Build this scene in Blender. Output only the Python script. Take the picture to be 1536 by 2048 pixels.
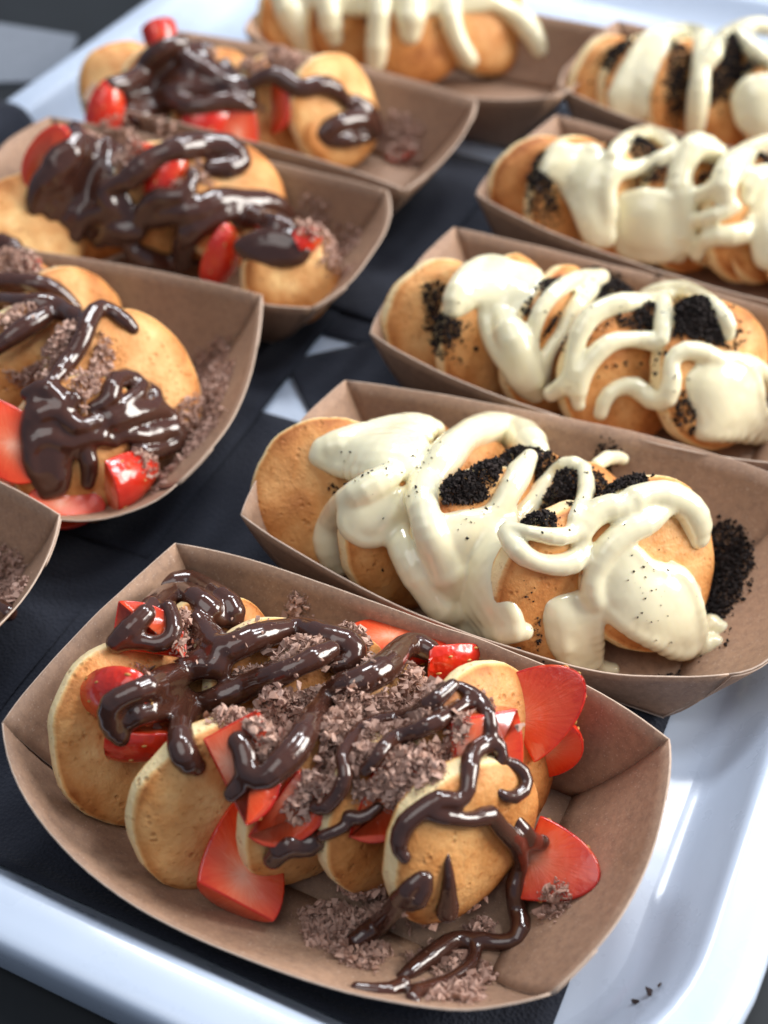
import bpy, bmesh, math, random
import numpy as np
from mathutils import Vector, Matrix, noise
from mathutils.bvhtree import BVHTree

S = 0.01                                    # everything below is written in centimetres
scene = bpy.context.scene
for o in list(bpy.data.objects): bpy.data.objects.remove(o)

# ------------------------------------------------------------------ camera
cam_d = bpy.data.cameras.new('camera'); cam = bpy.data.objects.new('camera', cam_d)
scene.collection.objects.link(cam); scene.camera = cam
CAM_LOC = Vector((1.698, -23.772, 34.554))
YAW, PITCH, ROLL = -0.422658, 0.769209, 0.021323
fwd = Vector((math.sin(YAW)*math.cos(PITCH), math.cos(YAW)*math.cos(PITCH), -math.sin(PITCH)))
rgt = Vector((math.cos(YAW), -math.sin(YAW), 0)); upv = rgt.cross(fwd)
r2 = rgt*math.cos(ROLL) + upv*math.sin(ROLL); u2 = -rgt*math.sin(ROLL) + upv*math.cos(ROLL)
cam.matrix_world = Matrix(((r2.x, u2.x, -fwd.x, CAM_LOC.x*S), (r2.y, u2.y, -fwd.y, CAM_LOC.y*S),
                           (r2.z, u2.z, -fwd.z, CAM_LOC.z*S), (0, 0, 0, 1)))
cam_d.sensor_fit = 'VERTICAL'; cam_d.sensor_height = 36.0
cam_d.lens = 2751.7/2048*36.0
cam_d.clip_start = 0.01; cam_d.clip_end = 50
cam_d.dof.use_dof = True; cam_d.dof.focus_distance = 0.400; cam_d.dof.aperture_fstop = 7.5

# ------------------------------------------------------------------ light
world = bpy.data.worlds.new('World'); scene.world = world; world.use_nodes = True
bg = world.node_tree.nodes['Background']
bg.inputs['Color'].default_value = (0.66, 0.79, 1.0, 1); bg.inputs['Strength'].default_value = 0.36

def area(name, loc, target, size, power, color, size_y=None):
    l = bpy.data.lights.new(name, 'AREA'); l.energy = power; l.color = color; l.size = size*S
    if size_y: l.shape = 'RECTANGLE'; l.size_y = size_y*S
    o = bpy.data.objects.new(name, l); scene.collection.objects.link(o)
    o.location = Vector(loc)*S
    o.rotation_euler = (Vector(target)-Vector(loc)).to_track_quat('-Z', 'Y').to_euler()
    return o
area('window_light', (132, 88, 78), (-12, 8, 0), 90, 54, (1.0, 0.95, 0.88))
for x, y in ((-62, 92), (-8, 108), (46, 74)):
    area('ceiling_panel', (x, y, 132), (-12, 8, 0), 30, 10.5, (0.95, 0.97, 1.0))

area('front_fill', (-25, -60, 165), (-12, 4, 0), 110, 9, (1.0, 0.98, 0.95))  # soft fill lamp added high at the front to brighten the pancake fronts
scene.view_settings.view_transform = 'Standard'; scene.view_settings.look = 'None'
scene.view_settings.exposure = -0.22; scene.view_settings.gamma = 1.0
scene.view_settings.use_curve_mapping = False
scene.cycles.use_denoising = True
scene.cycles.max_bounces = 8; scene.cycles.diffuse_bounces = 4; scene.cycles.glossy_bounces = 4
scene.cycles.caustics_reflective = False; scene.cycles.caustics_refractive = False

# ------------------------------------------------------------------ materials
class NT:
    def __init__(s, name):
        s.m = bpy.data.materials.new(name); s.m.use_nodes = True
        s.t = s.m.node_tree; s.p = s.t.nodes['Principled BSDF']
    def n(s, typ, ins=None, **props):
        nd = s.t.nodes.new(typ)
        for k, v in props.items(): setattr(nd, k, v)
        for k, v in (ins or {}).items(): s.set(nd.inputs[k], v)
        return nd
    def set(s, sock, v):
        if isinstance(v, bpy.types.NodeSocket): s.t.links.new(v, sock)
        else: sock.default_value = v
    def bsdf(s, **kw):
        names = dict(color='Base Color', rough='Roughness', sss='Subsurface Weight', rad='Subsurface Radius', scale='Subsurface Scale',
                     spec='Specular IOR Level', coat='Coat Weight', coatr='Coat Roughness', normal='Normal', sheen='Sheen Weight', ior='IOR', sheenr='Sheen Roughness')
        for k, v in kw.items(): s.set(s.p.inputs[names[k]], v)
        return s.m
    def coord(s, kind='Object'): return s.n('ShaderNodeTexCoord').outputs[kind]
    def attr(s, name, out='Fac'): return s.n('ShaderNodeAttribute', attribute_name=name).outputs[out]
    def noise(s, scale, detail=3, rough=.55, vec=None, dist=0):
        nd = s.n('ShaderNodeTexNoise', {'Scale': scale, 'Detail': detail, 'Roughness': rough, 'Distortion': dist})
        s.set(nd.inputs['Vector'], vec if vec is not None else s.coord()); return nd.outputs['Fac']
    def voro(s, scale, vec=None, feature='F1'):
        nd = s.n('ShaderNodeTexVoronoi', {'Scale': scale}, feature=feature)
        s.set(nd.inputs['Vector'], vec if vec is not None else s.coord()); return nd.outputs['Distance']
    def ramp(s, fac, stops, interp='LINEAR'):
        nd = s.n('ShaderNodeValToRGB'); cr = nd.color_ramp; cr.interpolation = interp
        while len(cr.elements) < len(stops): cr.elements.new(.5)
        for e, (p, c) in zip(cr.elements, stops):
            e.position = p; e.color = c if len(c) == 4 else (*c, 1)
        s.set(nd.inputs['Fac'], fac); return nd.outputs['Color']
    def mix(s, fac, a, b, mode='MIX'):
        nd = s.n('ShaderNodeMix', data_type='RGBA', blend_type=mode)
        s.set(nd.inputs[0], fac)
        s.set(nd.inputs[6], a if isinstance(a, bpy.types.NodeSocket) else (*a, 1)); s.set(nd.inputs[7], b if isinstance(b, bpy.types.NodeSocket) else (*b, 1))
        return nd.outputs[2]
    def math(s, op, a, b=0.0, clamp=False):
        nd = s.n('ShaderNodeMath', operation=op, use_clamp=clamp); s.set(nd.inputs[0], a); s.set(nd.inputs[1], b); return nd.outputs[0]
    def bump(s, h, strength=.3, dist=.001, normal=None):
        nd = s.n('ShaderNodeBump', {'Height': h, 'Strength': strength, 'Distance': dist})
        if normal is not None: s.set(nd.inputs['Normal'], normal)
        return nd.outputs['Normal']

M = {}
# kraft card: fibrous, matt, faint blotches
t = NT('kraft_card')
f1 = t.noise(420, 4, .7); f2 = t.noise(28, 3); f3 = t.noise(1500, 2)
c = t.ramp(f2, [(.3, (.330, .200, .128)), (.7, (.385, .240, .158))])
c = t.mix(t.ramp(t.noise(55, 4, .6, dist=.6), [(.60, (0, 0, 0)), (.74, (.5, .5, .5))]), c, (.25, .135, .075))
c = t.mix(t.ramp(f1, [(.40, (0, 0, 0)), (.78, (1, 1, 1))]), c, (.235, .145, .10))
c = t.mix(t.ramp(f3, [(.62, (0, 0, 0)), (.75, (1, 1, 1))]), c, (.50, .37, .29))
M['kraft'] = t.bsdf(color=c, rough=.62, spec=.35, normal=t.bump(t.math('ADD', f1, f3), .22, .0002))
t = NT('kraft_cut_edge')
M['edge'] = t.bsdf(color=t.mix(t.noise(600, 2), (.40, .29, .22), (.60, .47, .38)), rough=.85)
# tray
t = NT('white_plastic')
M['tray'] = t.bsdf(color=t.mix(t.noise(9, 3), (.44, .52, .65), (.50, .575, .70)), rough=t.ramp(t.noise(60, 4), [(.3, (.24,)*3), (.8, (.38,)*3)]), coat=.25, coatr=.10,
                   normal=t.bump(t.noise(5, 2), .25, .004))
t = NT('black_paper_napkin')
v = t.voro(900); nz = t.noise(700, 3)
M['napkin'] = t.bsdf(color=t.mix(t.noise(40, 4), (.012, .014, .022), (.028, .032, .046)), rough=.9, spec=.2, sheen=.06, normal=t.bump(t.math('ADD', v, nz), .7, .0006, t.bump(t.noise(22, 3), .5, .004)))
t = NT('black_table')
M['table'] = t.bsdf(color=t.mix(t.noise(30, 4), (.006, .008, .010), (.012, .015, .019)), rough=.6, spec=.3)
t = NT('grey_mat')
M['mat'] = t.bsdf(color=t.mix(t.noise(300, 3), (.13, .15, .18), (.19, .21, .25)), rough=.9)
# pancake: browning is a property of the baked crust, stored per vertex
t = NT('pancake_crust')
b = t.attr('browning'); n1 = t.noise(70, 4, .6); n2 = t.noise(520, 3, .6); n3 = t.noise(190, 2)
fac = t.math('ADD', b, t.math('MULTIPLY', t.math('SUBTRACT', n1, .5), .75))
fac = t.math('ADD', fac, t.math('MULTIPLY', t.math('SUBTRACT', n2, .5), .22), True)
c = t.ramp(fac, [(.08, (.86, .68, .38)), (.26, (.84, .55, .24)), (.46, (.735, .39, .145)), (.72, (.60, .25, .070)), (1, (.33, .095, .018))])
c = t.mix(t.ramp(n2, [(.62, (0, 0, 0)), (.72, (1, 1, 1))]), c, t.mix(.5, c, (.36, .13, .03)))
vor = t.voro(330, feature='F1'); hole = t.ramp(vor, [(.10, (0, 0, 0)), (.34, (1, 1, 1))]); gate = t.ramp(t.noise(130, 2), [(.48, (0, 0, 0)), (.58, (1, 1, 1))])
pores = t.math('ADD', hole, t.math('SUBTRACT', 1.0, gate), True)
c = t.mix(t.math('MULTIPLY', t.math('SUBTRACT', 1.0, pores), .55), c, (.42, .17, .045))
M['pancake'] = t.bsdf(color=c, rough=t.ramp(n1, [(.3, (.45,)*3), (.7, (.62,)*3)]), spec=.35, sss=.18, rad=(1, .5, .25), scale=.0025,
                      normal=t.bump(pores, .55, .0007, t.bump(t.math('ADD', n2, n3), .55, .0008)))
# sauces
t = NT('dark_chocolate_sauce')
n1 = t.noise(90, 2)
M['choc'] = t.bsdf(color=t.mix(n1, (.052, .0185, .012), (.068, .025, .016)), rough=.16, spec=.55, coat=.5, coatr=.05, sss=.10, rad=(1, .45, .3), scale=.0015,
                   normal=t.bump(t.noise(160, 2), .10, .0006))
t = NT('white_chocolate_sauce')
n1 = t.noise(60, 3)
M['cream'] = t.bsdf(color=t.mix(n1, (.80, .735, .49), (.845, .79, .57)), rough=t.ramp(t.noise(45, 2), [(.35, (.12,)*3), (.7, (.24,)*3)]), spec=.5, coat=.6, coatr=.05, sss=.35, rad=(1, .85, .55), scale=.0028,
                    normal=t.bump(t.noise(130, 2), .12, .0006))
t = NT('milk_chocolate_shavings')
n1 = t.noise(260, 4)
M['shaving'] = t.bsdf(color=t.mix(t.attr('tint'), t.mix(n1, (.27, .150, .110), (.35, .205, .155)), t.mix(n1, (.54, .345, .27), (.66, .44, .355))), rough=.65, spec=.3, normal=t.bump(n1, .5, .0006))
t = NT('dark_cookie_crumb')
n1 = t.noise(800, 4)
M['crumb'] = t.bsdf(color=t.mix(t.attr('tint'), (.0075, .0050, .0048), (.030, .020, .018)), rough=.8, spec=.25, normal=t.bump(n1, .8, .0005))
# strawberry
t = NT('strawberry_skin')
n1 = t.noise(60, 3); vv = t.voro(330)
M['skin'] = t.bsdf(color=t.ramp(n1, [(.3, (.46, .010, .006)), (.55, (.64, .026, .009)), (.75, (.74, .08, .014))]), rough=.22, spec=.6, coat=.5, coatr=.08, sss=.25, rad=(1, .25, .15), scale=.003,
                   normal=t.bump(t.ramp(vv, [(0, (0, 0, 0)), (.5, (1, 1, 1))]), .35, .0008))
t = NT('strawberry_flesh')
sep = t.n('ShaderNodeSeparateXYZ', {'Vector': t.coord()})
yy = t.math('MULTIPLY', sep.outputs['Y'], 100/1.15); zz = t.math('MULTIPLY', t.math('SUBTRACT', sep.outputs['Z'], .002), 100/1.75)
d = t.math('MULTIPLY', t.math('SQRT', t.math('ADD', t.math('MULTIPLY', yy, yy), t.math('MULTIPLY', zz, zz))), 1.02)
ang = t.math('ARCTAN2', yy, zz)
st = t.n('ShaderNodeTexNoise', {'Scale': 5.0, 'Detail': 4, 'Roughness': .65}); cb = t.n('ShaderNodeCombineXYZ', {'X': t.math('MULTIPLY', ang, 2.6), 'Y': t.math('MULTIPLY', d, .55)})
t.set(st.inputs['Vector'], cb.outputs[0])
fac = t.math('ADD', d, t.math('MULTIPLY', t.math('SUBTRACT', st.outputs['Fac'], .5), .6))
fac = t.math('ADD', fac, t.math('MULTIPLY', t.math('SUBTRACT', t.noise(90, 3), .5), .5))
c = t.ramp(fac, [(.0, (.85, .38, .25)), (.20, (.82, .22, .11)), (.42, (.77, .112, .038)), (.75, (.72, .062, .014)), (1, (.58, .024, .007))])
M['flesh'] = t.bsdf(color=c, rough=.2, spec=.6, coat=.55, coatr=.07, sss=.30, rad=(1, .3, .2), scale=.003, normal=t.bump(t.math('ADD', t.noise(240, 3), t.math('MULTIPLY', st.outputs['Fac'], .5)), .32, .0009))
t = NT('strawberry_seed')
M['seed'] = t.bsdf(color=(.50, .25, .06, 1), rough=.35)

# ------------------------------------------------------------------ mesh helpers
C = scene.collection
def link(o, parent=None):
    C.objects.link(o)
    if parent is not None: o.parent = parent
    return o
def tag(o, label=None, cat=None, group=None, kind=None):
    for k, v in (('label', label), ('category', cat), ('group', group), ('kind', kind)):
        if v: o[k] = v
    return o
def mesh_obj(name, verts, faces, mats, parent=None, origin=(0, 0, 0), smooth=True, midx=None, attrs=None):
    """verts in cm; origin in cm is where the object's own origin goes (relative to the parent's origin)."""
    v = np.asarray(verts, dtype=np.float64) - np.asarray(origin, dtype=np.float64)
    me = bpy.data.meshes.new(name)
    if isinstance(faces, np.ndarray):
        nf, k = faces.shape
        me.vertices.add(len(v)); me.vertices.foreach_set('co', (v*S).astype(np.float32).ravel())
        me.loops.add(nf*k); me.loops.foreach_set('vertex_index', faces.astype(np.int32).ravel())
        me.polygons.add(nf); me.polygons.foreach_set('loop_start', np.arange(0, nf*k, k, dtype=np.int32))
        me.update(calc_edges=True)
    else:
        me.from_pydata([tuple(p) for p in v*S], [], faces)
    for m in (mats if isinstance(mats, (list, tuple)) else [mats]): me.materials.append(m)
    me.polygons.foreach_set('use_smooth', np.full(len(me.polygons), smooth))
    if midx is not None: me.polygons.foreach_set('material_index', np.asarray(midx, dtype=np.int32))
    for k, a in (attrs or {}).items():
        at = me.attributes.new(k, 'FLOAT', 'POINT'); at.data.foreach_set('value', np.asarray(a, dtype=np.float32))
    me.update()
    o = bpy.data.objects.new(name, me); o.location = Vector(origin)*S
    return link(o, parent)
def empty(name, loc):
    o = bpy.data.objects.new(name, None); o.location = Vector(loc)*S; o.empty_display_size = .01
    return link(o)
SOLID = []                                  # (verts, faces) in world cm: what toppings fall on
def solid(v, f): SOLID.append((np.asarray(v, float), [tuple(int(i) for i in q) for q in f]))
def solid_tree():
    V, F, n = [], [], 0
    for v, f in SOLID:
        V += [tuple(p) for p in v]; F += [tuple(i+n for i in q) for q in f]; n += len(v)
    return BVHTree.FromPolygons(V, F)

def surface_nets(Fd, org, h):
    ins = Fd < 0; nx, ny, nz = Fd.shape
    acc = np.zeros((nx-1, ny-1, nz-1, 3), np.float32); cnt = np.zeros((nx-1, ny-1, nz-1), np.float32)
    for ax in range(3):
        b, cx = [(1, 2), (0, 2), (0, 1)][ax]
        for o1 in (0, 1):
            for o2 in (0, 1):
                s0 = [slice(None)]*3; s1 = [slice(None)]*3
                s0[ax] = slice(0, -1); s1[ax] = slice(1, None)
                for a2, of in ((b, o1), (cx, o2)):
                    s0[a2] = slice(of, Fd.shape[a2]-1+of); s1[a2] = slice(of, Fd.shape[a2]-1+of)
                f0 = Fd[tuple(s0)]; f1 = Fd[tuple(s1)]; cr = (f0 < 0) != (f1 < 0)
                tt = np.where(cr, f0/np.where(cr, f0-f1, 1), 0)
                cnt += cr; acc[..., ax] += tt
                acc[..., b] += cr*o1; acc[..., cx] += cr*o2
    act = cnt > 0; idx = np.full(act.shape, -1, np.int64); ii = np.argwhere(act); idx[act] = np.arange(len(ii))
    V = (ii + acc[act]/cnt[act][:, None])*h + org
    Q = []
    for ax in range(3):
        b, cx = [(1, 2), (2, 0), (0, 1)][ax]
        s0 = [slice(None)]*3; s1 = [slice(None)]*3
        s0[ax] = slice(0, -1); s1[ax] = slice(1, None)
        a0 = ins[tuple(s0)]; a1 = ins[tuple(s1)]
        e = np.argwhere(a0 != a1)
        e = e[(e[:, b] > 0) & (e[:, cx] > 0) & (e[:, b] < Fd.shape[b]-1) & (e[:, cx] < Fd.shape[cx]-1)]
        sgn = a0[tuple(e.T)]
        def cell(db, dc):
            q = e.copy(); q[:, b] -= db; q[:, cx] -= dc; return idx[tuple(q.T)]
        q = np.stack([cell(1, 1), cell(0, 1), cell(0, 0), cell(1, 0)], 1)
        q[~sgn] = q[~sgn][:, ::-1]; Q.append(q)
    return V, np.concatenate(Q)

def sauce_mesh(strands, h=.07, k=.10, relax=3):
    """strands: lists of (x, y, z, r); each is a chain of round cones ('s') or a heap of spheres ('p'); merged with soft fillets."""
    P = np.concatenate([np.asarray(s[1]) for s in strands]); rm = P[:, 3].max()+3*k
    lo = P[:, :3].min(0)-rm; n = np.ceil((P[:, :3].max(0)+rm-lo)/h).astype(int)+2
    acc = np.zeros(n, np.float32)
    for kind, pts in strands:
        A = np.asarray(pts, np.float32); r = A[:, 3].max()+4*k
        i0 = np.maximum(((A[:, :3].min(0)-r-lo)/h).astype(int), 0); i1 = np.minimum(((A[:, :3].max(0)+r-lo)/h).astype(int)+2, n)
        d = np.full(i1-i0, 9., np.float32)
        segs = [(A[i], A[i+1]) for i in range(len(A)-1)] if kind == 's' else [(a, a) for a in A]
        for a, b in segs:
            rr = max(a[3], b[3])+4*k
            j0 = np.maximum(((np.minimum(a, b)[:3]-rr-lo)/h).astype(int), i0); j1 = np.minimum(((np.maximum(a, b)[:3]+rr-lo)/h).astype(int)+2, i1)
            gx, gy, gz = [np.arange(j0[q], j1[q], dtype=np.float32)*np.float32(h)+np.float32(lo[q]) for q in range(3)]
            dx, dy, dz = gx[:, None, None]-a[0], gy[None, :, None]-a[1], gz[None, None, :]-a[2]
            ab = b[:3]-a[:3]; L2 = float(ab@ab)
            if L2 > 1e-8:
                tt = np.clip((dx*ab[0]+dy*ab[1]+dz*ab[2])/L2, 0, 1)
                q = np.sqrt((dx-tt*ab[0])**2+(dy-tt*ab[1])**2+(dz-tt*ab[2])**2)-(a[3]+(b[3]-a[3])*tt)
            else: q = np.sqrt(dx*dx+dy*dy+dz*dz)-a[3]
            sl = tuple(slice(x-z, y-z) for x, y, z in zip(j0, j1, i0))
            if kind == 's': np.minimum(d[sl], q, out=d[sl])
            else:
                kk = np.float32(.12); hh = np.clip(.5+.5*(d[sl]-q)/kk, 0, 1)
                d[sl] = d[sl]*(1-hh)+q*hh-kk*hh*(1-hh)
        acc[tuple(slice(x, y) for x, y in zip(i0, i1))] += np.exp(np.clip(-d/k, -30, 30))
    Fd = -k*np.log(np.maximum(acc, 1e-9))
    V, Q = surface_nets(Fd, lo, h)
    a = np.concatenate([Q[:, [0, 1]], Q[:, [1, 2]], Q[:, [2, 3]], Q[:, [3, 0]]]); cn = np.bincount(a[:, 0], minlength=len(V))[:, None]
    for lam in (.5, -.52)*relax:
        av = np.stack([np.bincount(a[:, 0], V[a[:, 1], d], len(V)) for d in range(3)], 1)/cn
        V = V+(av-V)*lam
    return V, Q

# ------------------------------------------------------------------ the setting: table, tray, napkins
tv = [(-140, -110, -.25), (120, -110, -.25), (120, 170, -.25), (-140, 170, -.25)]
tag(mesh_obj('table', tv, [(0, 1, 2, 3)], M['table'], smooth=False), 'matt black table top under the white tray', 'table', kind='structure')

TX0, TX1, TY0, TY1 = -41.4, 3.78, -11.72, 55.5
def rrect(off, z, rad=8.0, n=14):
    r = max(rad-off, .5); pts = []
    for cx, cy, a0 in ((TX1-off-r, TY0+off+r, -90), (TX1-off-r, TY1-off-r, 0), (TX0+off+r, TY1-off-r, 90), (TX0+off+r, TY0+off+r, 180)):
        for i in range(n+1):
            a = math.radians(a0+90*i/n); pts.append((cx+r*math.cos(a), cy+r*math.sin(a), z))
    return pts
tray = empty('serving_tray', ((TX0+TX1)/2, (TY0+TY1)/2, 0)); tor = np.array(((TX0+TX1)/2, (TY0+TY1)/2, 0))
tag(tray, 'large white glossy plastic serving tray with rounded corners under all the boats', 'tray')
def loft(rings):
    n = len(rings[0]); V = [p for r in rings for p in r]; F = []
    for k in range(len(rings)-1):
        for i in range(n): F.append((k*n+i, k*n+(i+1) % n, (k+1)*n+(i+1) % n, (k+1)*n+i))
    return np.array(V), F
prof = [(.16, -.1), (.05, .6), (.0, 1.2), (.0, 1.46), (.05, 1.60), (.15, 1.70), (.34, 1.755), (.62, 1.775), (1.0, 1.78), (1.42, 1.77), (1.60, 1.73), (1.72, 1.63), (1.84, 1.44), (2.15, .95), (2.45, .55), (2.72, .25), (2.92, .10), (3.15, .02), (3.4, .0)]
V, F = loft([rrect(o, z) for o, z in prof]); mesh_obj('tray_rim', V-tor, F, M['tray'], tray)
fl = rrect(3.4, 0.0); mesh_obj('tray_floor', np.array(fl)-tor, [tuple(range(len(fl)))], M['tray'], tray, smooth=False)

def tray_height(x, y):
    off = min(x-TX0, TX1-x, y-TY0, TY1-y); dx, dy = 8-min(x-TX0, TX1-x), 8-min(y-TY0, TY1-y)
    if dx > 0 and dy > 0: off = 8-math.hypot(dx, dy)
    xs = [p[0] for p in prof[7:]]; zs = [p[1] for p in prof[7:]]
    if off < 0: return -.2
    if off < .62: return 1.79
    return float(np.interp(off, xs, zs))
def napkin(label, cx, cy, w, l, rot, z, seed, group='black napkins on the tray'):
    n = 44; m = int(n*l/w); V = []; c, s = math.cos(rot), math.sin(rot)
    for side in (1, 0):
        for j in range(m+1):
            for i in range(n+1):
                x, y = (i/n-.5)*w, (j/m-.5)*l
                X, Y = cx+c*x-s*y, cy+s*x+c*y
                e = min(i, n-i, j, m-j)/n*w
                q = noise.noise(Vector((X*.16, Y*.16, seed)))*.14 + noise.noise(Vector((X*.5, Y*.5, seed+7)))*.05 + abs(noise.noise(Vector((X*.31+Y*.2, Y*.3-X*.22, seed+5))))**.5*.07
                h = tray_height(X, Y) + z + max(q, -.06)*(1 if side else 1) + .07*math.exp(-e/.8)*max(0, noise.noise(Vector((X*.22, Y*.22, seed+3)))+.2)
                if X < TX0: h = tray_height(TX0+.3, Y)+z - (TX0-X)*.35
                V.append((X, Y, h+(0 if side else -.05)))
    N = (n+1)*(m+1); F = []
    for j in range(m):
        for i in range(n):
            a = j*(n+1)+i; F.append((a, a+1, a+n+2, a+n+1)); F.append((N+a, N+a+n+1, N+a+n+2, N+a+1))
    bd = [i for i in range(n+1)] + [(j+1)*(n+1)-1 for j in range(1, m+1)] + [m*(n+1)+i for i in range(n-1, -1, -1)] + [j*(n+1) for j in range(m-1, 0, -1)]
    for a, b in zip(bd, bd[1:]+bd[:1]): F.append((a, N+a, N+b, b))
    return tag(mesh_obj('paper_napkin', V, F, M['napkin'], origin=(cx, cy, 0)), label, 'napkin', group)
napkin('black paper napkin under the nearest strawberry boat, edge curling up the front rim', -12.6, 1.2, 23.4, 21.2, .012, .075, 1)
napkin('black paper napkin turned cornerwise between the two rows of boats', -10.35, 14.8, 14, 14, .785, .16, 2)
napkin('black paper napkin under the third white chocolate boat', -9.6, 25.2, 22, 16, .0, .10, 7)
napkin('black paper napkin hanging over the far side rim of the tray', -31.3, 13.8, 23.5, 22.5, .03, .20, 3)
napkin('black paper napkin under the chocolate boats by the tray side, mostly hidden', -31.5, 1.0, 23, 20, .02, .08, 4)
napkin('black paper napkin under the far chocolate and strawberry boat', -26.2, 26.0, 17, 14, -.03, .26, 5)
napkin('black paper napkin under the farthest white chocolate boats', -4.8, 39.0, 19, 12, .03, .07, 6)
gm = [(-62, 20, 0), (-42.2, 31.2, 0), (-44.6, 36.0, 0), (-66, 33, 0)]
gm = np.array([(x, y, -.235) for x, y, _ in gm]+[(x, y, -.05) for x, y, _ in gm])
tag(mesh_obj('grey_mat', gm, [(3, 2, 1, 0), (4, 5, 6, 7), (0, 1, 5, 4), (1, 2, 6, 5), (2, 3, 7, 6), (3, 0, 4, 7)], M['mat'], smooth=False, origin=(-52, 30, -.2)), 'grey fabric mat on the table beyond the tray corner', 'mat')

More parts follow.
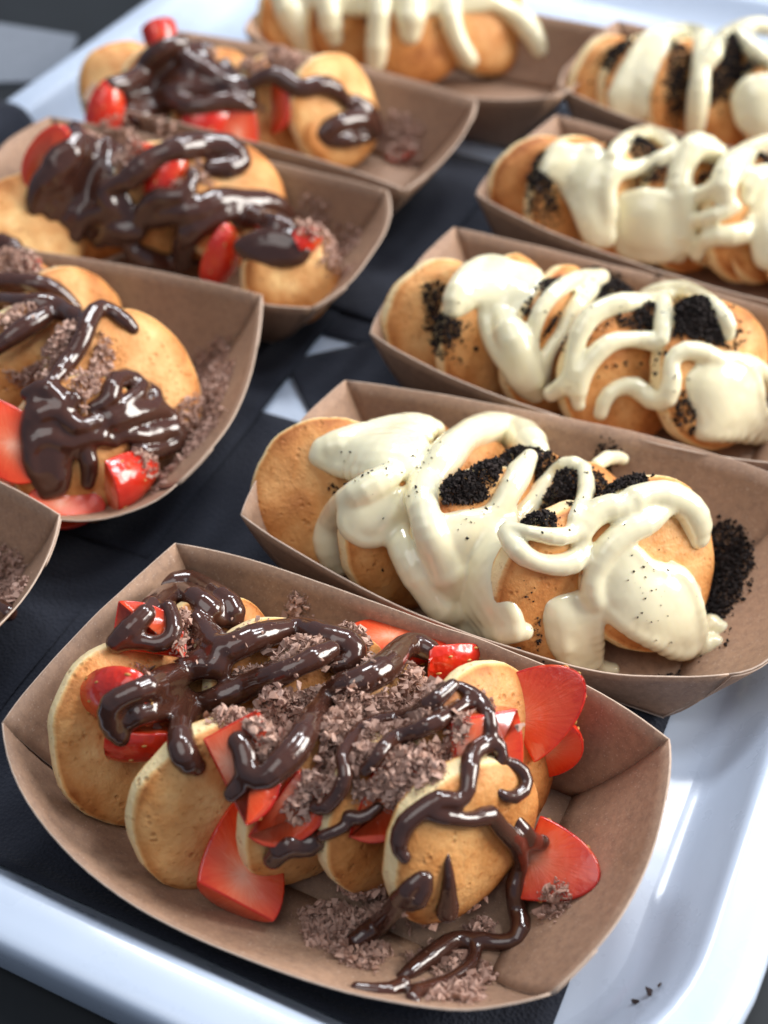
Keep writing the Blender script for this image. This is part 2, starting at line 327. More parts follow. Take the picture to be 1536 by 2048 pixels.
# ------------------------------------------------------------------ baked layout (cm)
BOATS = {'F': {'kind': 'choc', 'pose': (-8.683, -3.129, -0.016), 'rim': {'back': ((-7.9, 3.93, 4.0), (-5.62, 4.6, 3.7), (-2.33, 4.99, 3.4), (0.16, 5.09, 3.3), (2.61, 5.07, 3.4), (5.39, 4.7, 3.6), (8.21, 3.61, 4.0)), 'right': ((8.21, 3.61, 4.0), (8.63, 2.22, 3.9), (8.88, 0.2, 3.55), (8.75, -1.6, 3.3), (8.4, -2.9, 3.1), (7.85, -4.15, 2.8)), 'front': ((7.85, -4.15, 2.8), (6.82, -4.92, 2.6), (5.73, -5.45, 2.4), (3.3, -6.06, 2.2), (0.64, -6.4, 2.2), (-2.22, -6.55, 2.4), (-4.68, -6.26, 2.8), (-6.95, -5.41, 3.4), (-8.48, -4.06, 3.9)), 'left': ((-8.48, -4.06, 3.9), (-8.62, -2.4, 3.82), (-8.6, -0.77, 3.8), (-8.4, 1.2, 3.85), (-7.9, 3.93, 4.0))}, 'label': 'nearest kraft paper boat, chocolate and strawberry topped, at the front of the tray', 'where': 'in the nearest boat'}, 'R1': {'kind': 'cream', 'pose': (-7.145, 7.019, 0.022), 'rim': {'back': ((-8.17, 3.77, 3.9), (-5.6, 4.5, 3.75), (-2.78, 5.13, 3.6), (0, 5.7, 3.45), (2.45, 6.0, 3.4), (5.0, 5.95, 3.45), (8.2, 5.2, 3.8)), 'right': ((8.2, 5.2, 3.8), (9.1, 2.8, 3.5), (9.3, 0.6, 3.2), (8.45, -1.9, 2.9), (7.5, -2.8, 2.75)), 'front': ((7.5, -2.8, 2.75), (6.04, -3.45, 2.6), (3.94, -4.2, 2.6), (0.89, -4.6, 2.8), (-2.4, -4.63, 3.0), (-6.01, -4.23, 3.4), (-8.3, -3.87, 3.9)), 'left': ((-8.3, -3.87, 3.9), (-8.75, -1.6, 3.75), (-8.75, 0.6, 3.75), (-8.49, 2.39, 3.85), (-8.17, 3.77, 3.9))}, 'label': 'kraft paper boat of white chocolate pancakes, directly behind the nearest strawberry boat', 'where': 'in the front white chocolate boat'}, 'R2': {'kind': 'cream', 'pose': (-7.597, 17.451, -0.004), 'rim': {'back': ((-8.2, 3.95, 3.95), (-4.6, 4.778, 3.538), (0, 5.1, 3.4), (4.6, 4.778, 3.538), (8.2, 3.95, 3.95)), 'right': ((8.2, 3.95, 3.95), (8.62, 1.975, 3.75), (8.7, 0, 3.5), (8.5, -2.173, 3.675), (8.1, -3.95, 3.85)), 'front': ((8.1, -3.95, 3.85), (4.8, -4.438, 3.363), (0, -4.6, 3.2), (-4.8, -4.438, 3.363), (-8.2, -3.95, 3.85)), 'left': ((-8.2, -3.95, 3.85), (-8.65, -1.975, 3.65), (-8.7, 0, 3.5), (-8.6, 1.975, 3.7), (-8.2, 3.95, 3.95))}, 'label': 'second kraft paper boat from the front among those with white chocolate sauce', 'where': 'in the second white chocolate boat from the front'}, 'R3': {'kind': 'cream', 'pose': (-7.452, 27.473, -0.096), 'rim': {'back': ((-8.2, 3.95, 3.95), (-4.6, 4.778, 3.538), (0, 5.1, 3.4), (4.6, 4.778, 3.538), (8.2, 3.95, 3.95)), 'right': ((8.2, 3.95, 3.95), (8.62, 1.975, 3.75), (8.7, 0, 3.5), (8.5, -2.173, 3.675), (8.1, -3.95, 3.85)), 'front': ((8.1, -3.95, 3.85), (4.8, -4.288, 3.438), (0, -4.4, 3.3), (-4.8, -4.288, 3.438), (-8.2, -3.95, 3.85)), 'left': ((-8.2, -3.95, 3.85), (-8.65, -1.975, 3.65), (-8.7, 0, 3.5), (-8.6, 1.975, 3.7), (-8.2, 3.95, 3.95))}, 'label': 'third kraft paper boat from the front among those with white chocolate sauce', 'where': 'in the third white chocolate boat from the front'}, 'R4': {'kind': 'cream', 'pose': (-7.786, 38.752, -0.03), 'rim': {'back': ((-8.2, 3.95, 3.95), (-4.6, 4.778, 3.538), (0, 5.1, 3.4), (4.6, 4.778, 3.538), (8.2, 3.95, 3.95)), 'right': ((8.2, 3.95, 3.95), (8.77, 1.975, 3.75), (8.85, 0, 3.5), (8.65, -2.173, 3.675), (8.1, -3.95, 3.85)), 'front': ((8.1, -3.95, 3.85), (4.8, -4.362, 3.363), (0, -4.5, 3.2), (-4.8, -4.362, 3.363), (-8.2, -3.95, 3.85)), 'left': ((-8.2, -3.95, 3.85), (-8.8, -1.975, 3.65), (-8.85, 0, 3.5), (-8.75, 1.975, 3.7), (-8.2, 3.95, 3.95))}, 'label': 'kraft paper boat of white chocolate pancakes in the far right corner of the photo', 'where': 'in the far corner white chocolate boat'}, 'T': {'kind': 'cream', 'pose': (-24.216, 37.709, 0.03), 'rim': {'back': ((-8.2, 3.95, 3.95), (-4.6, 4.778, 3.538), (0, 5.1, 3.4), (4.6, 4.778, 3.538), (8.2, 3.95, 3.95)), 'right': ((8.2, 3.95, 3.95), (8.77, 1.975, 3.75), (8.85, 0, 3.5), (8.65, -2.173, 3.675), (8.1, -3.95, 3.85)), 'front': ((8.1, -3.95, 3.85), (4.8, -4.438, 3.212), (0, -4.6, 3.0), (-4.8, -4.438, 3.212), (-8.2, -3.95, 3.85)), 'left': ((-8.2, -3.95, 3.85), (-8.8, -1.975, 3.65), (-8.85, 0, 3.5), (-8.75, 1.975, 3.7), (-8.2, 3.95, 3.95))}, 'label': 'kraft paper boat of white chocolate pancakes cut off by the top edge of the photo', 'where': 'in the white chocolate boat at the top edge'}, 'L1': {'kind': 'choc', 'pose': (-27.17, 27.703, 0.005), 'rim': {'back': ((-8.2, 3.95, 4.0), (-4.6, 5.21, 3.625), (0, 5.7, 3.5), (4.6, 5.21, 3.625), (8.2, 3.95, 4.0)), 'right': ((8.2, 3.95, 4.0), (8.72, 1.975, 4.0), (8.8, 0, 3.75), (8.6, -2.173, 3.625), (8.1, -3.95, 3.5)), 'front': ((8.1, -3.95, 3.5), (4.8, -3.987, 3.875), (0, -4.0, 4.0), (-4.8, -3.987, 3.962), (-8.2, -3.95, 3.85)), 'left': ((-8.2, -3.95, 3.85), (-8.75, -1.975, 3.9), (-8.8, 0, 3.75), (-8.7, 1.975, 3.95), (-8.2, 3.95, 4.0))}, 'label': 'farthest kraft paper boat with chocolate sauce and strawberries, against the white tray corner', 'where': 'in the farthest chocolate boat'}, 'L2': {'kind': 'choc', 'pose': (-27.292, 18.314, 0.066), 'rim': {'back': ((-8.2, 3.95, 3.95), (-4.6, 4.562, 3.688), (0, 4.8, 3.6), (4.6, 4.562, 3.688), (8.2, 3.95, 3.95)), 'right': ((8.2, 3.95, 3.95), (9.02, 1.975, 3.75), (9.1, 0, 3.5), (8.9, -2.173, 3.3), (8.1, -3.95, 3.1)), 'front': ((8.1, -3.95, 3.1), (4.8, -4.588, 3.025), (0, -4.8, 3.0), (-4.8, -4.588, 3.212), (-8.2, -3.95, 3.85)), 'left': ((-8.2, -3.95, 3.85), (-9.05, -1.975, 3.65), (-9.1, 0, 3.5), (-9.0, 1.975, 3.7), (-8.2, 3.95, 3.95))}, 'label': 'kraft paper boat with chocolate sauce, second from the far end of its row', 'where': 'in the chocolate boat second from the far end'}, 'L3': {'kind': 'choc', 'pose': (-28.138, 8.741, 0.068), 'rim': {'back': ((-8.2, 3.9, 3.9), (-3.4, 4.3, 3.5), (1.82, 4.88, 3.5), (5, 4.9, 3.65), (7.96, 4.59, 3.9)), 'right': ((7.96, 4.59, 3.9), (9.22, 1.17, 3.6), (9.75, -1.4, 3.35), (9.7, -3.3, 3.15), (9.3, -5.2, 2.9)), 'front': ((9.3, -5.2, 2.9), (8.6, -6.4, 2.65), (7.3, -7.3, 2.4), (5.6, -7.76, 2.3), (3.2, -7.6, 2.4), (0, -7.0, 2.6), (-5, -5.5, 3.2), (-8.3, -4, 3.8)), 'left': ((-8.3, -4, 3.8), (-8.8, -1.5, 3.6), (-8.8, 1, 3.6), (-8.2, 3.9, 3.9))}, 'label': 'large kraft paper boat with chocolate and strawberries, cut by the left photo edge', 'where': 'in the chocolate boat cut by the left edge'}, 'L4': {'kind': 'choc', 'pose': (-28.642, -3.522, 0.004), 'rim': {'back': ((-8.2, 3.95, 3.95), (-4.6, 4.778, 3.538), (0, 5.1, 3.4), (4.6, 4.778, 3.538), (8.2, 3.95, 3.95)), 'right': ((8.2, 3.95, 3.95), (8.92, 1.975, 3.75), (9.0, 0, 3.5), (8.8, -2.173, 3.675), (8.1, -3.95, 3.85)), 'front': ((8.1, -3.95, 3.85), (4.8, -5.112, 2.913), (0, -5.5, 2.6), (-4.8, -5.112, 2.913), (-8.2, -3.95, 3.85)), 'left': ((-8.2, -3.95, 3.85), (-8.95, -1.975, 3.65), (-9.0, 0, 3.5), (-8.9, 1.975, 3.7), (-8.2, 3.95, 3.95))}, 'label': 'kraft paper boat of which only one empty end corner shows at the left edge', 'where': 'in the boat showing only its corner'}}
PANCAKES = [{'c': (-14.175, -5.065, 2.9), 'R': 2.75, 'T': 1.15, 'n': (0.8, -0.34, 0.62), 'tone': -0.05, 'seed': 1, 'label': 'first mini pancake from the left in the nearest boat'}, {'c': (-11.129, -6.195, 2.824), 'R': 2.5, 'T': 1.25, 'n': (0.86, -0.46, 0.34), 'tone': -0.1, 'seed': 2, 'label': 'second mini pancake from the left in the nearest boat'}, {'c': (-8.635, -5.117, 2.747), 'R': 2.4, 'T': 1.2, 'n': (0.88, -0.44, 0.28), 'tone': -0.12, 'seed': 3, 'label': 'third mini pancake from the left in the nearest boat'}, {'c': (-6.694, -4.359, 2.742), 'R': 2.4, 'T': 1.25, 'n': (0.88, -0.38, 0.3), 'tone': 0.08, 'seed': 4, 'label': 'fourth mini pancake from the left in the nearest boat'}, {'c': (-4.907, -2.094, 3.15), 'R': 2.9, 'T': 1.1, 'n': (0.82, -0.26, 0.46), 'tone': 0.05, 'seed': 5, 'label': 'fifth mini pancake from the left in the nearest boat'}, {'c': (-4.536, -4.371, 2.874), 'R': 2.5, 'T': 1.5, 'n': (0.86, -0.42, 0.24), 'tone': 0.04, 'seed': 6, 'label': 'sixth mini pancake from the left in the nearest boat'}, {'c': (-13.615, 5.859, 3.0), 'R': 2.7, 'T': 1.6, 'n': (0.42, -0.58, 0.6), 'tone': 0.0, 'seed': 7, 'label': 'first mini pancake from the left in the front white chocolate boat'}, {'c': (-10.506, 5.532, 3.046), 'R': 2.75, 'T': 1.4, 'n': (0.82, -0.45, 0.38), 'tone': 0.02, 'seed': 8, 'label': 'second mini pancake from the left in the front white chocolate boat'}, {'c': (-8.224, 5.871, 3.055), 'R': 2.75, 'T': 1.3, 'n': (0.86, -0.4, 0.35), 'tone': 0, 'seed': 9, 'label': 'third mini pancake from the left in the front white chocolate boat'}, {'c': (-5.267, 5.461, 3.07), 'R': 2.75, 'T': 1.5, 'n': (0.8, -0.5, 0.36), 'tone': 0.05, 'seed': 10, 'label': 'fourth mini pancake from the left in the front white chocolate boat'}, {'c': (-3.097, 7.415, 3.016), 'R': 2.9, 'T': 1.6, 'n': (0.72, -0.36, 0.54), 'tone': 0.0, 'seed': 11, 'label': 'fifth mini pancake from the left in the front white chocolate boat'}, {'c': (-14.174, 16.391, 3.0), 'R': 2.45, 'T': 1.3, 'n': (0.76, -0.46, 0.5), 'tone': -0.1, 'seed': 12, 'label': 'first mini pancake from the left in the second white chocolate boat from the front'}, {'c': (-11.935, 16.227, 3.019), 'R': 2.7, 'T': 1.4, 'n': (0.84, -0.45, 0.35), 'tone': 0.0, 'seed': 13, 'label': 'second mini pancake from the left in the second white chocolate boat from the front'}, {'c': (-9.596, 16.716, 3.0), 'R': 2.65, 'T': 1.3, 'n': (0.86, -0.4, 0.35), 'tone': 0, 'seed': 14, 'label': 'third mini pancake from the left in the second white chocolate boat from the front'}, {'c': (-6.749, 16.42, 3.011), 'R': 2.75, 'T': 1.6, 'n': (0.7, -0.55, 0.45), 'tone': 0.12, 'seed': 15, 'label': 'fourth mini pancake from the left in the second white chocolate boat from the front'}, {'c': (-3.818, 17.735, 3.1), 'R': 2.8, 'T': 1.6, 'n': (0.74, -0.4, 0.52), 'tone': 0.0, 'seed': 16, 'label': 'fifth mini pancake from the left in the second white chocolate boat from the front'}, {'c': (-13.936, 27.079, 3.0), 'R': 2.45, 'T': 1.5, 'n': (0.58, -0.62, 0.45), 'tone': 0.12, 'seed': 17, 'label': 'first mini pancake from the left in the third white chocolate boat from the front'}, {'c': (-12.452, 27.099, 3.019), 'R': 2.7, 'T': 1.4, 'n': (0.84, -0.45, 0.35), 'tone': 0.0, 'seed': 18, 'label': 'second mini pancake from the left in the third white chocolate boat from the front'}, {'c': (-10.194, 27.404, 3.1), 'R': 2.7, 'T': 1.4, 'n': (0.84, -0.45, 0.35), 'tone': 0, 'seed': 19, 'label': 'third mini pancake from the left in the third white chocolate boat from the front'}, {'c': (-7.823, 28.363, 3.1), 'R': 2.7, 'T': 1.5, 'n': (0.8, -0.45, 0.4), 'tone': 0.1, 'seed': 20, 'label': 'fourth mini pancake from the left in the third white chocolate boat from the front'}, {'c': (-5.213, 28.783, 3.1), 'R': 2.7, 'T': 1.6, 'n': (0.76, -0.4, 0.5), 'tone': 0.0, 'seed': 21, 'label': 'fifth mini pancake from the left in the third white chocolate boat from the front'}, {'c': (-14.367, 37.829, 3.0), 'R': 2.4, 'T': 1.4, 'n': (0.82, -0.48, 0.38), 'tone': -0.05, 'seed': 22, 'label': 'first mini pancake from the left in the far corner white chocolate boat'}, {'c': (-12.863, 38.128, 3.0), 'R': 2.6, 'T': 1.4, 'n': (0.84, -0.45, 0.35), 'tone': 0.0, 'seed': 23, 'label': 'second mini pancake from the left in the far corner white chocolate boat'}, {'c': (-10.824, 38.371, 3.1), 'R': 2.6, 'T': 1.4, 'n': (0.84, -0.45, 0.35), 'tone': 0, 'seed': 24, 'label': 'third mini pancake from the left in the far corner white chocolate boat'}, {'c': (-8.633, 39.195, 3.1), 'R': 2.7, 'T': 1.5, 'n': (0.82, -0.45, 0.4), 'tone': -0.05, 'seed': 25, 'label': 'fourth mini pancake from the left in the far corner white chocolate boat'}, {'c': (-6.411, 39.756, 3.1), 'R': 2.7, 'T': 1.6, 'n': (0.76, -0.4, 0.5), 'tone': 0.0, 'seed': 26, 'label': 'fifth mini pancake from the left in the far corner white chocolate boat'}, {'c': (-31.233, 37.323, 3.0), 'R': 2.5, 'T': 1.3, 'n': (0.82, -0.5, 0.32), 'tone': 0.0, 'seed': 27, 'label': 'first mini pancake from the left in the white chocolate boat at the top edge'}, {'c': (-28.71, 38.211, 3.0), 'R': 2.6, 'T': 1.4, 'n': (0.82, -0.5, 0.35), 'tone': 0.1, 'seed': 28, 'label': 'second mini pancake from the left in the white chocolate boat at the top edge'}, {'c': (-25.191, 38.933, 3.062), 'R': 2.75, 'T': 1.8, 'n': (0.6, -0.62, 0.4), 'tone': 0.12, 'seed': 29, 'label': 'third mini pancake from the left in the white chocolate boat at the top edge'}, {'c': (-22.494, 41.529, 3.1), 'R': 2.8, 'T': 1.4, 'n': (0.74, -0.42, 0.48), 'tone': 0.0, 'seed': 30, 'label': 'fourth mini pancake from the left in the white chocolate boat at the top edge'}, {'c': (-34.836, 26.698, 3.0), 'R': 2.45, 'T': 1.3, 'n': (0.62, -0.42, 0.62), 'tone': -0.12, 'seed': 31, 'label': 'first mini pancake from the left in the farthest chocolate boat'}, {'c': (-32.858, 27.193, 3.0), 'R': 2.6, 'T': 1.3, 'n': (0.8, -0.42, 0.42), 'tone': 0, 'seed': 32, 'label': 'second mini pancake from the left in the farthest chocolate boat'}, {'c': (-30.264, 27.673, 3.0), 'R': 2.6, 'T': 1.3, 'n': (0.8, -0.42, 0.42), 'tone': 0, 'seed': 33, 'label': 'third mini pancake from the left in the farthest chocolate boat'}, {'c': (-27.655, 28.55, 3.0), 'R': 2.6, 'T': 1.3, 'n': (0.8, -0.42, 0.42), 'tone': -0.1, 'seed': 34, 'label': 'fourth mini pancake from the left in the farthest chocolate boat'}, {'c': (-25.211, 29.564, 3.0), 'R': 2.7, 'T': 1.1, 'n': (0.84, -0.26, 0.45), 'tone': -0.12, 'seed': 35, 'label': 'fifth mini pancake from the left in the farthest chocolate boat'}, {'c': (-32.091, 14.902, 2.9), 'R': 2.4, 'T': 1.3, 'n': (0.6, -0.5, 0.6), 'tone': -0.15, 'seed': 36, 'label': 'first mini pancake from the left in the chocolate boat second from the far end'}, {'c': (-30.907, 17.562, 3.2), 'R': 2.7, 'T': 1.3, 'n': (0.8, -0.42, 0.42), 'tone': 0, 'seed': 37, 'label': 'second mini pancake from the left in the chocolate boat second from the far end'}, {'c': (-27.856, 18.64, 3.2), 'R': 2.7, 'T': 1.3, 'n': (0.8, -0.42, 0.42), 'tone': 0, 'seed': 38, 'label': 'third mini pancake from the left in the chocolate boat second from the far end'}, {'c': (-25.285, 19.778, 3.4), 'R': 2.75, 'T': 1.2, 'n': (0.76, -0.26, 0.58), 'tone': -0.02, 'seed': 39, 'label': 'fourth mini pancake from the left in the chocolate boat second from the far end'}, {'c': (-21.254, 17.63, 2.4), 'R': 2.15, 'T': 1.4, 'n': (0.66, -0.5, 0.52), 'tone': -0.05, 'seed': 40, 'label': 'fifth mini pancake from the left in the chocolate boat second from the far end'}, {'c': (-28.789, 6.511, 3.056), 'R': 2.8, 'T': 1.4, 'n': (0.8, -0.42, 0.42), 'tone': 0, 'seed': 41, 'label': 'first mini pancake from the left in the chocolate boat cut by the left edge'}, {'c': (-25.76, 6.627, 3.1), 'R': 2.8, 'T': 1.4, 'n': (0.8, -0.42, 0.42), 'tone': 0, 'seed': 42, 'label': 'second mini pancake from the left in the chocolate boat cut by the left edge'}, {'c': (-22.414, 7.08, 3.5), 'R': 2.95, 'T': 1.15, 'n': (0.66, -0.34, 0.68), 'tone': -0.02, 'seed': 43, 'label': 'third mini pancake from the left in the chocolate boat cut by the left edge'}, {'c': (-22.374, 4.275, 2.9), 'R': 2.6, 'T': 1.4, 'n': (0.7, -0.5, 0.5), 'tone': 0, 'seed': 44, 'label': 'fourth mini pancake from the left in the chocolate boat cut by the left edge'}, {'c': (-13.662, -1.79, 2.549), 'R': 2.197, 'T': 1.2, 'n': (0.756, -0.23, 0.5), 'tone': 0, 'seed': 45, 'label': 'first rear pancake half buried in the nearest boat'}, {'c': (-11.664, -1.944, 2.592), 'R': 2.224, 'T': 1.2, 'n': (0.816, -0.167, 0.5), 'tone': 0, 'seed': 46, 'label': 'second rear pancake half buried in the nearest boat'}, {'c': (-9.663, -1.905, 2.723), 'R': 2.37, 'T': 1.2, 'n': (0.816, -0.223, 0.5), 'tone': 0, 'seed': 47, 'label': 'third rear pancake half buried in the nearest boat'}, {'c': (-7.664, -1.956, 2.582), 'R': 2.23, 'T': 1.2, 'n': (0.795, -0.095, 0.5), 'tone': 0, 'seed': 48, 'label': 'fourth rear pancake half buried in the nearest boat'}, {'c': (-5.864, -1.982, 2.539), 'R': 2.156, 'T': 1.2, 'n': (0.819, -0.214, 0.5), 'tone': 0, 'seed': 49, 'label': 'fifth rear pancake half buried in the nearest boat'}, {'c': (-11.376, 8.34, 2.545), 'R': 2.206, 'T': 1.2, 'n': (0.727, -0.247, 0.5), 'tone': 0, 'seed': 50, 'label': 'first rear pancake half buried in the front white chocolate boat'}, {'c': (-9.375, 8.346, 2.628), 'R': 2.304, 'T': 1.2, 'n': (0.764, -0.091, 0.5), 'tone': 0, 'seed': 51, 'label': 'second rear pancake half buried in the front white chocolate boat'}, {'c': (-7.38, 8.562, 2.551), 'R': 2.193, 'T': 1.2, 'n': (0.759, -0.257, 0.5), 'tone': 0, 'seed': 52, 'label': 'third rear pancake half buried in the front white chocolate boat'}, {'c': (-5.379, 8.556, 2.602), 'R': 2.238, 'T': 1.2, 'n': (0.797, -0.225, 0.5), 'tone': 0, 'seed': 53, 'label': 'fourth rear pancake half buried in the front white chocolate boat'}, {'c': (-3.578, 8.556, 2.594), 'R': 2.271, 'T': 1.2, 'n': (0.741, -0.151, 0.5), 'tone': 0, 'seed': 54, 'label': 'fifth rear pancake half buried in the front white chocolate boat'}, {'c': (-11.791, 18.918, 2.638), 'R': 2.318, 'T': 1.2, 'n': (0.753, -0.139, 0.5), 'tone': 0, 'seed': 55, 'label': 'first rear pancake half buried in the second white chocolate boat from the front'}, {'c': (-9.791, 18.899, 2.693), 'R': 2.31, 'T': 1.2, 'n': (0.866, -0.231, 0.5), 'tone': 0, 'seed': 56, 'label': 'second rear pancake half buried in the second white chocolate boat from the front'}, {'c': (-7.592, 18.81, 2.569), 'R': 2.163, 'T': 1.2, 'n': (0.875, -0.253, 0.5), 'tone': 0, 'seed': 57, 'label': 'third rear pancake half buried in the second white chocolate boat from the front'}, {'c': (-5.391, 19.03, 2.441), 'R': 2.11, 'T': 1.2, 'n': (0.721, -0.072, 0.5), 'tone': 0, 'seed': 58, 'label': 'fourth rear pancake half buried in the second white chocolate boat from the front'}, {'c': (-3.392, 18.806, 2.545), 'R': 2.214, 'T': 1.2, 'n': (0.733, -0.188, 0.5), 'tone': 0, 'seed': 59, 'label': 'fifth rear pancake half buried in the second white chocolate boat from the front'}, {'c': (-11.5, 29.261, 2.539), 'R': 2.174, 'T': 1.2, 'n': (0.802, -0.118, 0.5), 'tone': 0, 'seed': 60, 'label': 'first rear pancake half buried in the third white chocolate boat from the front'}, {'c': (-9.292, 29.238, 2.475), 'R': 2.107, 'T': 1.2, 'n': (0.782, -0.14, 0.5), 'tone': 0, 'seed': 61, 'label': 'second rear pancake half buried in the third white chocolate boat from the front'}, {'c': (-7.099, 29.065, 2.547), 'R': 2.152, 'T': 1.2, 'n': (0.872, -0.068, 0.5), 'tone': 0, 'seed': 62, 'label': 'third rear pancake half buried in the third white chocolate boat from the front'}, {'c': (-5.119, 28.753, 2.624), 'R': 2.311, 'T': 1.2, 'n': (0.743, -0.123, 0.5), 'tone': 0, 'seed': 63, 'label': 'fourth rear pancake half buried in the third white chocolate boat from the front'}, {'c': (-3.115, 28.704, 2.5), 'R': 2.136, 'T': 1.2, 'n': (0.786, -0.128, 0.5), 'tone': 0, 'seed': 64, 'label': 'fifth rear pancake half buried in the third white chocolate boat from the front'}, {'c': (-12.14, 40.343, 2.615), 'R': 2.233, 'T': 1.2, 'n': (0.868, -0.073, 0.5), 'tone': 0, 'seed': 65, 'label': 'first rear pancake half buried in the far corner white chocolate boat'}, {'c': (-9.939, 40.35, 2.543), 'R': 2.17, 'T': 1.2, 'n': (0.825, -0.062, 0.5), 'tone': 0, 'seed': 66, 'label': 'second rear pancake half buried in the far corner white chocolate boat'}, {'c': (-7.737, 40.363, 2.603), 'R': 2.206, 'T': 1.2, 'n': (0.869, -0.23, 0.5), 'tone': 0, 'seed': 67, 'label': 'third rear pancake half buried in the far corner white chocolate boat'}, {'c': (-5.542, 40.172, 2.509), 'R': 2.12, 'T': 1.2, 'n': (0.843, -0.081, 0.5), 'tone': 0, 'seed': 68, 'label': 'fourth rear pancake half buried in the far corner white chocolate boat'}, {'c': (-31.578, 29.195, 2.446), 'R': 2.104, 'T': 1.2, 'n': (0.728, -0.142, 0.5), 'tone': 0, 'seed': 69, 'label': 'first rear pancake half buried in the farthest chocolate boat'}, {'c': (-29.378, 29.187, 2.469), 'R': 2.114, 'T': 1.2, 'n': (0.767, -0.066, 0.5), 'tone': 0, 'seed': 70, 'label': 'second rear pancake half buried in the farthest chocolate boat'}, {'c': (-27.178, 29.157, 2.657), 'R': 2.301, 'T': 1.2, 'n': (0.792, -0.249, 0.5), 'tone': 0, 'seed': 71, 'label': 'third rear pancake half buried in the farthest chocolate boat'}, {'c': (-25.179, 29.314, 2.598), 'R': 2.265, 'T': 1.2, 'n': (0.751, -0.188, 0.5), 'tone': 0, 'seed': 72, 'label': 'fourth rear pancake half buried in the farthest chocolate boat'}, {'c': (-31.774, 19.414, 2.597), 'R': 2.221, 'T': 1.2, 'n': (0.816, -0.234, 0.5), 'tone': 0, 'seed': 73, 'label': 'first rear pancake half buried in the chocolate boat second from the far end'}, {'c': (-29.587, 19.675, 2.47), 'R': 2.136, 'T': 1.2, 'n': (0.728, -0.12, 0.5), 'tone': 0, 'seed': 74, 'label': 'second rear pancake half buried in the chocolate boat second from the far end'}, {'c': (-27.383, 19.692, 2.556), 'R': 2.185, 'T': 1.2, 'n': (0.8, -0.214, 0.5), 'tone': 0, 'seed': 75, 'label': 'third rear pancake half buried in the chocolate boat second from the far end'}, {'c': (-31.24, 10.136, 2.514), 'R': 2.155, 'T': 1.2, 'n': (0.786, -0.079, 0.5), 'tone': 0, 'seed': 76, 'label': 'first rear pancake half buried in the chocolate boat cut by the left edge'}, {'c': (-29.232, 10.099, 2.663), 'R': 2.3, 'T': 1.2, 'n': (0.84, -0.09, 0.5), 'tone': 0, 'seed': 77, 'label': 'second rear pancake half buried in the chocolate boat cut by the left edge'}, {'c': (-27.049, 10.416, 2.664), 'R': 2.285, 'T': 1.2, 'n': (0.852, -0.218, 0.5), 'tone': 0, 'seed': 78, 'label': 'third rear pancake half buried in the chocolate boat cut by the left edge'}]
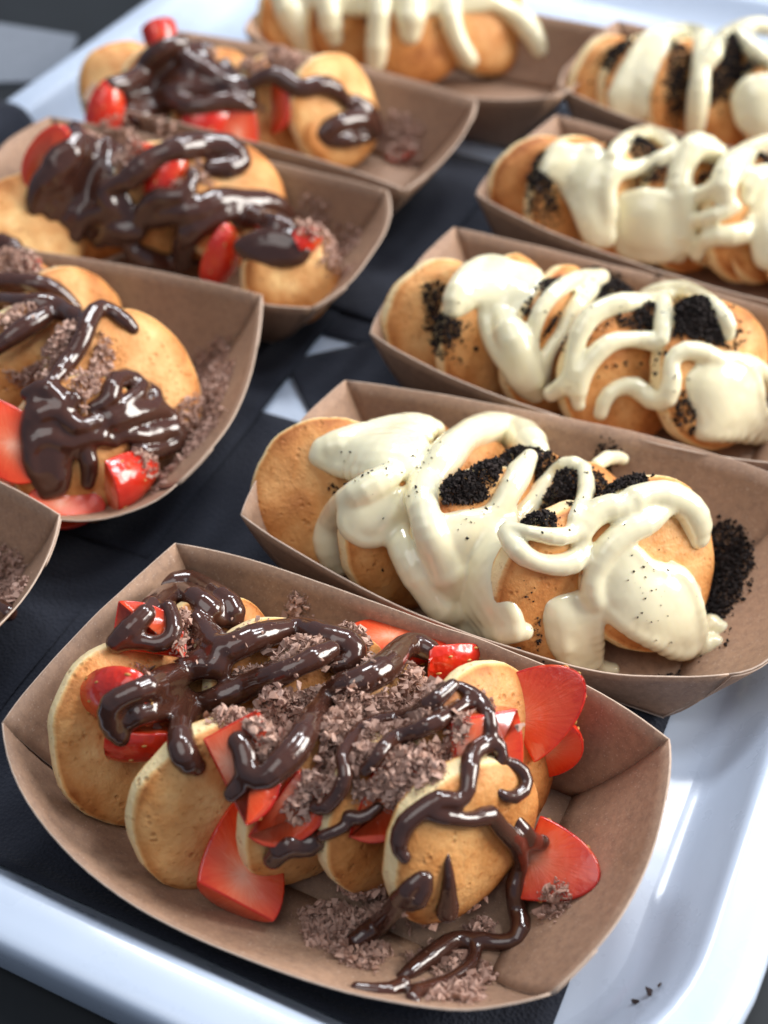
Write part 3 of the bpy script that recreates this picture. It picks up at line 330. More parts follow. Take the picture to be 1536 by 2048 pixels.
BERRIES = [{'c': (-4.312, -0.488, 3.854), 'size': 1.22, 'kind': 'tip', 'cut': (-0.055, -0.72, 0.667), 'axis': (-0.602, -0.68, -0.418), 'seed': 1, 'label': 'big halved strawberry leaning on the rear wall of the nearest boat, cut face up', 'seeds': 46}, {'c': (-3.762, -0.57, 2.64), 'size': 0.9, 'kind': 'half', 'cut': (0.007, -0.902, 0.342), 'axis': (0.628, 0.677, 0.385), 'seed': 2, 'label': 'strawberry piece peeking out beneath the big halved one in the nearest boat', 'seeds': 46}, {'c': (-2.682, -3.302, 1.66), 'size': 1.14, 'kind': 'tip', 'cut': (-0.253, -0.502, 0.817), 'axis': (-0.993, -0.11, 0.047), 'seed': 3, 'label': 'halved strawberry with pale core at the far end of the nearest boat', 'seeds': 46}, {'c': (-9.612, -7.27, 2.328), 'size': 1.24, 'kind': 'spear', 'cut': (0.537, -0.182, 0.825), 'axis': (0.33, -0.788, -0.519), 'seed': 4, 'label': 'large strawberry wedge standing against pancakes at the front wall of the nearest boat', 'seeds': 46}, {'c': (-10.585, -6.093, 5.276), 'size': 1.3, 'kind': 'chunk', 'cut': (0.083, -0.382, 0.913), 'axis': (0.595, -0.553, -0.583), 'seed': 5, 'label': 'strawberry chunk hanging under the sauce loop over the second pancake', 'seeds': 46}, {'c': (-13.8, -5.599, 3.932), 'size': 1.02, 'kind': 'tip', 'cut': (-0.231, 0.584, 0.704), 'axis': (-0.694, 0.421, 0.584), 'seed': 6, 'label': 'dark red strawberry tip lying on the first pancake in the nearest boat', 'seeds': 46}, {'c': (-14.388, -5.307, 4.796), 'size': 0.9, 'kind': 'half', 'cut': (-0.035, 0.801, -0.132), 'axis': (0.535, 0.816, 0.217), 'seed': 7, 'label': 'strawberry slice with seeds half hidden by sauce on the first pancake', 'seeds': 46}, {'c': (-14.837, -3.935, 5.361), 'size': 1.05, 'kind': 'chunk', 'cut': (0.299, -0.515, 0.815), 'axis': (0.905, 0.267, -0.331), 'seed': 8, 'label': 'pale strawberry slab at the top of the first pancake in the nearest boat', 'seeds': 46}, {'c': (-9.067, 1.244, 2.926), 'size': 1.0, 'kind': 'half', 'cut': (0.011, 0.227, 0.836), 'axis': (-0.853, -0.51, -0.113), 'seed': 9, 'label': 'orange red strawberry piece with seeds behind the shavings heap', 'seeds': 46}, {'c': (-7.673, 1.201, 2.816), 'size': 0.88, 'kind': 'tip', 'cut': (-0.387, 0.487, 0.231), 'axis': (-0.973, -0.069, 0.219), 'seed': 10, 'label': 'small seedy strawberry tip next to the chocolate heap at the rear', 'seeds': 46}, {'c': (-5.041, -2.966, 5.06), 'size': 1.5, 'kind': 'chunk', 'cut': (0.463, -0.456, 0.693), 'axis': (0.329, -0.734, -0.593), 'seed': 11, 'label': 'strawberry half dusted with shavings under the sauce on the fifth pancake', 'seeds': 46}, {'c': (-6.665, -4.697, 4.887), 'size': 1.25, 'kind': 'chunk', 'cut': (0.252, -0.575, 0.72), 'axis': (-0.173, -0.85, -0.498), 'seed': 12, 'label': 'strawberry chunk mostly buried in shavings over the fourth pancake', 'seeds': 46}, {'c': (-8.667, -5.965, 4.482), 'size': 1.1, 'kind': 'chunk', 'cut': (0.44, -0.556, 0.671), 'axis': (-0.395, -0.844, -0.363), 'seed': 13, 'label': 'small strawberry chunk under the shavings over the third pancake', 'seeds': 46}, {'c': (-21.014, 4.016, 2.23), 'size': 1.15, 'kind': 'tip', 'cut': (-0.872, 0.296, 0.109), 'axis': (-0.865, -0.463, 0.192), 'seed': 14, 'label': 'seedy red strawberry tip at the front wall of the boat cut by the left edge', 'seeds': 24}, {'c': (-24.038, 2.588, 4.041), 'size': 1.1, 'kind': 'half', 'cut': (0.565, -0.436, 0.715), 'axis': (0.744, -0.046, -0.667), 'seed': 15, 'label': 'juicy strawberry half at the left photo edge beneath the chocolate', 'seeds': 24}, {'c': (-24.894, 3.115, 1.312), 'size': 1.0, 'kind': 'half', 'cut': (0.596, -0.176, 0.744), 'axis': (-0.509, -0.821, -0.257), 'seed': 16, 'label': 'strawberry slice low against the wall at the left photo edge', 'seeds': 24}, {'c': (-29.304, 10.726, 4.518), 'size': 0.8, 'kind': 'chunk', 'cut': (0.545, -0.307, 0.741), 'axis': (-0.057, -0.684, -0.727), 'seed': 17, 'label': 'strawberry bit in the shavings by the back wall at the left edge', 'seeds': 24}, {'c': (-21.965, 2.413, 2.047), 'size': 0.85, 'kind': 'half', 'cut': (0.456, -0.206, 0.83), 'axis': (-0.81, -0.573, 0.128), 'seed': 18, 'label': 'flat strawberry slice under the chocolate run at the boat front wall', 'seeds': 24}, {'c': (-28.744, 18.045, 5.861), 'size': 0.85, 'kind': 'chunk', 'cut': (0.244, -0.676, 0.611), 'axis': (-0.157, -0.634, -0.757), 'seed': 19, 'label': 'strawberry chunk among the shavings at the top of the second farthest boat', 'seeds': 24}, {'c': (-24.635, 17.426, 2.418), 'size': 0.95, 'kind': 'half', 'cut': (-0.833, 0.19, 0.198), 'axis': (0.566, -0.251, -0.785), 'seed': 20, 'label': 'bright strawberry piece beside the thick chocolate blob in the second farthest boat', 'seeds': 24}, {'c': (-27.434, 18.416, 4.671), 'size': 0.9, 'kind': 'half', 'cut': (-0.676, 0.451, -0.093), 'axis': (-0.013, -0.584, -0.812), 'seed': 21, 'label': 'strawberry piece peeping through sauce in the middle of the second farthest boat', 'seeds': 24}, {'c': (-31.825, 16.461, 5.379), 'size': 1.0, 'kind': 'slab', 'cut': (0.165, -0.823, 0.525), 'axis': (-0.185, -0.673, -0.716), 'seed': 22, 'label': 'strawberry slice leaning on the left end wall of the second farthest boat', 'seeds': 24}, {'c': (-20.925, 17.924, 3.797), 'size': 0.6, 'kind': 'tip', 'cut': (-0.619, 0.521, -0.128), 'axis': (-0.741, -0.607, -0.287), 'seed': 23, 'label': 'tiny strawberry tip by the shavings pile in the second farthest boat', 'seeds': 24}, {'c': (-33.885, 23.384, 3.855), 'size': 0.95, 'kind': 'half', 'cut': (-0.777, 0.365, -0.057), 'axis': (0.135, -0.467, -0.874), 'seed': 24, 'label': 'strawberry piece on the first pancake of the farthest chocolate boat', 'seeds': 24}, {'c': (-29.879, 25.872, 3.181), 'size': 1.0, 'kind': 'half', 'cut': (-0.683, 0.514, -0.2), 'axis': (-0.707, -0.64, -0.302), 'seed': 25, 'label': 'round red strawberry piece at the middle of the farthest chocolate boat', 'seeds': 24}, {'c': (-28.388, 25.933, 3.059), 'size': 0.9, 'kind': 'half', 'cut': (0.516, -0.66, 0.564), 'axis': (0.094, -0.491, -0.866), 'seed': 26, 'label': 'paler strawberry half beside the round red one in the farthest boat', 'seeds': 24}, {'c': (-27.427, 27.324, 3.955), 'size': 0.95, 'kind': 'wedge', 'cut': (-0.129, -0.784, 0.547), 'axis': (0.303, -0.356, -0.884), 'seed': 27, 'label': 'upright strawberry wedge near the bare pancake of the farthest boat', 'seeds': 24}, {'c': (-33.131, 27.2, 6.077), 'size': 0.85, 'kind': 'tip', 'cut': (-0.534, 0.249, -0.569), 'axis': (-0.167, 0.398, 0.902), 'seed': 28, 'label': 'pointed strawberry tip on top of the chocolate in the farthest boat', 'seeds': 24}, {'c': (-22.465, 31.207, 1.095), 'size': 0.7, 'kind': 'chunk', 'cut': (-0.087, -0.547, 0.603), 'axis': (-0.793, -0.53, -0.299), 'seed': 29, 'label': 'strawberry crumb among shavings at the end of the farthest chocolate boat', 'seeds': 24}]
SAUCES = {'F': [('s',[(-15.18,-4.18,5.29,0.28),(-15.05,-3.98,5.43,0.33),(-14.93,-3.77,5.56,0.35),(-14.84,-3.53,5.65,0.32),(-14.79,-3.24,5.68,0.31),(-14.91,-2.73,5.43,0.33),(-15.29,-1.84,4.62,0.38),(-15.68,-0.88,3.67,0.42),(-15.65,-0.44,3.34,0.42),(-15.21,-0.58,3.68,0.41),(-14.69,-0.91,4.08,0.41),(-14.30,-1.09,4.20,0.41),(-14.03,-1.15,4.15,0.40),(-13.83,-1.17,3.98,0.30),(-13.73,-1.19,3.90,0.26)]),
('s',[(-16.39,-0.04,3.01,0.30),(-16.17,0.20,3.03,0.36),(-15.94,0.42,2.97,0.39),(-15.64,0.50,2.98,0.37),(-15.13,0.26,3.28,0.33),(-14.54,-0.15,3.74,0.32),(-14.05,-0.44,4.00,0.34),(-13.70,-0.59,4.02,0.37),(-13.49,-0.73,3.92,0.36),(-13.38,-0.92,3.75,0.30)]),
('s',[(-14.34,-2.69,5.65,0.22),(-14.09,-2.92,5.53,0.25),(-13.92,-3.17,5.44,0.26),(-13.88,-3.39,5.35,0.25),(-14.02,-3.62,5.29,0.25),(-14.21,-3.74,5.27,0.25),(-14.45,-3.81,5.30,0.23),(-14.68,-3.95,5.31,0.21),(-14.93,-4.09,5.29,0.18),(-15.06,-4.17,5.28,0.18)]),
('s',[(-14.14,-1.69,4.21,0.28),(-13.88,-1.84,4.13,0.36),(-13.55,-2.07,4.17,0.43),(-13.15,-2.33,4.31,0.45),(-12.85,-2.62,4.40,0.43),(-12.74,-2.92,4.32,0.41),(-12.89,-3.02,4.23,0.38),(-13.25,-3.00,4.23,0.33)]),
('s',[(-13.46,-2.42,4.21,0.33),(-13.11,-2.52,4.31,0.43),(-12.77,-2.56,4.49,0.46),(-12.53,-2.46,4.59,0.44),(-12.34,-2.25,4.64,0.43),(-12.19,-1.99,4.63,0.43),(-12.04,-1.73,4.56,0.43),(-11.89,-1.44,4.46,0.40),(-11.75,-1.14,4.31,0.37),(-11.61,-0.83,4.13,0.36),(-11.41,-0.60,4.01,0.39),(-11.10,-0.60,4.10,0.43),(-10.70,-0.76,4.33,0.44),(-10.34,-0.88,4.49,0.43),(-10.04,-0.86,4.51,0.44),(-9.78,-0.80,4.45,0.46),(-9.57,-0.84,4.33,0.46),(-9.46,-1.03,4.22,0.43),(-9.52,-1.24,4.22,0.36),(-9.73,-1.46,4.23,0.28)]),
('s',[(-9.87,-1.54,4.90,0.29),(-9.99,-1.84,4.96,0.34),(-10.11,-2.13,5.03,0.35),(-10.26,-2.38,5.03,0.32),(-10.43,-2.58,4.98,0.32),(-10.62,-2.74,4.88,0.36),(-10.84,-2.87,4.74,0.39),(-11.11,-2.94,4.52,0.41),(-11.41,-2.96,4.24,0.40),(-11.68,-3.03,4.01,0.40),(-11.89,-3.18,3.90,0.41),(-12.06,-3.39,3.85,0.41),(-12.24,-3.57,3.82,0.38),(-12.46,-3.71,3.73,0.34),(-12.70,-3.80,3.56,0.33),(-12.91,-3.94,3.41,0.35),(-12.95,-4.28,3.56,0.37),(-12.67,-4.91,4.12,0.37),(-12.27,-5.59,4.76,0.36),(-11.98,-6.06,5.08,0.37),(-11.80,-6.31,5.09,0.39),(-11.65,-6.44,4.99,0.40),(-11.51,-6.47,4.82,0.36),(-11.34,-6.42,4.66,0.27)]),
('s',[(-12.57,-3.09,4.24,0.26),(-12.86,-3.09,4.29,0.35),(-13.14,-3.11,4.24,0.41),(-13.38,-3.22,4.15,0.42),(-13.56,-3.44,4.12,0.41),(-13.64,-3.78,4.25,0.39),(-13.58,-4.29,4.68,0.39),(-13.45,-4.88,5.22,0.38),(-13.42,-5.32,5.56,0.35),(-13.54,-5.59,5.65,0.32),(-13.71,-5.78,5.63,0.31),(-13.88,-5.94,5.54,0.33),(-14.02,-6.08,5.38,0.36),(-14.06,-6.17,5.13,0.38),(-14.01,-6.25,4.85,0.38),(-13.92,-6.30,4.63,0.35),(-13.75,-6.31,4.46,0.31)]),
('s',[(-13.24,-3.94,3.64,0.28),(-13.29,-4.31,3.80,0.34),(-13.26,-4.79,4.17,0.35),(-13.21,-5.27,4.60,0.33),(-13.27,-5.61,4.92,0.33),(-13.41,-5.82,5.00,0.33),(-13.56,-5.97,4.87,0.29),(-13.69,-6.12,4.67,0.22)]),
('s',[(-13.39,-5.24,5.47,0.18),(-13.21,-5.17,5.13,0.21),(-13.24,-4.81,4.66,0.22),(-13.39,-4.27,4.22,0.20),(-13.49,-3.76,4.09,0.18)]),
('s',[(-7.83,0.87,3.38,0.33),(-8.16,0.88,3.41,0.37),(-8.39,0.74,3.47,0.37),(-8.44,0.28,3.78,0.37),(-8.34,-0.43,4.26,0.41),(-8.26,-1.09,4.64,0.44),(-8.28,-1.56,4.87,0.44),(-8.39,-1.91,4.96,0.42),(-8.55,-2.16,4.95,0.42),(-8.75,-2.32,4.85,0.43),(-9.00,-2.36,4.66,0.43),(-9.22,-2.41,4.43,0.40),(-9.34,-2.59,4.30,0.36),(-9.37,-2.89,4.31,0.34),(-9.35,-3.29,4.46,0.37),(-9.24,-3.81,4.80,0.39),(-9.10,-4.36,5.19,0.39),(-9.00,-4.80,5.42,0.38),(-8.97,-5.12,5.46,0.39),(-8.99,-5.38,5.43,0.42),(-9.04,-5.63,5.41,0.43),(-9.10,-5.89,5.41,0.40),(-9.17,-6.12,5.37,0.36),(-9.28,-6.29,5.28,0.34),(-9.48,-6.36,5.20,0.35),(-9.73,-6.32,5.18,0.36),(-9.91,-6.18,5.23,0.35),(-10.05,-6.01,5.34,0.35),(-10.20,-5.86,5.43,0.34),(-10.37,-5.77,5.45,0.32)]),
('s',[(-9.83,-6.21,5.03,0.22),(-9.89,-6.49,4.95,0.28),(-9.98,-6.72,4.82,0.26),(-10.03,-6.82,4.75,0.23)]),
('s',[(-6.01,-1.96,5.90,0.18),(-6.11,-2.26,5.90,0.21),(-6.22,-2.55,5.90,0.23),(-6.39,-2.71,5.76,0.22),(-6.64,-2.70,5.37,0.20),(-6.95,-2.55,4.81,0.20),(-7.24,-2.50,4.42,0.22),(-7.46,-2.66,4.37,0.25),(-7.65,-2.91,4.50,0.26),(-7.80,-3.20,4.64,0.25),(-7.89,-3.52,4.77,0.25),(-7.92,-3.86,4.88,0.25),(-7.93,-4.22,5.00,0.25),(-7.89,-4.59,5.12,0.24),(-7.81,-4.92,5.21,0.21),(-7.66,-5.13,5.21,0.19),(-7.55,-5.30,5.11,0.20),(-7.55,-5.46,4.93,0.22),(-7.59,-5.61,4.73,0.22),(-7.68,-5.76,4.55,0.22),(-7.80,-5.91,4.41,0.23),(-7.96,-5.96,4.30,0.21),(-8.07,-5.95,4.31,0.20)]),
('s',[(-5.52,-1.86,5.38,0.17),(-5.63,-2.14,5.41,0.19),(-5.73,-2.47,5.50,0.20),(-5.84,-2.79,5.61,0.22),(-5.97,-3.08,5.68,0.25),(-6.13,-3.31,5.68,0.25),(-6.32,-3.46,5.56,0.24),(-6.55,-3.53,5.36,0.24),(-6.78,-3.64,5.22,0.24),(-6.90,-3.90,5.29,0.24),(-6.93,-4.25,5.43,0.22),(-6.95,-4.52,5.43,0.20),(-7.03,-4.69,5.31,0.19),(-7.13,-4.81,5.14,0.18),(-7.18,-4.88,5.07,0.17)]),
('s',[(-6.10,-1.72,5.59,0.15),(-5.83,-1.66,5.54,0.17),(-5.58,-1.62,5.45,0.18),(-5.31,-1.65,5.39,0.17),(-5.05,-1.82,5.41,0.16),(-4.85,-2.07,5.41,0.16),(-4.70,-2.31,5.28,0.15)]),
('s',[(-5.53,-1.81,5.32,0.13),(-5.22,-1.90,5.39,0.15),(-4.97,-2.10,5.44,0.17),(-4.79,-2.32,5.34,0.16),(-4.73,-2.43,5.25,0.15)]),
('s',[(-4.55,-2.60,5.02,0.23),(-4.74,-2.85,5.05,0.26),(-4.84,-3.13,5.11,0.27),(-4.83,-3.44,5.16,0.26),(-4.74,-3.73,5.17,0.27),(-4.66,-4.00,5.12,0.25),(-4.58,-4.24,5.03,0.23),(-4.59,-4.46,4.96,0.22),(-4.69,-4.66,4.95,0.23),(-4.89,-4.76,5.03,0.25),(-5.09,-4.89,5.08,0.27),(-5.25,-5.08,5.03,0.27),(-5.40,-5.28,4.95,0.26),(-5.53,-5.47,4.85,0.27),(-5.64,-5.66,4.72,0.28),(-5.69,-5.84,4.55,0.27),(-5.67,-6.02,4.38,0.25),(-5.60,-6.14,4.21,0.21),(-5.43,-6.20,4.07,0.18)]),
('s',[(-4.64,-2.57,4.99,0.16),(-4.32,-2.61,4.95,0.18),(-4.19,-2.77,4.82,0.16),(-4.22,-2.91,4.73,0.15)]),
('s',[(-4.11,-2.73,4.57,0.16),(-3.83,-2.67,4.50,0.19),(-3.61,-2.68,4.37,0.20),(-3.44,-2.81,4.21,0.19),(-3.41,-3.06,4.15,0.19),(-3.54,-3.37,4.18,0.19),(-3.72,-3.54,4.29,0.16),(-3.99,-3.57,4.42,0.12)]),
('s',[(-5.32,-5.24,4.85,0.19),(-5.05,-5.19,4.83,0.22),(-4.81,-5.10,4.75,0.22),(-4.60,-4.95,4.63,0.21),(-4.40,-4.78,4.48,0.21),(-4.23,-4.59,4.35,0.23),(-4.08,-4.36,4.26,0.26),(-3.94,-4.16,4.15,0.27),(-3.79,-4.10,3.91,0.26),(-3.63,-4.05,3.59,0.26),(-3.46,-3.93,3.23,0.27),(-3.30,-3.79,2.83,0.27),(-3.18,-3.69,2.38,0.26),(-3.09,-3.63,1.92,0.23),(-3.06,-3.66,1.55,0.22),(-3.07,-3.82,1.32,0.24),(-3.04,-4.01,1.17,0.26),(-2.96,-4.17,0.98,0.26),(-2.86,-4.30,0.76,0.26),(-2.73,-4.45,0.63,0.27),(-2.57,-4.66,0.62,0.29),(-2.47,-4.91,0.63,0.30),(-2.47,-5.14,0.58,0.28),(-2.61,-5.28,0.51,0.25),(-2.84,-5.39,0.45,0.24),(-3.07,-5.47,0.42,0.24),(-3.31,-5.53,0.43,0.25),(-3.54,-5.61,0.43,0.24),(-3.78,-5.71,0.43,0.24),(-3.99,-5.86,0.46,0.25),(-4.12,-6.10,0.54,0.27),(-4.21,-6.39,0.63,0.29),(-4.32,-6.67,0.73,0.29),(-4.43,-6.95,0.81,0.27),(-4.53,-7.23,0.90,0.25),(-4.62,-7.49,0.96,0.23),(-4.72,-7.70,0.94,0.20)]),
('s',[(-3.43,-3.33,3.12,0.17),(-3.20,-3.37,2.86,0.23),(-3.02,-3.32,2.49,0.27),(-2.84,-3.12,2.15,0.23),(-2.71,-3.00,2.08,0.21)]),
('s',[(-4.57,-5.45,3.78,0.07),(-4.47,-5.61,3.58,0.11),(-4.38,-5.73,3.31,0.15),(-4.32,-5.83,3.00,0.20),(-4.27,-5.93,2.67,0.24),(-4.24,-6.01,2.30,0.31),(-4.22,-6.08,2.15,0.31)]),
('s',[(-5.01,-6.23,3.48,0.18),(-5.08,-6.42,3.38,0.21),(-5.18,-6.58,3.19,0.25),(-5.30,-6.65,2.83,0.28),(-5.48,-6.62,2.20,0.29),(-5.71,-6.52,1.46,0.29),(-5.91,-6.54,0.96,0.29),(-6.06,-6.73,0.83,0.29),(-6.18,-6.98,0.85,0.29),(-6.29,-7.20,0.83,0.26),(-6.40,-7.36,0.78,0.19)]),
('s',[(-3.45,-5.75,0.47,0.17),(-3.34,-6.06,0.49,0.20),(-3.31,-6.40,0.62,0.21),(-3.38,-6.75,0.78,0.20),(-3.51,-7.08,0.93,0.18),(-3.65,-7.38,1.09,0.18),(-3.82,-7.67,1.28,0.19),(-3.97,-7.97,1.49,0.21),(-4.11,-8.28,1.75,0.22),(-4.10,-8.52,1.90,0.18),(-3.99,-8.60,1.92,0.16)]),
('s',[(-5.50,-8.85,1.81,0.16),(-5.23,-8.77,1.81,0.18),(-4.97,-8.66,1.77,0.21),(-4.73,-8.51,1.68,0.24),(-4.59,-8.25,1.56,0.22),(-4.54,-8.10,1.55,0.20)]),
('s',[(-8.80,-7.05,2.88,0.28),(-8.67,-6.88,3.15,0.34),(-8.50,-6.72,3.29,0.35),(-8.28,-6.56,3.19,0.34),(-8.06,-6.42,3.19,0.34),(-7.87,-6.26,3.31,0.29),(-7.79,-6.16,3.38,0.25)]),
('s',[(-7.70,-6.33,3.68,0.15),(-7.46,-6.13,3.79,0.17),(-7.26,-5.93,3.87,0.17),(-7.20,-5.73,3.93,0.15)]),
('s',[(-7.27,-5.70,4.07,0.16),(-6.98,-5.66,4.08,0.18),(-6.77,-5.50,4.15,0.17),(-6.62,-5.25,4.25,0.16)]),
('s',[(-5.14,-6.47,3.36,0.16),(-4.94,-6.22,3.49,0.18),(-4.84,-6.18,3.44,0.21),(-4.79,-6.34,3.21,0.23),(-4.84,-6.53,2.96,0.25),(-5.01,-6.61,2.81,0.23),(-5.32,-6.64,2.76,0.19)])],
'R1': [('p',[(-12.77,7.78,4.77,0.30),(-12.57,7.89,4.76,0.31),(-12.32,7.92,4.81,0.32),(-12.08,7.95,4.87,0.34),(-11.84,8.06,4.91,0.34),(-11.64,8.14,4.91,0.34),(-11.45,8.27,4.88,0.33),(-13.30,7.01,4.90,0.30),(-13.10,7.12,4.88,0.32),(-12.89,7.22,4.86,0.34),(-12.73,7.39,4.83,0.34),(-12.51,7.49,4.81,0.38),(-12.29,7.57,4.85,0.37),(-12.02,7.56,4.92,0.40),(-11.78,7.61,5.00,0.39),(-11.57,7.70,5.02,0.41),(-11.35,7.80,5.02,0.35),(-13.75,6.56,4.77,0.31),(-13.56,6.68,4.77,0.33),(-13.34,6.79,4.78,0.35),(-13.11,6.84,4.80,0.37),(-12.87,6.94,4.85,0.38),(-12.63,6.96,4.88,0.40),(-12.43,7.04,4.92,0.43),(-12.21,7.10,4.96,0.42),(-11.94,7.13,5.03,0.44),(-11.71,7.19,5.09,0.44),(-11.46,7.16,5.18,0.39),(-11.24,7.25,5.21,0.34),(-13.80,6.38,4.62,0.34),(-13.59,6.51,4.64,0.36),(-13.36,6.58,4.66,0.40),(-13.13,6.62,4.72,0.41),(-12.88,6.64,4.80,0.44),(-12.63,6.63,4.89,0.45),(-12.37,6.63,4.98,0.47),(-12.13,6.65,5.06,0.47),(-11.87,6.70,5.14,0.47),(-11.64,6.75,5.19,0.46),(-11.40,6.78,5.26,0.39),(-11.18,6.79,5.31,0.33),(-10.98,6.92,5.31,0.29),(-14.03,6.10,4.51,0.29),(-13.84,6.22,4.50,0.34),(-13.62,6.32,4.50,0.40),(-13.40,6.36,4.52,0.40),(-13.15,6.39,4.59,0.43),(-12.86,6.38,4.73,0.47),(-12.63,6.37,4.85,0.48),(-12.34,6.31,5.00,0.47),(-12.06,6.27,5.12,0.46),(-11.84,6.32,5.20,0.46),(-11.60,6.37,5.25,0.46),(-11.38,6.39,5.30,0.41),(-11.15,6.49,5.34,0.35),(-10.94,6.56,5.34,0.28),(-13.87,6.02,4.36,0.30),(-13.65,6.12,4.38,0.33),(-13.41,6.15,4.42,0.35),(-13.16,6.19,4.49,0.38),(-12.92,6.17,4.62,0.40),(-12.61,6.09,4.81,0.40),(-12.32,6.03,4.98,0.42),(-12.04,5.98,5.12,0.42),(-11.82,5.99,5.20,0.43),(-11.56,6.01,5.27,0.41),(-11.35,6.09,5.31,0.39),(-11.12,6.14,5.33,0.35),(-10.92,6.25,5.32,0.28),(-13.20,5.95,4.38,0.29),(-12.92,5.95,4.51,0.32),(-12.63,5.87,4.70,0.34),(-12.32,5.79,4.90,0.36),(-12.04,5.71,5.06,0.36),(-11.79,5.69,5.17,0.36),(-11.56,5.74,5.24,0.36),(-11.33,5.80,5.27,0.34),(-11.13,5.89,5.27,0.31),(-10.95,5.99,5.26,0.28),(-12.37,5.58,4.75,0.28),(-12.09,5.51,4.92,0.28),(-11.81,5.49,5.06,0.30),(-11.57,5.53,5.15,0.31),(-11.35,5.57,5.17,0.29),(-14.12,5.98,4.44,0.28),(-14.07,6.15,4.58,0.28),(-13.99,6.33,4.70,0.28),(-13.87,6.51,4.79,0.29),(-13.71,6.69,4.86,0.28),(-13.52,6.89,4.91,0.29),(-13.30,7.09,4.95,0.29),(-13.08,7.32,4.96,0.28),(-12.91,7.67,4.85,0.29),(-12.70,7.94,4.80,0.28),(-12.45,8.12,4.83,0.29),(-12.21,8.27,4.86,0.28),(-11.95,8.38,4.90,0.29),(-11.69,8.48,4.90,0.29),(-11.46,8.55,4.87,0.29),(-11.26,8.47,4.89,0.28),(-11.18,8.33,4.84,0.28),(-11.10,7.83,4.99,0.28),(-11.00,7.19,5.23,0.28),(-10.95,6.76,5.32,0.27),(-10.90,6.45,5.33,0.27),(-10.87,6.20,5.29,0.27),(-10.89,5.99,5.25,0.26),(-10.99,5.81,5.20,0.28),(-11.12,5.64,5.16,0.26),(-11.30,5.51,5.12,0.27),(-11.51,5.43,5.08,0.26),(-11.76,5.41,5.01,0.27),(-12.06,5.45,4.88,0.28),(-12.39,5.56,4.72,0.28),(-12.74,5.71,4.52,0.28),(-13.08,5.86,4.36,0.28),(-13.38,5.95,4.28,0.29),(-13.64,5.98,4.28,0.28),(-13.89,5.99,4.34,0.28),(-14.12,5.98,4.44,0.28)]),
('s',[(-14.06,6.24,4.63,0.36),(-13.78,6.36,4.70,0.42),(-13.53,6.52,4.76,0.46),(-13.29,6.73,4.78,0.44),(-13.07,6.98,4.80,0.40),(-12.86,7.26,4.79,0.39),(-12.67,7.60,4.73,0.41),(-12.51,7.99,4.61,0.46),(-12.33,8.35,4.52,0.49),(-12.12,8.63,4.46,0.49),(-11.88,8.86,4.37,0.49),(-11.64,9.10,4.22,0.46),(-11.38,9.30,4.03,0.40)]),
('s',[(-11.18,5.29,5.41,0.39),(-11.34,5.00,5.38,0.44),(-11.50,4.73,5.34,0.47),(-11.68,4.50,5.24,0.47),(-11.90,4.33,5.10,0.45),(-12.17,4.26,4.83,0.41),(-12.47,4.38,4.33,0.40),(-12.77,4.62,3.65,0.44),(-12.95,4.73,3.08,0.49),(-13.01,4.64,2.73,0.52),(-12.99,4.48,2.46,0.52),(-12.90,4.38,2.20,0.51),(-12.77,4.36,1.88,0.49),(-12.58,4.37,1.57,0.42)]),
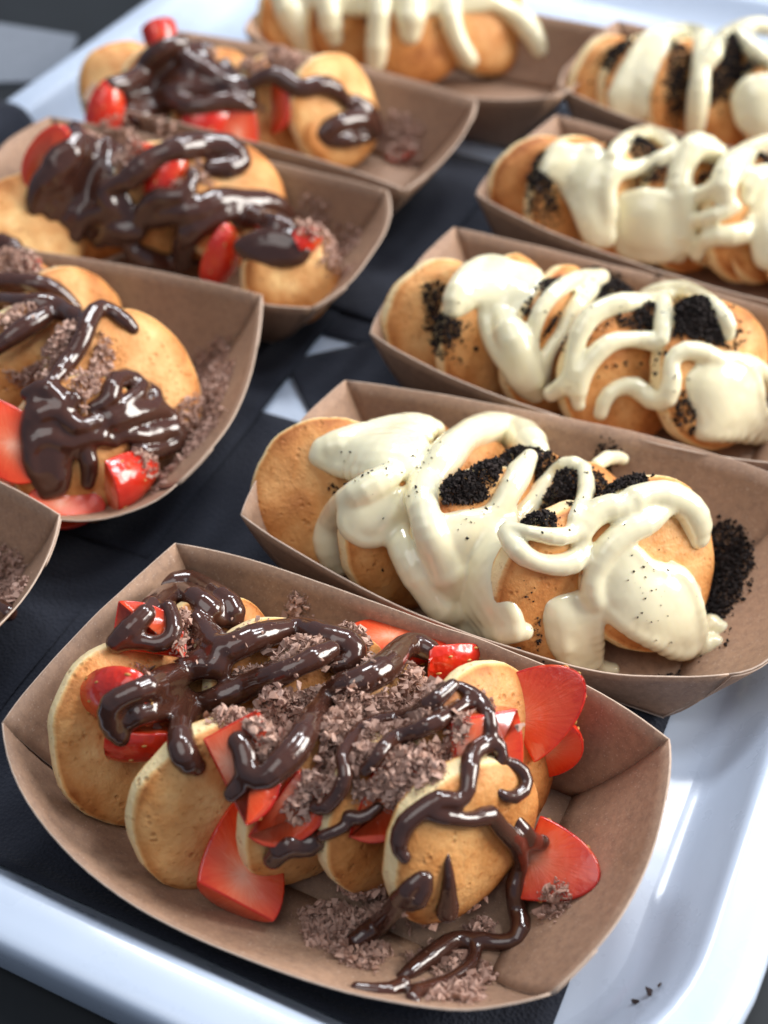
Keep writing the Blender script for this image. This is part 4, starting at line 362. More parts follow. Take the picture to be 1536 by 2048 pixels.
('p',[(-11.59,4.40,4.88,0.24),(-11.43,4.49,4.86,0.26),(-11.25,4.61,4.83,0.27),(-11.12,4.72,4.79,0.28),(-10.97,4.85,4.75,0.27),(-10.81,5.01,4.67,0.28),(-10.66,5.15,4.61,0.28),(-10.53,5.28,4.58,0.27),(-11.96,4.08,4.76,0.26),(-11.80,4.17,4.76,0.28),(-11.62,4.27,4.75,0.29),(-11.45,4.36,4.73,0.30),(-11.29,4.48,4.72,0.31),(-11.15,4.58,4.66,0.33),(-10.99,4.72,4.63,0.31),(-10.86,4.85,4.57,0.33),(-10.70,4.99,4.49,0.33),(-10.56,5.13,4.45,0.32),(-10.39,5.24,4.43,0.25),(-11.98,3.94,4.63,0.26),(-11.81,4.04,4.62,0.31),(-11.67,4.14,4.63,0.33),(-11.49,4.23,4.61,0.34),(-11.34,4.33,4.58,0.36),(-11.17,4.46,4.54,0.37),(-11.02,4.57,4.49,0.38),(-10.89,4.70,4.46,0.37),(-10.72,4.84,4.39,0.34),(-10.57,4.99,4.35,0.31),(-10.42,5.08,4.30,0.26),(-11.86,3.90,4.50,0.30),(-11.69,4.01,4.50,0.35),(-11.55,4.08,4.46,0.40),(-11.38,4.20,4.46,0.38),(-11.21,4.31,4.43,0.39),(-11.08,4.42,4.39,0.40),(-10.92,4.53,4.36,0.38),(-10.75,4.68,4.30,0.33),(-10.60,4.82,4.26,0.29),(-10.46,4.91,4.23,0.26),(-11.90,3.76,4.39,0.26),(-11.73,3.85,4.37,0.33),(-11.57,3.95,4.34,0.37),(-11.40,4.05,4.32,0.40),(-11.26,4.15,4.31,0.40),(-11.08,4.28,4.28,0.37),(-10.95,4.38,4.24,0.34),(-10.79,4.49,4.20,0.31),(-10.63,4.64,4.17,0.28),(-11.76,3.71,4.26,0.27),(-11.61,3.79,4.24,0.31),(-11.43,3.91,4.23,0.34),(-11.30,4.00,4.21,0.36),(-11.13,4.10,4.18,0.34),(-10.97,4.22,4.13,0.31),(-10.82,4.34,4.12,0.30),(-10.66,4.46,4.08,0.26),(-11.64,3.65,4.14,0.26),(-11.48,3.74,4.11,0.28),(-11.30,3.86,4.09,0.30),(-11.15,3.96,4.07,0.30),(-10.98,4.07,4.03,0.29),(-10.85,4.17,4.00,0.27),(-10.69,4.29,3.98,0.24),(-11.35,3.68,3.98,0.24),(-11.18,3.80,3.97,0.26),(-11.02,3.90,3.94,0.24),(-12.06,4.11,4.85,0.22),(-11.83,4.28,4.90,0.23),(-11.61,4.43,4.94,0.22),(-11.41,4.59,4.95,0.23),(-11.22,4.75,4.93,0.23),(-11.04,4.92,4.89,0.23),(-10.88,5.09,4.83,0.24),(-10.72,5.24,4.76,0.24),(-10.56,5.36,4.70,0.24),(-10.41,5.39,4.59,0.23),(-10.30,5.32,4.45,0.23),(-10.28,5.21,4.33,0.23),(-10.31,5.05,4.24,0.23),(-10.37,4.87,4.15,0.22),(-10.45,4.66,4.08,0.22),(-10.54,4.46,4.02,0.22),(-10.65,4.29,3.96,0.23),(-10.75,4.13,3.92,0.22),(-10.88,3.97,3.89,0.23),(-11.02,3.83,3.88,0.23),(-11.16,3.72,3.90,0.23),(-11.32,3.64,3.93,0.24),(-11.49,3.59,4.00,0.24),(-11.68,3.57,4.09,0.23),(-11.84,3.58,4.19,0.23),(-11.96,3.63,4.30,0.23),(-12.03,3.70,4.42,0.22),(-12.07,3.81,4.55,0.23),(-12.08,3.94,4.69,0.23),(-12.06,4.11,4.85,0.22)]),
('s',[(-10.52,4.67,3.80,0.48),(-10.30,4.38,3.75,0.54),(-10.06,4.06,3.73,0.56),(-9.82,3.82,3.66,0.55),(-9.59,3.65,3.51,0.55),(-9.38,3.53,3.31,0.53),(-9.16,3.46,3.08,0.48),(-8.95,3.43,2.81,0.46),(-8.73,3.44,2.54,0.49),(-8.51,3.52,2.31,0.54),(-8.29,3.70,2.12,0.53),(-8.06,3.95,2.01,0.45)]),
('s',[(-7.97,10.01,3.89,0.49),(-8.36,10.57,3.60,0.64),(-8.83,11.27,3.11,0.71),(-9.24,11.66,2.82,0.69),(-9.58,11.69,2.81,0.67),(-9.84,11.46,2.97,0.67),(-9.98,10.88,3.38,0.66),(-10.03,10.09,3.92,0.60),(-10.09,9.41,4.32,0.54),(-10.14,8.84,4.54,0.52),(-10.14,8.22,4.76,0.56),(-10.10,7.57,4.98,0.60),(-10.08,7.02,5.11,0.61),(-10.08,6.60,5.08,0.60),(-10.10,6.28,4.97,0.61),(-10.12,5.97,4.88,0.64),(-10.08,5.56,4.90,0.64),(-9.95,5.09,5.00,0.59),(-9.76,4.69,5.03,0.53),(-9.59,4.43,4.93,0.49),(-9.43,4.26,4.76,0.51),(-9.26,4.14,4.55,0.54),(-9.09,4.06,4.31,0.54),(-8.93,4.01,4.05,0.54),(-8.78,3.96,3.76,0.57),(-8.63,3.92,3.46,0.62),(-8.50,3.94,3.08,0.56),(-8.43,3.92,2.92,0.51)]),
('s',[(-7.75,8.67,4.77,0.28),(-7.75,8.23,4.80,0.36),(-7.73,7.71,4.90,0.43),(-7.72,7.26,4.93,0.45),(-7.73,6.88,4.89,0.43),(-7.76,6.58,4.78,0.42),(-7.80,6.31,4.63,0.42),(-7.85,6.05,4.48,0.42),(-7.90,5.80,4.32,0.40),(-7.94,5.57,4.13,0.36),(-7.99,5.36,3.91,0.34),(-8.03,5.16,3.68,0.35),(-8.04,4.97,3.44,0.39),(-8.02,4.78,3.19,0.41),(-7.98,4.64,2.89,0.38),(-7.91,4.50,2.59,0.32)]),
('s',[(-6.07,9.31,4.39,0.28),(-6.40,9.29,4.43,0.33),(-6.67,9.29,4.29,0.33),(-6.88,9.25,4.03,0.31),(-7.01,9.04,3.81,0.32),(-7.09,8.67,3.74,0.35),(-7.13,8.20,3.77,0.38),(-7.16,7.71,3.83,0.38),(-7.22,7.27,3.86,0.37),(-7.31,6.89,3.85,0.37),(-7.41,6.57,3.80,0.38),(-7.50,6.28,3.69,0.37),(-7.60,6.08,3.51,0.29),(-7.64,5.98,3.41,0.25)]),
('s',[(-6.01,9.07,4.61,0.23),(-5.77,8.63,4.59,0.28),(-5.54,7.89,4.85,0.29),(-5.39,7.05,5.21,0.26),(-5.35,6.41,5.38,0.24),(-5.33,6.02,5.32,0.25),(-5.30,5.80,5.12,0.24),(-5.27,5.71,5.00,0.23)]),
('p',[(-8.59,5.10,4.74,0.26),(-8.42,5.24,4.69,0.26),(-8.25,5.39,4.61,0.28),(-8.08,5.59,4.54,0.29),(-7.92,5.76,4.44,0.31),(-7.75,5.93,4.37,0.32),(-7.55,6.08,4.31,0.31),(-9.18,4.55,4.71,0.27),(-8.98,4.66,4.69,0.28),(-8.82,4.78,4.68,0.29),(-8.63,4.93,4.61,0.32),(-8.46,5.08,4.58,0.31),(-8.29,5.23,4.49,0.33),(-8.11,5.41,4.42,0.33),(-7.96,5.56,4.34,0.35),(-7.77,5.73,4.29,0.36),(-7.58,5.82,4.29,0.34),(-9.22,4.40,4.57,0.27),(-9.04,4.52,4.57,0.33),(-8.84,4.65,4.54,0.34),(-8.66,4.77,4.47,0.36),(-8.50,4.91,4.44,0.36),(-8.33,5.07,4.36,0.37),(-8.14,5.25,4.28,0.38),(-7.99,5.40,4.22,0.40),(-7.80,5.50,4.20,0.42),(-7.60,5.56,4.25,0.36),(-7.37,5.59,4.33,0.29),(-9.06,4.36,4.41,0.30),(-8.90,4.48,4.40,0.35),(-8.71,4.63,4.35,0.39),(-8.54,4.77,4.28,0.41),(-8.36,4.93,4.22,0.42),(-8.20,5.08,4.14,0.43),(-8.04,5.23,4.10,0.45),(-7.82,5.31,4.12,0.44),(-7.59,5.32,4.22,0.39),(-7.40,5.32,4.30,0.32),(-9.12,4.22,4.27,0.27),(-8.94,4.33,4.25,0.32),(-8.74,4.46,4.19,0.38),(-8.59,4.63,4.14,0.44),(-8.42,4.78,4.08,0.45),(-8.25,4.92,4.00,0.45),(-8.07,5.06,3.97,0.43),(-7.85,5.12,4.02,0.45),(-7.64,5.10,4.13,0.41),(-7.37,5.03,4.29,0.33),(-7.19,5.07,4.36,0.28),(-8.97,4.19,4.10,0.28),(-8.79,4.31,4.05,0.34),(-8.63,4.47,3.99,0.41),(-8.46,4.62,3.93,0.45),(-8.28,4.78,3.87,0.43),(-8.11,4.91,3.83,0.44),(-7.89,4.94,3.87,0.44),(-7.65,4.90,4.02,0.41),(-7.41,4.84,4.21,0.36),(-7.16,4.78,4.34,0.30),(-8.84,4.17,3.90,0.30),(-8.66,4.31,3.83,0.37),(-8.51,4.47,3.79,0.44),(-8.34,4.62,3.73,0.45),(-8.16,4.76,3.68,0.45),(-7.96,4.80,3.72,0.43),(-7.72,4.76,3.86,0.45),(-7.43,4.65,4.08,0.38),(-7.21,4.57,4.25,0.32),(-6.99,4.58,4.34,0.26),(-8.90,4.05,3.72,0.26),(-8.72,4.16,3.68,0.32),(-8.55,4.30,3.62,0.38),(-8.38,4.46,3.59,0.44),(-8.21,4.61,3.53,0.44),(-7.99,4.68,3.55,0.44),(-7.75,4.64,3.70,0.43),(-7.50,4.52,3.90,0.41),(-7.24,4.43,4.13,0.34),(-7.01,4.41,4.25,0.27),(-8.78,4.02,3.52,0.28),(-8.58,4.17,3.47,0.34),(-8.41,4.32,3.40,0.42),(-8.23,4.47,3.36,0.45),(-8.06,4.56,3.35,0.44),(-7.82,4.53,3.48,0.44),(-7.57,4.44,3.71,0.42),(-7.31,4.32,3.94,0.36),(-7.05,4.24,4.11,0.30),(-8.64,4.03,3.32,0.31),(-8.46,4.18,3.26,0.37),(-8.29,4.33,3.21,0.43),(-8.09,4.45,3.18,0.43),(-7.88,4.45,3.28,0.45),(-7.63,4.36,3.47,0.45),(-7.36,4.21,3.73,0.38),(-7.11,4.11,3.94,0.32),(-6.88,4.11,4.07,0.25),(-8.69,3.91,3.16,0.27),(-8.52,4.02,3.09,0.32),(-8.35,4.17,3.05,0.38),(-8.16,4.31,2.98,0.45),(-7.93,4.36,3.07,0.45),(-7.69,4.28,3.23,0.44),(-7.43,4.16,3.49,0.42),(-7.18,4.04,3.73,0.36),(-6.95,3.98,3.90,0.29),(-8.56,3.89,2.93,0.28),(-8.39,4.02,2.87,0.35),(-8.20,4.18,2.83,0.42),(-8.01,4.26,2.82,0.45),(-7.76,4.22,2.98,0.44),(-7.52,4.12,3.20,0.45),(-7.25,3.98,3.49,0.39),(-7.00,3.87,3.70,0.33),(-6.77,3.86,3.82,0.26),(-8.42,3.90,2.72,0.30),(-8.27,4.03,2.68,0.37),(-8.09,4.15,2.64,0.43),(-7.85,4.17,2.74,0.44),(-7.59,4.08,2.94,0.43),(-7.34,3.95,3.18,0.44),(-7.07,3.81,3.46,0.37),(-6.81,3.74,3.64,0.30),(-8.31,3.90,2.49,0.32),(-8.12,4.04,2.45,0.40),(-7.91,4.10,2.48,0.45),(-7.68,4.05,2.63,0.45),(-7.43,3.94,2.89,0.43),(-7.16,3.79,3.16,0.41),(-6.89,3.67,3.41,0.35),(-6.65,3.63,3.56,0.28),(-8.36,3.77,2.31,0.29),(-8.17,3.91,2.25,0.34),(-8.00,4.02,2.25,0.40),(-7.74,4.02,2.35,0.45),(-7.49,3.93,2.60,0.44),(-7.24,3.79,2.84,0.44),(-6.97,3.64,3.12,0.41),(-6.70,3.55,3.35,0.34),(-6.50,3.54,3.45,0.28),(-8.23,3.77,2.10,0.30),(-8.06,3.91,2.06,0.36),(-7.84,3.98,2.07,0.41),(-7.61,3.95,2.24,0.43),(-7.35,3.82,2.47,0.44),(-7.06,3.65,2.77,0.44),(-6.79,3.53,3.04,0.39),(-6.56,3.46,3.21,0.34),(-6.34,3.48,3.33,0.28),(-8.11,3.76,1.90,0.30),(-7.93,3.89,1.83,0.34),(-7.68,3.93,1.92,0.38),(-7.43,3.85,2.12,0.39),(-7.16,3.70,2.42,0.41),(-6.88,3.55,2.71,0.42),(-6.66,3.45,2.93,0.38),(-6.40,3.38,3.09,0.32),(-6.19,3.40,3.18,0.27),(-7.78,3.87,1.66,0.30),(-7.55,3.86,1.76,0.33),(-7.30,3.76,2.01,0.34),(-7.00,3.59,2.32,0.35),(-6.75,3.45,2.60,0.36),(-6.50,3.36,2.82,0.37),(-6.26,3.32,2.98,0.32),(-7.36,3.74,1.71,0.28),(-7.10,3.62,1.96,0.30),(-6.82,3.45,2.29,0.31),(-6.55,3.32,2.56,0.31),(-6.32,3.24,2.74,0.30),(-6.10,3.24,2.84,0.29),(-9.38,4.49,4.75,0.25),(-9.18,4.62,4.78,0.26),(-8.99,4.76,4.79,0.26),(-8.80,4.92,4.79,0.26),(-8.63,5.08,4.76,0.26),(-8.46,5.25,4.73,0.26),(-8.29,5.43,4.69,0.25),(-8.13,5.65,4.63,0.27),(-7.96,5.90,4.58,0.26),(-7.80,6.14,4.51,0.26),(-7.64,6.29,4.46,0.26),(-7.51,6.30,4.41,0.27),(-7.41,6.19,4.33,0.26),(-7.31,5.93,4.31,0.27),(-7.20,5.55,4.35,0.26),(-7.10,5.14,4.39,0.25),(-7.02,4.80,4.39,0.26),(-6.95,4.55,4.33,0.25),(-6.91,4.36,4.24,0.25),(-6.88,4.20,4.14,0.26),(-6.84,4.06,4.02,0.25),(-6.77,3.92,3.89,0.25),(-6.66,3.78,3.76,0.26),(-6.50,3.65,3.61,0.25),(-6.33,3.54,3.44,0.25),(-6.17,3.45,3.25,0.26),(-6.04,3.37,3.07,0.26),(-5.97,3.29,2.91,0.25),(-5.99,3.20,2.80,0.26),(-6.13,3.14,2.69,0.25),(-6.36,3.15,2.52,0.26),(-6.67,3.29,2.24,0.27),(-6.98,3.49,1.92,0.25),(-7.26,3.66,1.67,0.26),(-7.52,3.74,1.55,0.27),(-7.76,3.79,1.50,0.27),(-7.96,3.73,1.62,0.27),(-8.13,3.67,1.78,0.27),(-8.26,3.66,1.97,0.26),(-8.37,3.70,2.15,0.26),(-8.46,3.74,2.38,0.27),(-8.54,3.78,2.64,0.26),(-8.62,3.82,2.90,0.26),(-8.71,3.88,3.14,0.27),(-8.80,3.93,3.40,0.25),(-8.89,4.00,3.64,0.26),(-8.98,4.07,3.88,0.26),(-9.07,4.14,4.13,0.25),(-9.17,4.24,4.35,0.26),(-9.27,4.36,4.56,0.26),(-9.38,4.49,4.75,0.25)]),
('s',[(-7.04,4.69,5.15,0.27),(-6.77,4.47,5.09,0.32),(-6.49,4.30,5.04,0.35),(-6.23,4.25,4.94,0.33),(-5.95,4.31,4.81,0.30),(-5.69,4.45,4.68,0.30),(-5.44,4.65,4.55,0.33),(-5.19,4.89,4.45,0.36),(-5.00,5.15,4.41,0.38),(-4.89,5.45,4.43,0.35),(-4.87,5.75,4.53,0.29)]),
('s',[(-7.04,4.89,5.26,0.19),(-6.68,4.83,5.34,0.21),(-6.33,4.78,5.43,0.22),(-6.02,4.83,5.43,0.24),(-5.73,4.97,5.36,0.27),(-5.48,5.19,5.25,0.29),(-5.28,5.48,5.16,0.26),(-5.11,5.77,5.17,0.21)]),
('s',[(-3.87,7.35,5.27,0.28),(-4.20,7.18,5.32,0.38),(-4.49,6.98,5.34,0.44),(-4.73,6.76,5.32,0.43),(-4.89,6.47,5.25,0.41),(-5.00,6.18,5.15,0.40),(-5.06,5.95,4.98,0.38),(-5.06,5.77,4.74,0.31)]),
('s',[(-1.97,8.81,3.57,0.43),(-2.09,8.90,3.92,0.52),(-2.25,8.91,4.25,0.54),(-2.45,8.87,4.54,0.52),(-2.71,8.75,4.81,0.51),(-2.98,8.57,5.04,0.51),(-3.24,8.36,5.22,0.48),(-3.50,8.12,5.34,0.43),(-3.73,7.86,5.41,0.41),(-3.92,7.60,5.41,0.44),(-4.10,7.41,5.28,0.42),(-4.17,7.31,5.18,0.39)]),
('s',[(-3.03,8.11,4.89,0.28),(-3.18,7.83,4.86,0.36),(-3.33,7.50,4.88,0.43),(-3.50,7.18,4.88,0.46),(-3.70,6.88,4.88,0.45),(-3.87,6.60,4.83,0.43),(-4.02,6.34,4.73,0.43),(-4.15,6.08,4.59,0.43),(-4.24,5.85,4.42,0.41),(-4.29,5.61,4.22,0.38),(-4.31,5.39,3.99,0.35),(-4.29,5.20,3.75,0.36),(-4.22,5.09,3.51,0.37),(-4.06,5.02,3.28,0.33)]),
('p',[(-3.77,6.20,4.17,0.34),(-3.58,6.30,4.16,0.34),(-3.36,6.42,4.16,0.30),(-4.03,5.90,4.03,0.32),(-3.81,6.01,4.02,0.37),(-3.60,6.14,4.00,0.42),(-3.41,6.26,3.99,0.37),(-3.20,6.38,3.96,0.33),(-4.08,5.72,3.88,0.31),(-3.87,5.83,3.89,0.37),(-3.66,5.94,3.84,0.44),(-3.44,6.09,3.82,0.44),(-3.24,6.23,3.79,0.39),(-3.02,6.38,3.72,0.36),(-2.82,6.54,3.67,0.31),(-2.62,6.73,3.60,0.29),(-3.92,5.64,3.72,0.36),(-3.71,5.77,3.71,0.43),(-3.49,5.92,3.67,0.49),(-3.29,6.05,3.63,0.45),(-3.06,6.22,3.57,0.42),(-2.86,6.37,3.50,0.39),(-2.66,6.55,3.42,0.37),(-2.45,6.75,3.34,0.36),(-2.25,6.95,3.23,0.35),(-2.04,7.11,3.20,0.32),(-3.95,5.49,3.58,0.32),(-3.74,5.58,3.55,0.39),(-3.54,5.72,3.53,0.45),(-3.33,5.87,3.47,0.50),(-3.11,6.04,3.43,0.49),(-2.92,6.20,3.37,0.45),(-2.72,6.36,3.30,0.43),(-2.50,6.55,3.19,0.43),(-2.29,6.77,3.10,0.41),(-2.10,6.95,3.00,0.40),(-1.87,7.12,2.95,0.32),(-3.78,5.41,3.40,0.35),(-3.58,5.54,3.38,0.42),(-3.37,5.68,3.33,0.47),(-3.15,5.85,3.29,0.50),(-2.95,6.02,3.23,0.51),(-2.77,6.17,3.16,0.50),(-2.55,6.36,3.07,0.48),(-2.34,6.56,2.96,0.50),(-2.14,6.75,2.86,0.46),(-1.94,6.95,2.79,0.41),(-1.72,7.11,2.74,0.33),(-3.62,5.37,3.24,0.37),(-3.41,5.51,3.21,0.43),(-3.22,5.65,3.15,0.48),(-3.00,5.80,3.08,0.49),(-2.81,5.98,3.04,0.50),(-2.59,6.16,2.95,0.49),(-2.37,6.35,2.84,0.50),(-2.16,6.56,2.72,0.50),(-1.96,6.77,2.64,0.44),(-1.76,6.96,2.56,0.40),(-1.54,7.10,2.50,0.32),(-3.45,5.31,3.04,0.36),(-3.25,5.46,3.01,0.41),(-3.03,5.62,2.94,0.46),(-2.85,5.78,2.89,0.50),(-2.63,5.97,2.82,0.51),(-2.41,6.15,2.70,0.51),(-2.22,6.36,2.62,0.51),(-2.02,6.57,2.51,0.52),(-1.80,6.77,2.41,0.44),(-1.61,6.94,2.33,0.37),(-1.38,7.08,2.28,0.30),(-3.51,5.14,2.90,0.29),(-3.30,5.27,2.87,0.35),(-3.08,5.41,2.81,0.39),(-2.88,5.57,2.75,0.44),(-2.68,5.75,2.68,0.49),(-2.45,5.94,2.58,0.49),(-2.26,6.15,2.50,0.51),(-2.05,6.36,2.38,0.51),(-1.85,6.58,2.27,0.50),(-1.65,6.76,2.17,0.43),(-1.42,6.95,2.08,0.36),(-3.13,5.22,2.69,0.32),(-2.92,5.38,2.63,0.36),(-2.72,5.55,2.56,0.41),(-2.52,5.74,2.48,0.46),(-2.29,5.93,2.35,0.48),(-2.09,6.15,2.24,0.51),(-1.90,6.37,2.13,0.52),(-1.69,6.59,2.00,0.49),(-1.47,6.79,1.88,0.40),(-1.27,6.96,1.85,0.34),(-2.75,5.35,2.41,0.34),(-2.53,5.54,2.32,0.37),(-2.34,5.73,2.23,0.41),(-2.14,5.93,2.12,0.45),(-1.94,6.14,1.99,0.48),(-1.74,6.39,1.85,0.51),(-1.52,6.63,1.71,0.45),(-1.32,6.82,1.63,0.38),(-2.60,5.32,2.19,0.30),(-2.39,5.53,2.12,0.35),(-2.19,5.71,2.02,0.38),(-1.98,5.94,1.90,0.41),(-1.78,6.18,1.74,0.46),(-1.57,6.45,1.57,0.49),(-1.37,6.67,1.45,0.42),(-1.13,6.85,1.36,0.35),(-2.22,5.50,1.93,0.31),(-2.01,5.71,1.79,0.35),(-1.81,5.96,1.62,0.38),(-1.63,6.21,1.46,0.40),(-1.41,6.48,1.30,0.43),(-1.19,6.68,1.20,0.36),(-1.67,6.00,1.35,0.34),(-1.46,6.25,1.19,0.36),(-1.25,6.47,1.06,0.36),(-4.13,5.92,4.10,0.27),(-4.00,6.13,4.24,0.29),(-3.85,6.29,4.31,0.29),(-3.68,6.40,4.33,0.28),(-3.48,6.45,4.26,0.30),(-3.26,6.45,4.14,0.29),(-3.04,6.49,3.94,0.29),(-2.82,6.60,3.74,0.29),(-2.60,6.76,3.60,0.28),(-2.38,6.96,3.47,0.29),(-2.16,7.13,3.33,0.30),(-1.96,7.19,3.19,0.30),(-1.77,7.20,2.99,0.31),(-1.61,7.17,2.76,0.29),(-1.46,7.14,2.51,0.29),(-1.32,7.09,2.25,0.31),(-1.18,7.04,1.97,0.29),(-1.07,7.00,1.65,0.31),(-0.99,6.92,1.38,0.31),(-0.98,6.81,1.14,0.30),(-1.03,6.61,0.98,0.30),(-1.15,6.36,0.93,0.31),(-1.33,6.18,0.97,0.30),(-1.55,5.98,1.15,0.31),(-1.79,5.76,1.42,0.29),(-2.05,5.56,1.72,0.29),(-2.30,5.42,1.95,0.30),(-2.54,5.31,2.14,0.28),(-2.79,5.22,2.32,0.30),(-3.04,5.14,2.53,0.30),(-3.28,5.10,2.70,0.29),(-3.49,5.11,2.86,0.30),(-3.68,5.16,3.03,0.29),(-3.84,5.22,3.23,0.28),(-3.98,5.32,3.42,0.29),(-4.08,5.44,3.60,0.28),(-4.14,5.58,3.76,0.29),(-4.16,5.74,3.93,0.30),(-4.13,5.92,4.10,0.28)]),
('s',[(-1.13,7.38,0.32,0.36),(-0.95,7.65,0.63,0.42),(-0.74,7.85,0.82,0.39),(-0.43,7.87,0.77,0.31)]),
('s',[(-1.60,6.63,0.26,0.32),(-1.28,6.75,0.42,0.36),(-0.97,6.87,0.58,0.39),(-0.68,7.02,0.70,0.36),(-0.41,7.19,0.80,0.29)]),
('p',[(-4.75,4.81,3.14,0.23),(-4.59,4.92,3.12,0.24),(-4.42,5.01,3.12,0.24),(-4.24,5.07,3.12,0.25),(-4.08,5.13,3.15,0.22),(-5.29,4.34,3.12,0.24),(-5.12,4.43,3.11,0.26),(-4.95,4.56,3.08,0.26),(-4.80,4.68,3.03,0.27),(-4.64,4.79,3.00,0.28),(-4.46,4.89,2.98,0.28),(-4.29,4.97,2.99,0.29),(-4.12,5.01,3.01,0.27),(-5.14,4.31,2.98,0.28),(-5.00,4.42,2.96,0.30),(-4.83,4.54,2.89,0.33),(-4.69,4.66,2.85,0.33),(-4.51,4.78,2.83,0.33),(-4.36,4.86,2.82,0.33),(-4.17,4.92,2.85,0.31),(-3.99,4.96,2.91,0.25),(-5.20,4.18,2.84,0.25),(-5.02,4.29,2.80,0.31),(-4.86,4.43,2.76,0.35),(-4.71,4.55,2.69,0.38),(-4.55,4.68,2.66,0.38),(-4.39,4.77,2.64,0.39),(-4.22,4.83,2.67,0.34),(-4.05,4.87,2.71,0.29),(-5.07,4.17,2.66,0.25),(-4.92,4.28,2.61,0.32),(-4.75,4.43,2.55,0.37),(-4.60,4.56,2.50,0.39),(-4.43,4.67,2.46,0.40),(-4.26,4.76,2.49,0.35),(-4.08,4.81,2.49,0.30),(-3.90,4.86,2.55,0.24),(-4.96,4.17,2.46,0.27),(-4.79,4.32,2.42,0.34),(-4.65,4.45,2.36,0.40),(-4.49,4.56,2.33,0.39),(-4.32,4.69,2.28,0.39),(-4.14,4.76,2.27,0.33),(-3.97,4.81,2.32,0.27),(-5.01,4.06,2.32,0.24),(-4.85,4.19,2.27,0.30),(-4.69,4.32,2.21,0.34),(-4.52,4.48,2.15,0.39),(-4.37,4.59,2.10,0.39),(-4.20,4.69,2.05,0.36),(-4.03,4.77,2.10,0.30),(-3.85,4.81,2.12,0.25),(-4.87,4.09,2.12,0.26),(-4.71,4.22,2.07,0.31),(-4.57,4.35,1.98,0.37),(-4.41,4.50,1.92,0.38),(-4.26,4.63,1.85,0.40),(-4.09,4.74,1.81,0.34),(-3.89,4.80,1.86,0.28),(-4.76,4.10,1.92,0.26),(-4.62,4.23,1.85,0.31),(-4.45,4.39,1.75,0.37),(-4.29,4.56,1.66,0.39),(-4.13,4.68,1.59,0.35),(-3.98,4.78,1.61,0.30),(-3.80,4.84,1.60,0.25),(-4.65,4.12,1.68,0.27),(-4.48,4.29,1.61,0.33),(-4.34,4.45,1.50,0.36),(-4.19,4.60,1.41,0.39),(-4.02,4.73,1.35,0.33),(-3.85,4.83,1.33,0.28),(-4.53,4.14,1.45,0.26),(-4.38,4.32,1.36,0.29),(-4.23,4.49,1.25,0.33),(-4.07,4.65,1.16,0.34),(-3.90,4.79,1.12,0.30),(-4.27,4.36,1.13,0.28),(-4.12,4.52,1.05,0.30),(-3.95,4.70,0.94,0.30),(-3.79,4.83,0.89,0.26),(-5.38,4.34,3.16,0.22),(-5.25,4.43,3.19,0.23),(-5.10,4.54,3.20,0.22),(-4.96,4.66,3.18,0.23),(-4.81,4.79,3.16,0.22),(-4.64,4.92,3.15,0.23),(-4.45,5.04,3.16,0.23),(-4.27,5.12,3.18,0.23),(-4.11,5.14,3.17,0.23),(-4.00,5.10,3.09,0.23),(-3.92,5.01,2.96,0.23),(-3.87,4.92,2.76,0.24),(-3.83,4.86,2.50,0.23),(-3.80,4.83,2.24,0.24),(-3.76,4.84,1.92,0.24),(-3.72,4.86,1.56,0.24),(-3.69,4.88,1.20,0.25),(-3.68,4.87,0.90,0.25),(-3.70,4.79,0.73,0.24),(-3.79,4.69,0.66,0.24),(-3.95,4.53,0.74,0.24),(-4.13,4.36,0.88,0.23),(-4.29,4.24,1.04,0.24),(-4.44,4.14,1.21,0.23),(-4.59,4.06,1.41,0.23),(-4.72,4.01,1.63,0.23),(-4.84,3.99,1.85,0.23),(-4.95,4.00,2.08,0.23),(-5.04,4.03,2.30,0.23),(-5.13,4.06,2.53,0.22),(-5.22,4.11,2.77,0.22),(-5.30,4.20,2.98,0.22),(-5.38,4.33,3.16,0.22)]),
('s',[(-5.12,4.51,3.27,0.06),(-5.02,4.36,3.02,0.11),(-4.92,4.26,2.72,0.16),(-4.79,4.19,2.38,0.21),(-4.66,4.14,2.01,0.28),(-4.58,4.09,1.85,0.28)]),
('s',[(-5.92,10.54,3.67,0.23),(-5.78,11.22,3.46,0.26),(-5.59,11.98,2.96,0.24),(-5.44,12.20,2.76,0.22)]),
('s',[(-2.45,7.39,3.33,0.19),(-2.11,7.40,3.17,0.22),(-1.79,7.45,2.89,0.21),(-1.49,7.46,2.59,0.18)]),
('s',[(-8.16,4.03,1.21,0.28),(-7.85,4.09,1.16,0.30),(-7.50,4.04,1.27,0.32),(-7.06,3.71,1.74,0.34),(-6.63,3.33,2.29,0.37),(-6.27,3.19,2.58,0.39),(-5.99,3.27,2.64,0.35),(-5.73,3.42,2.63,0.29)]),
('s',[(-4.06,5.10,0.37,0.22),(-3.64,5.04,0.34,0.27),(-3.28,5.06,0.31,0.24),(-3.12,5.12,0.32,0.22)])],
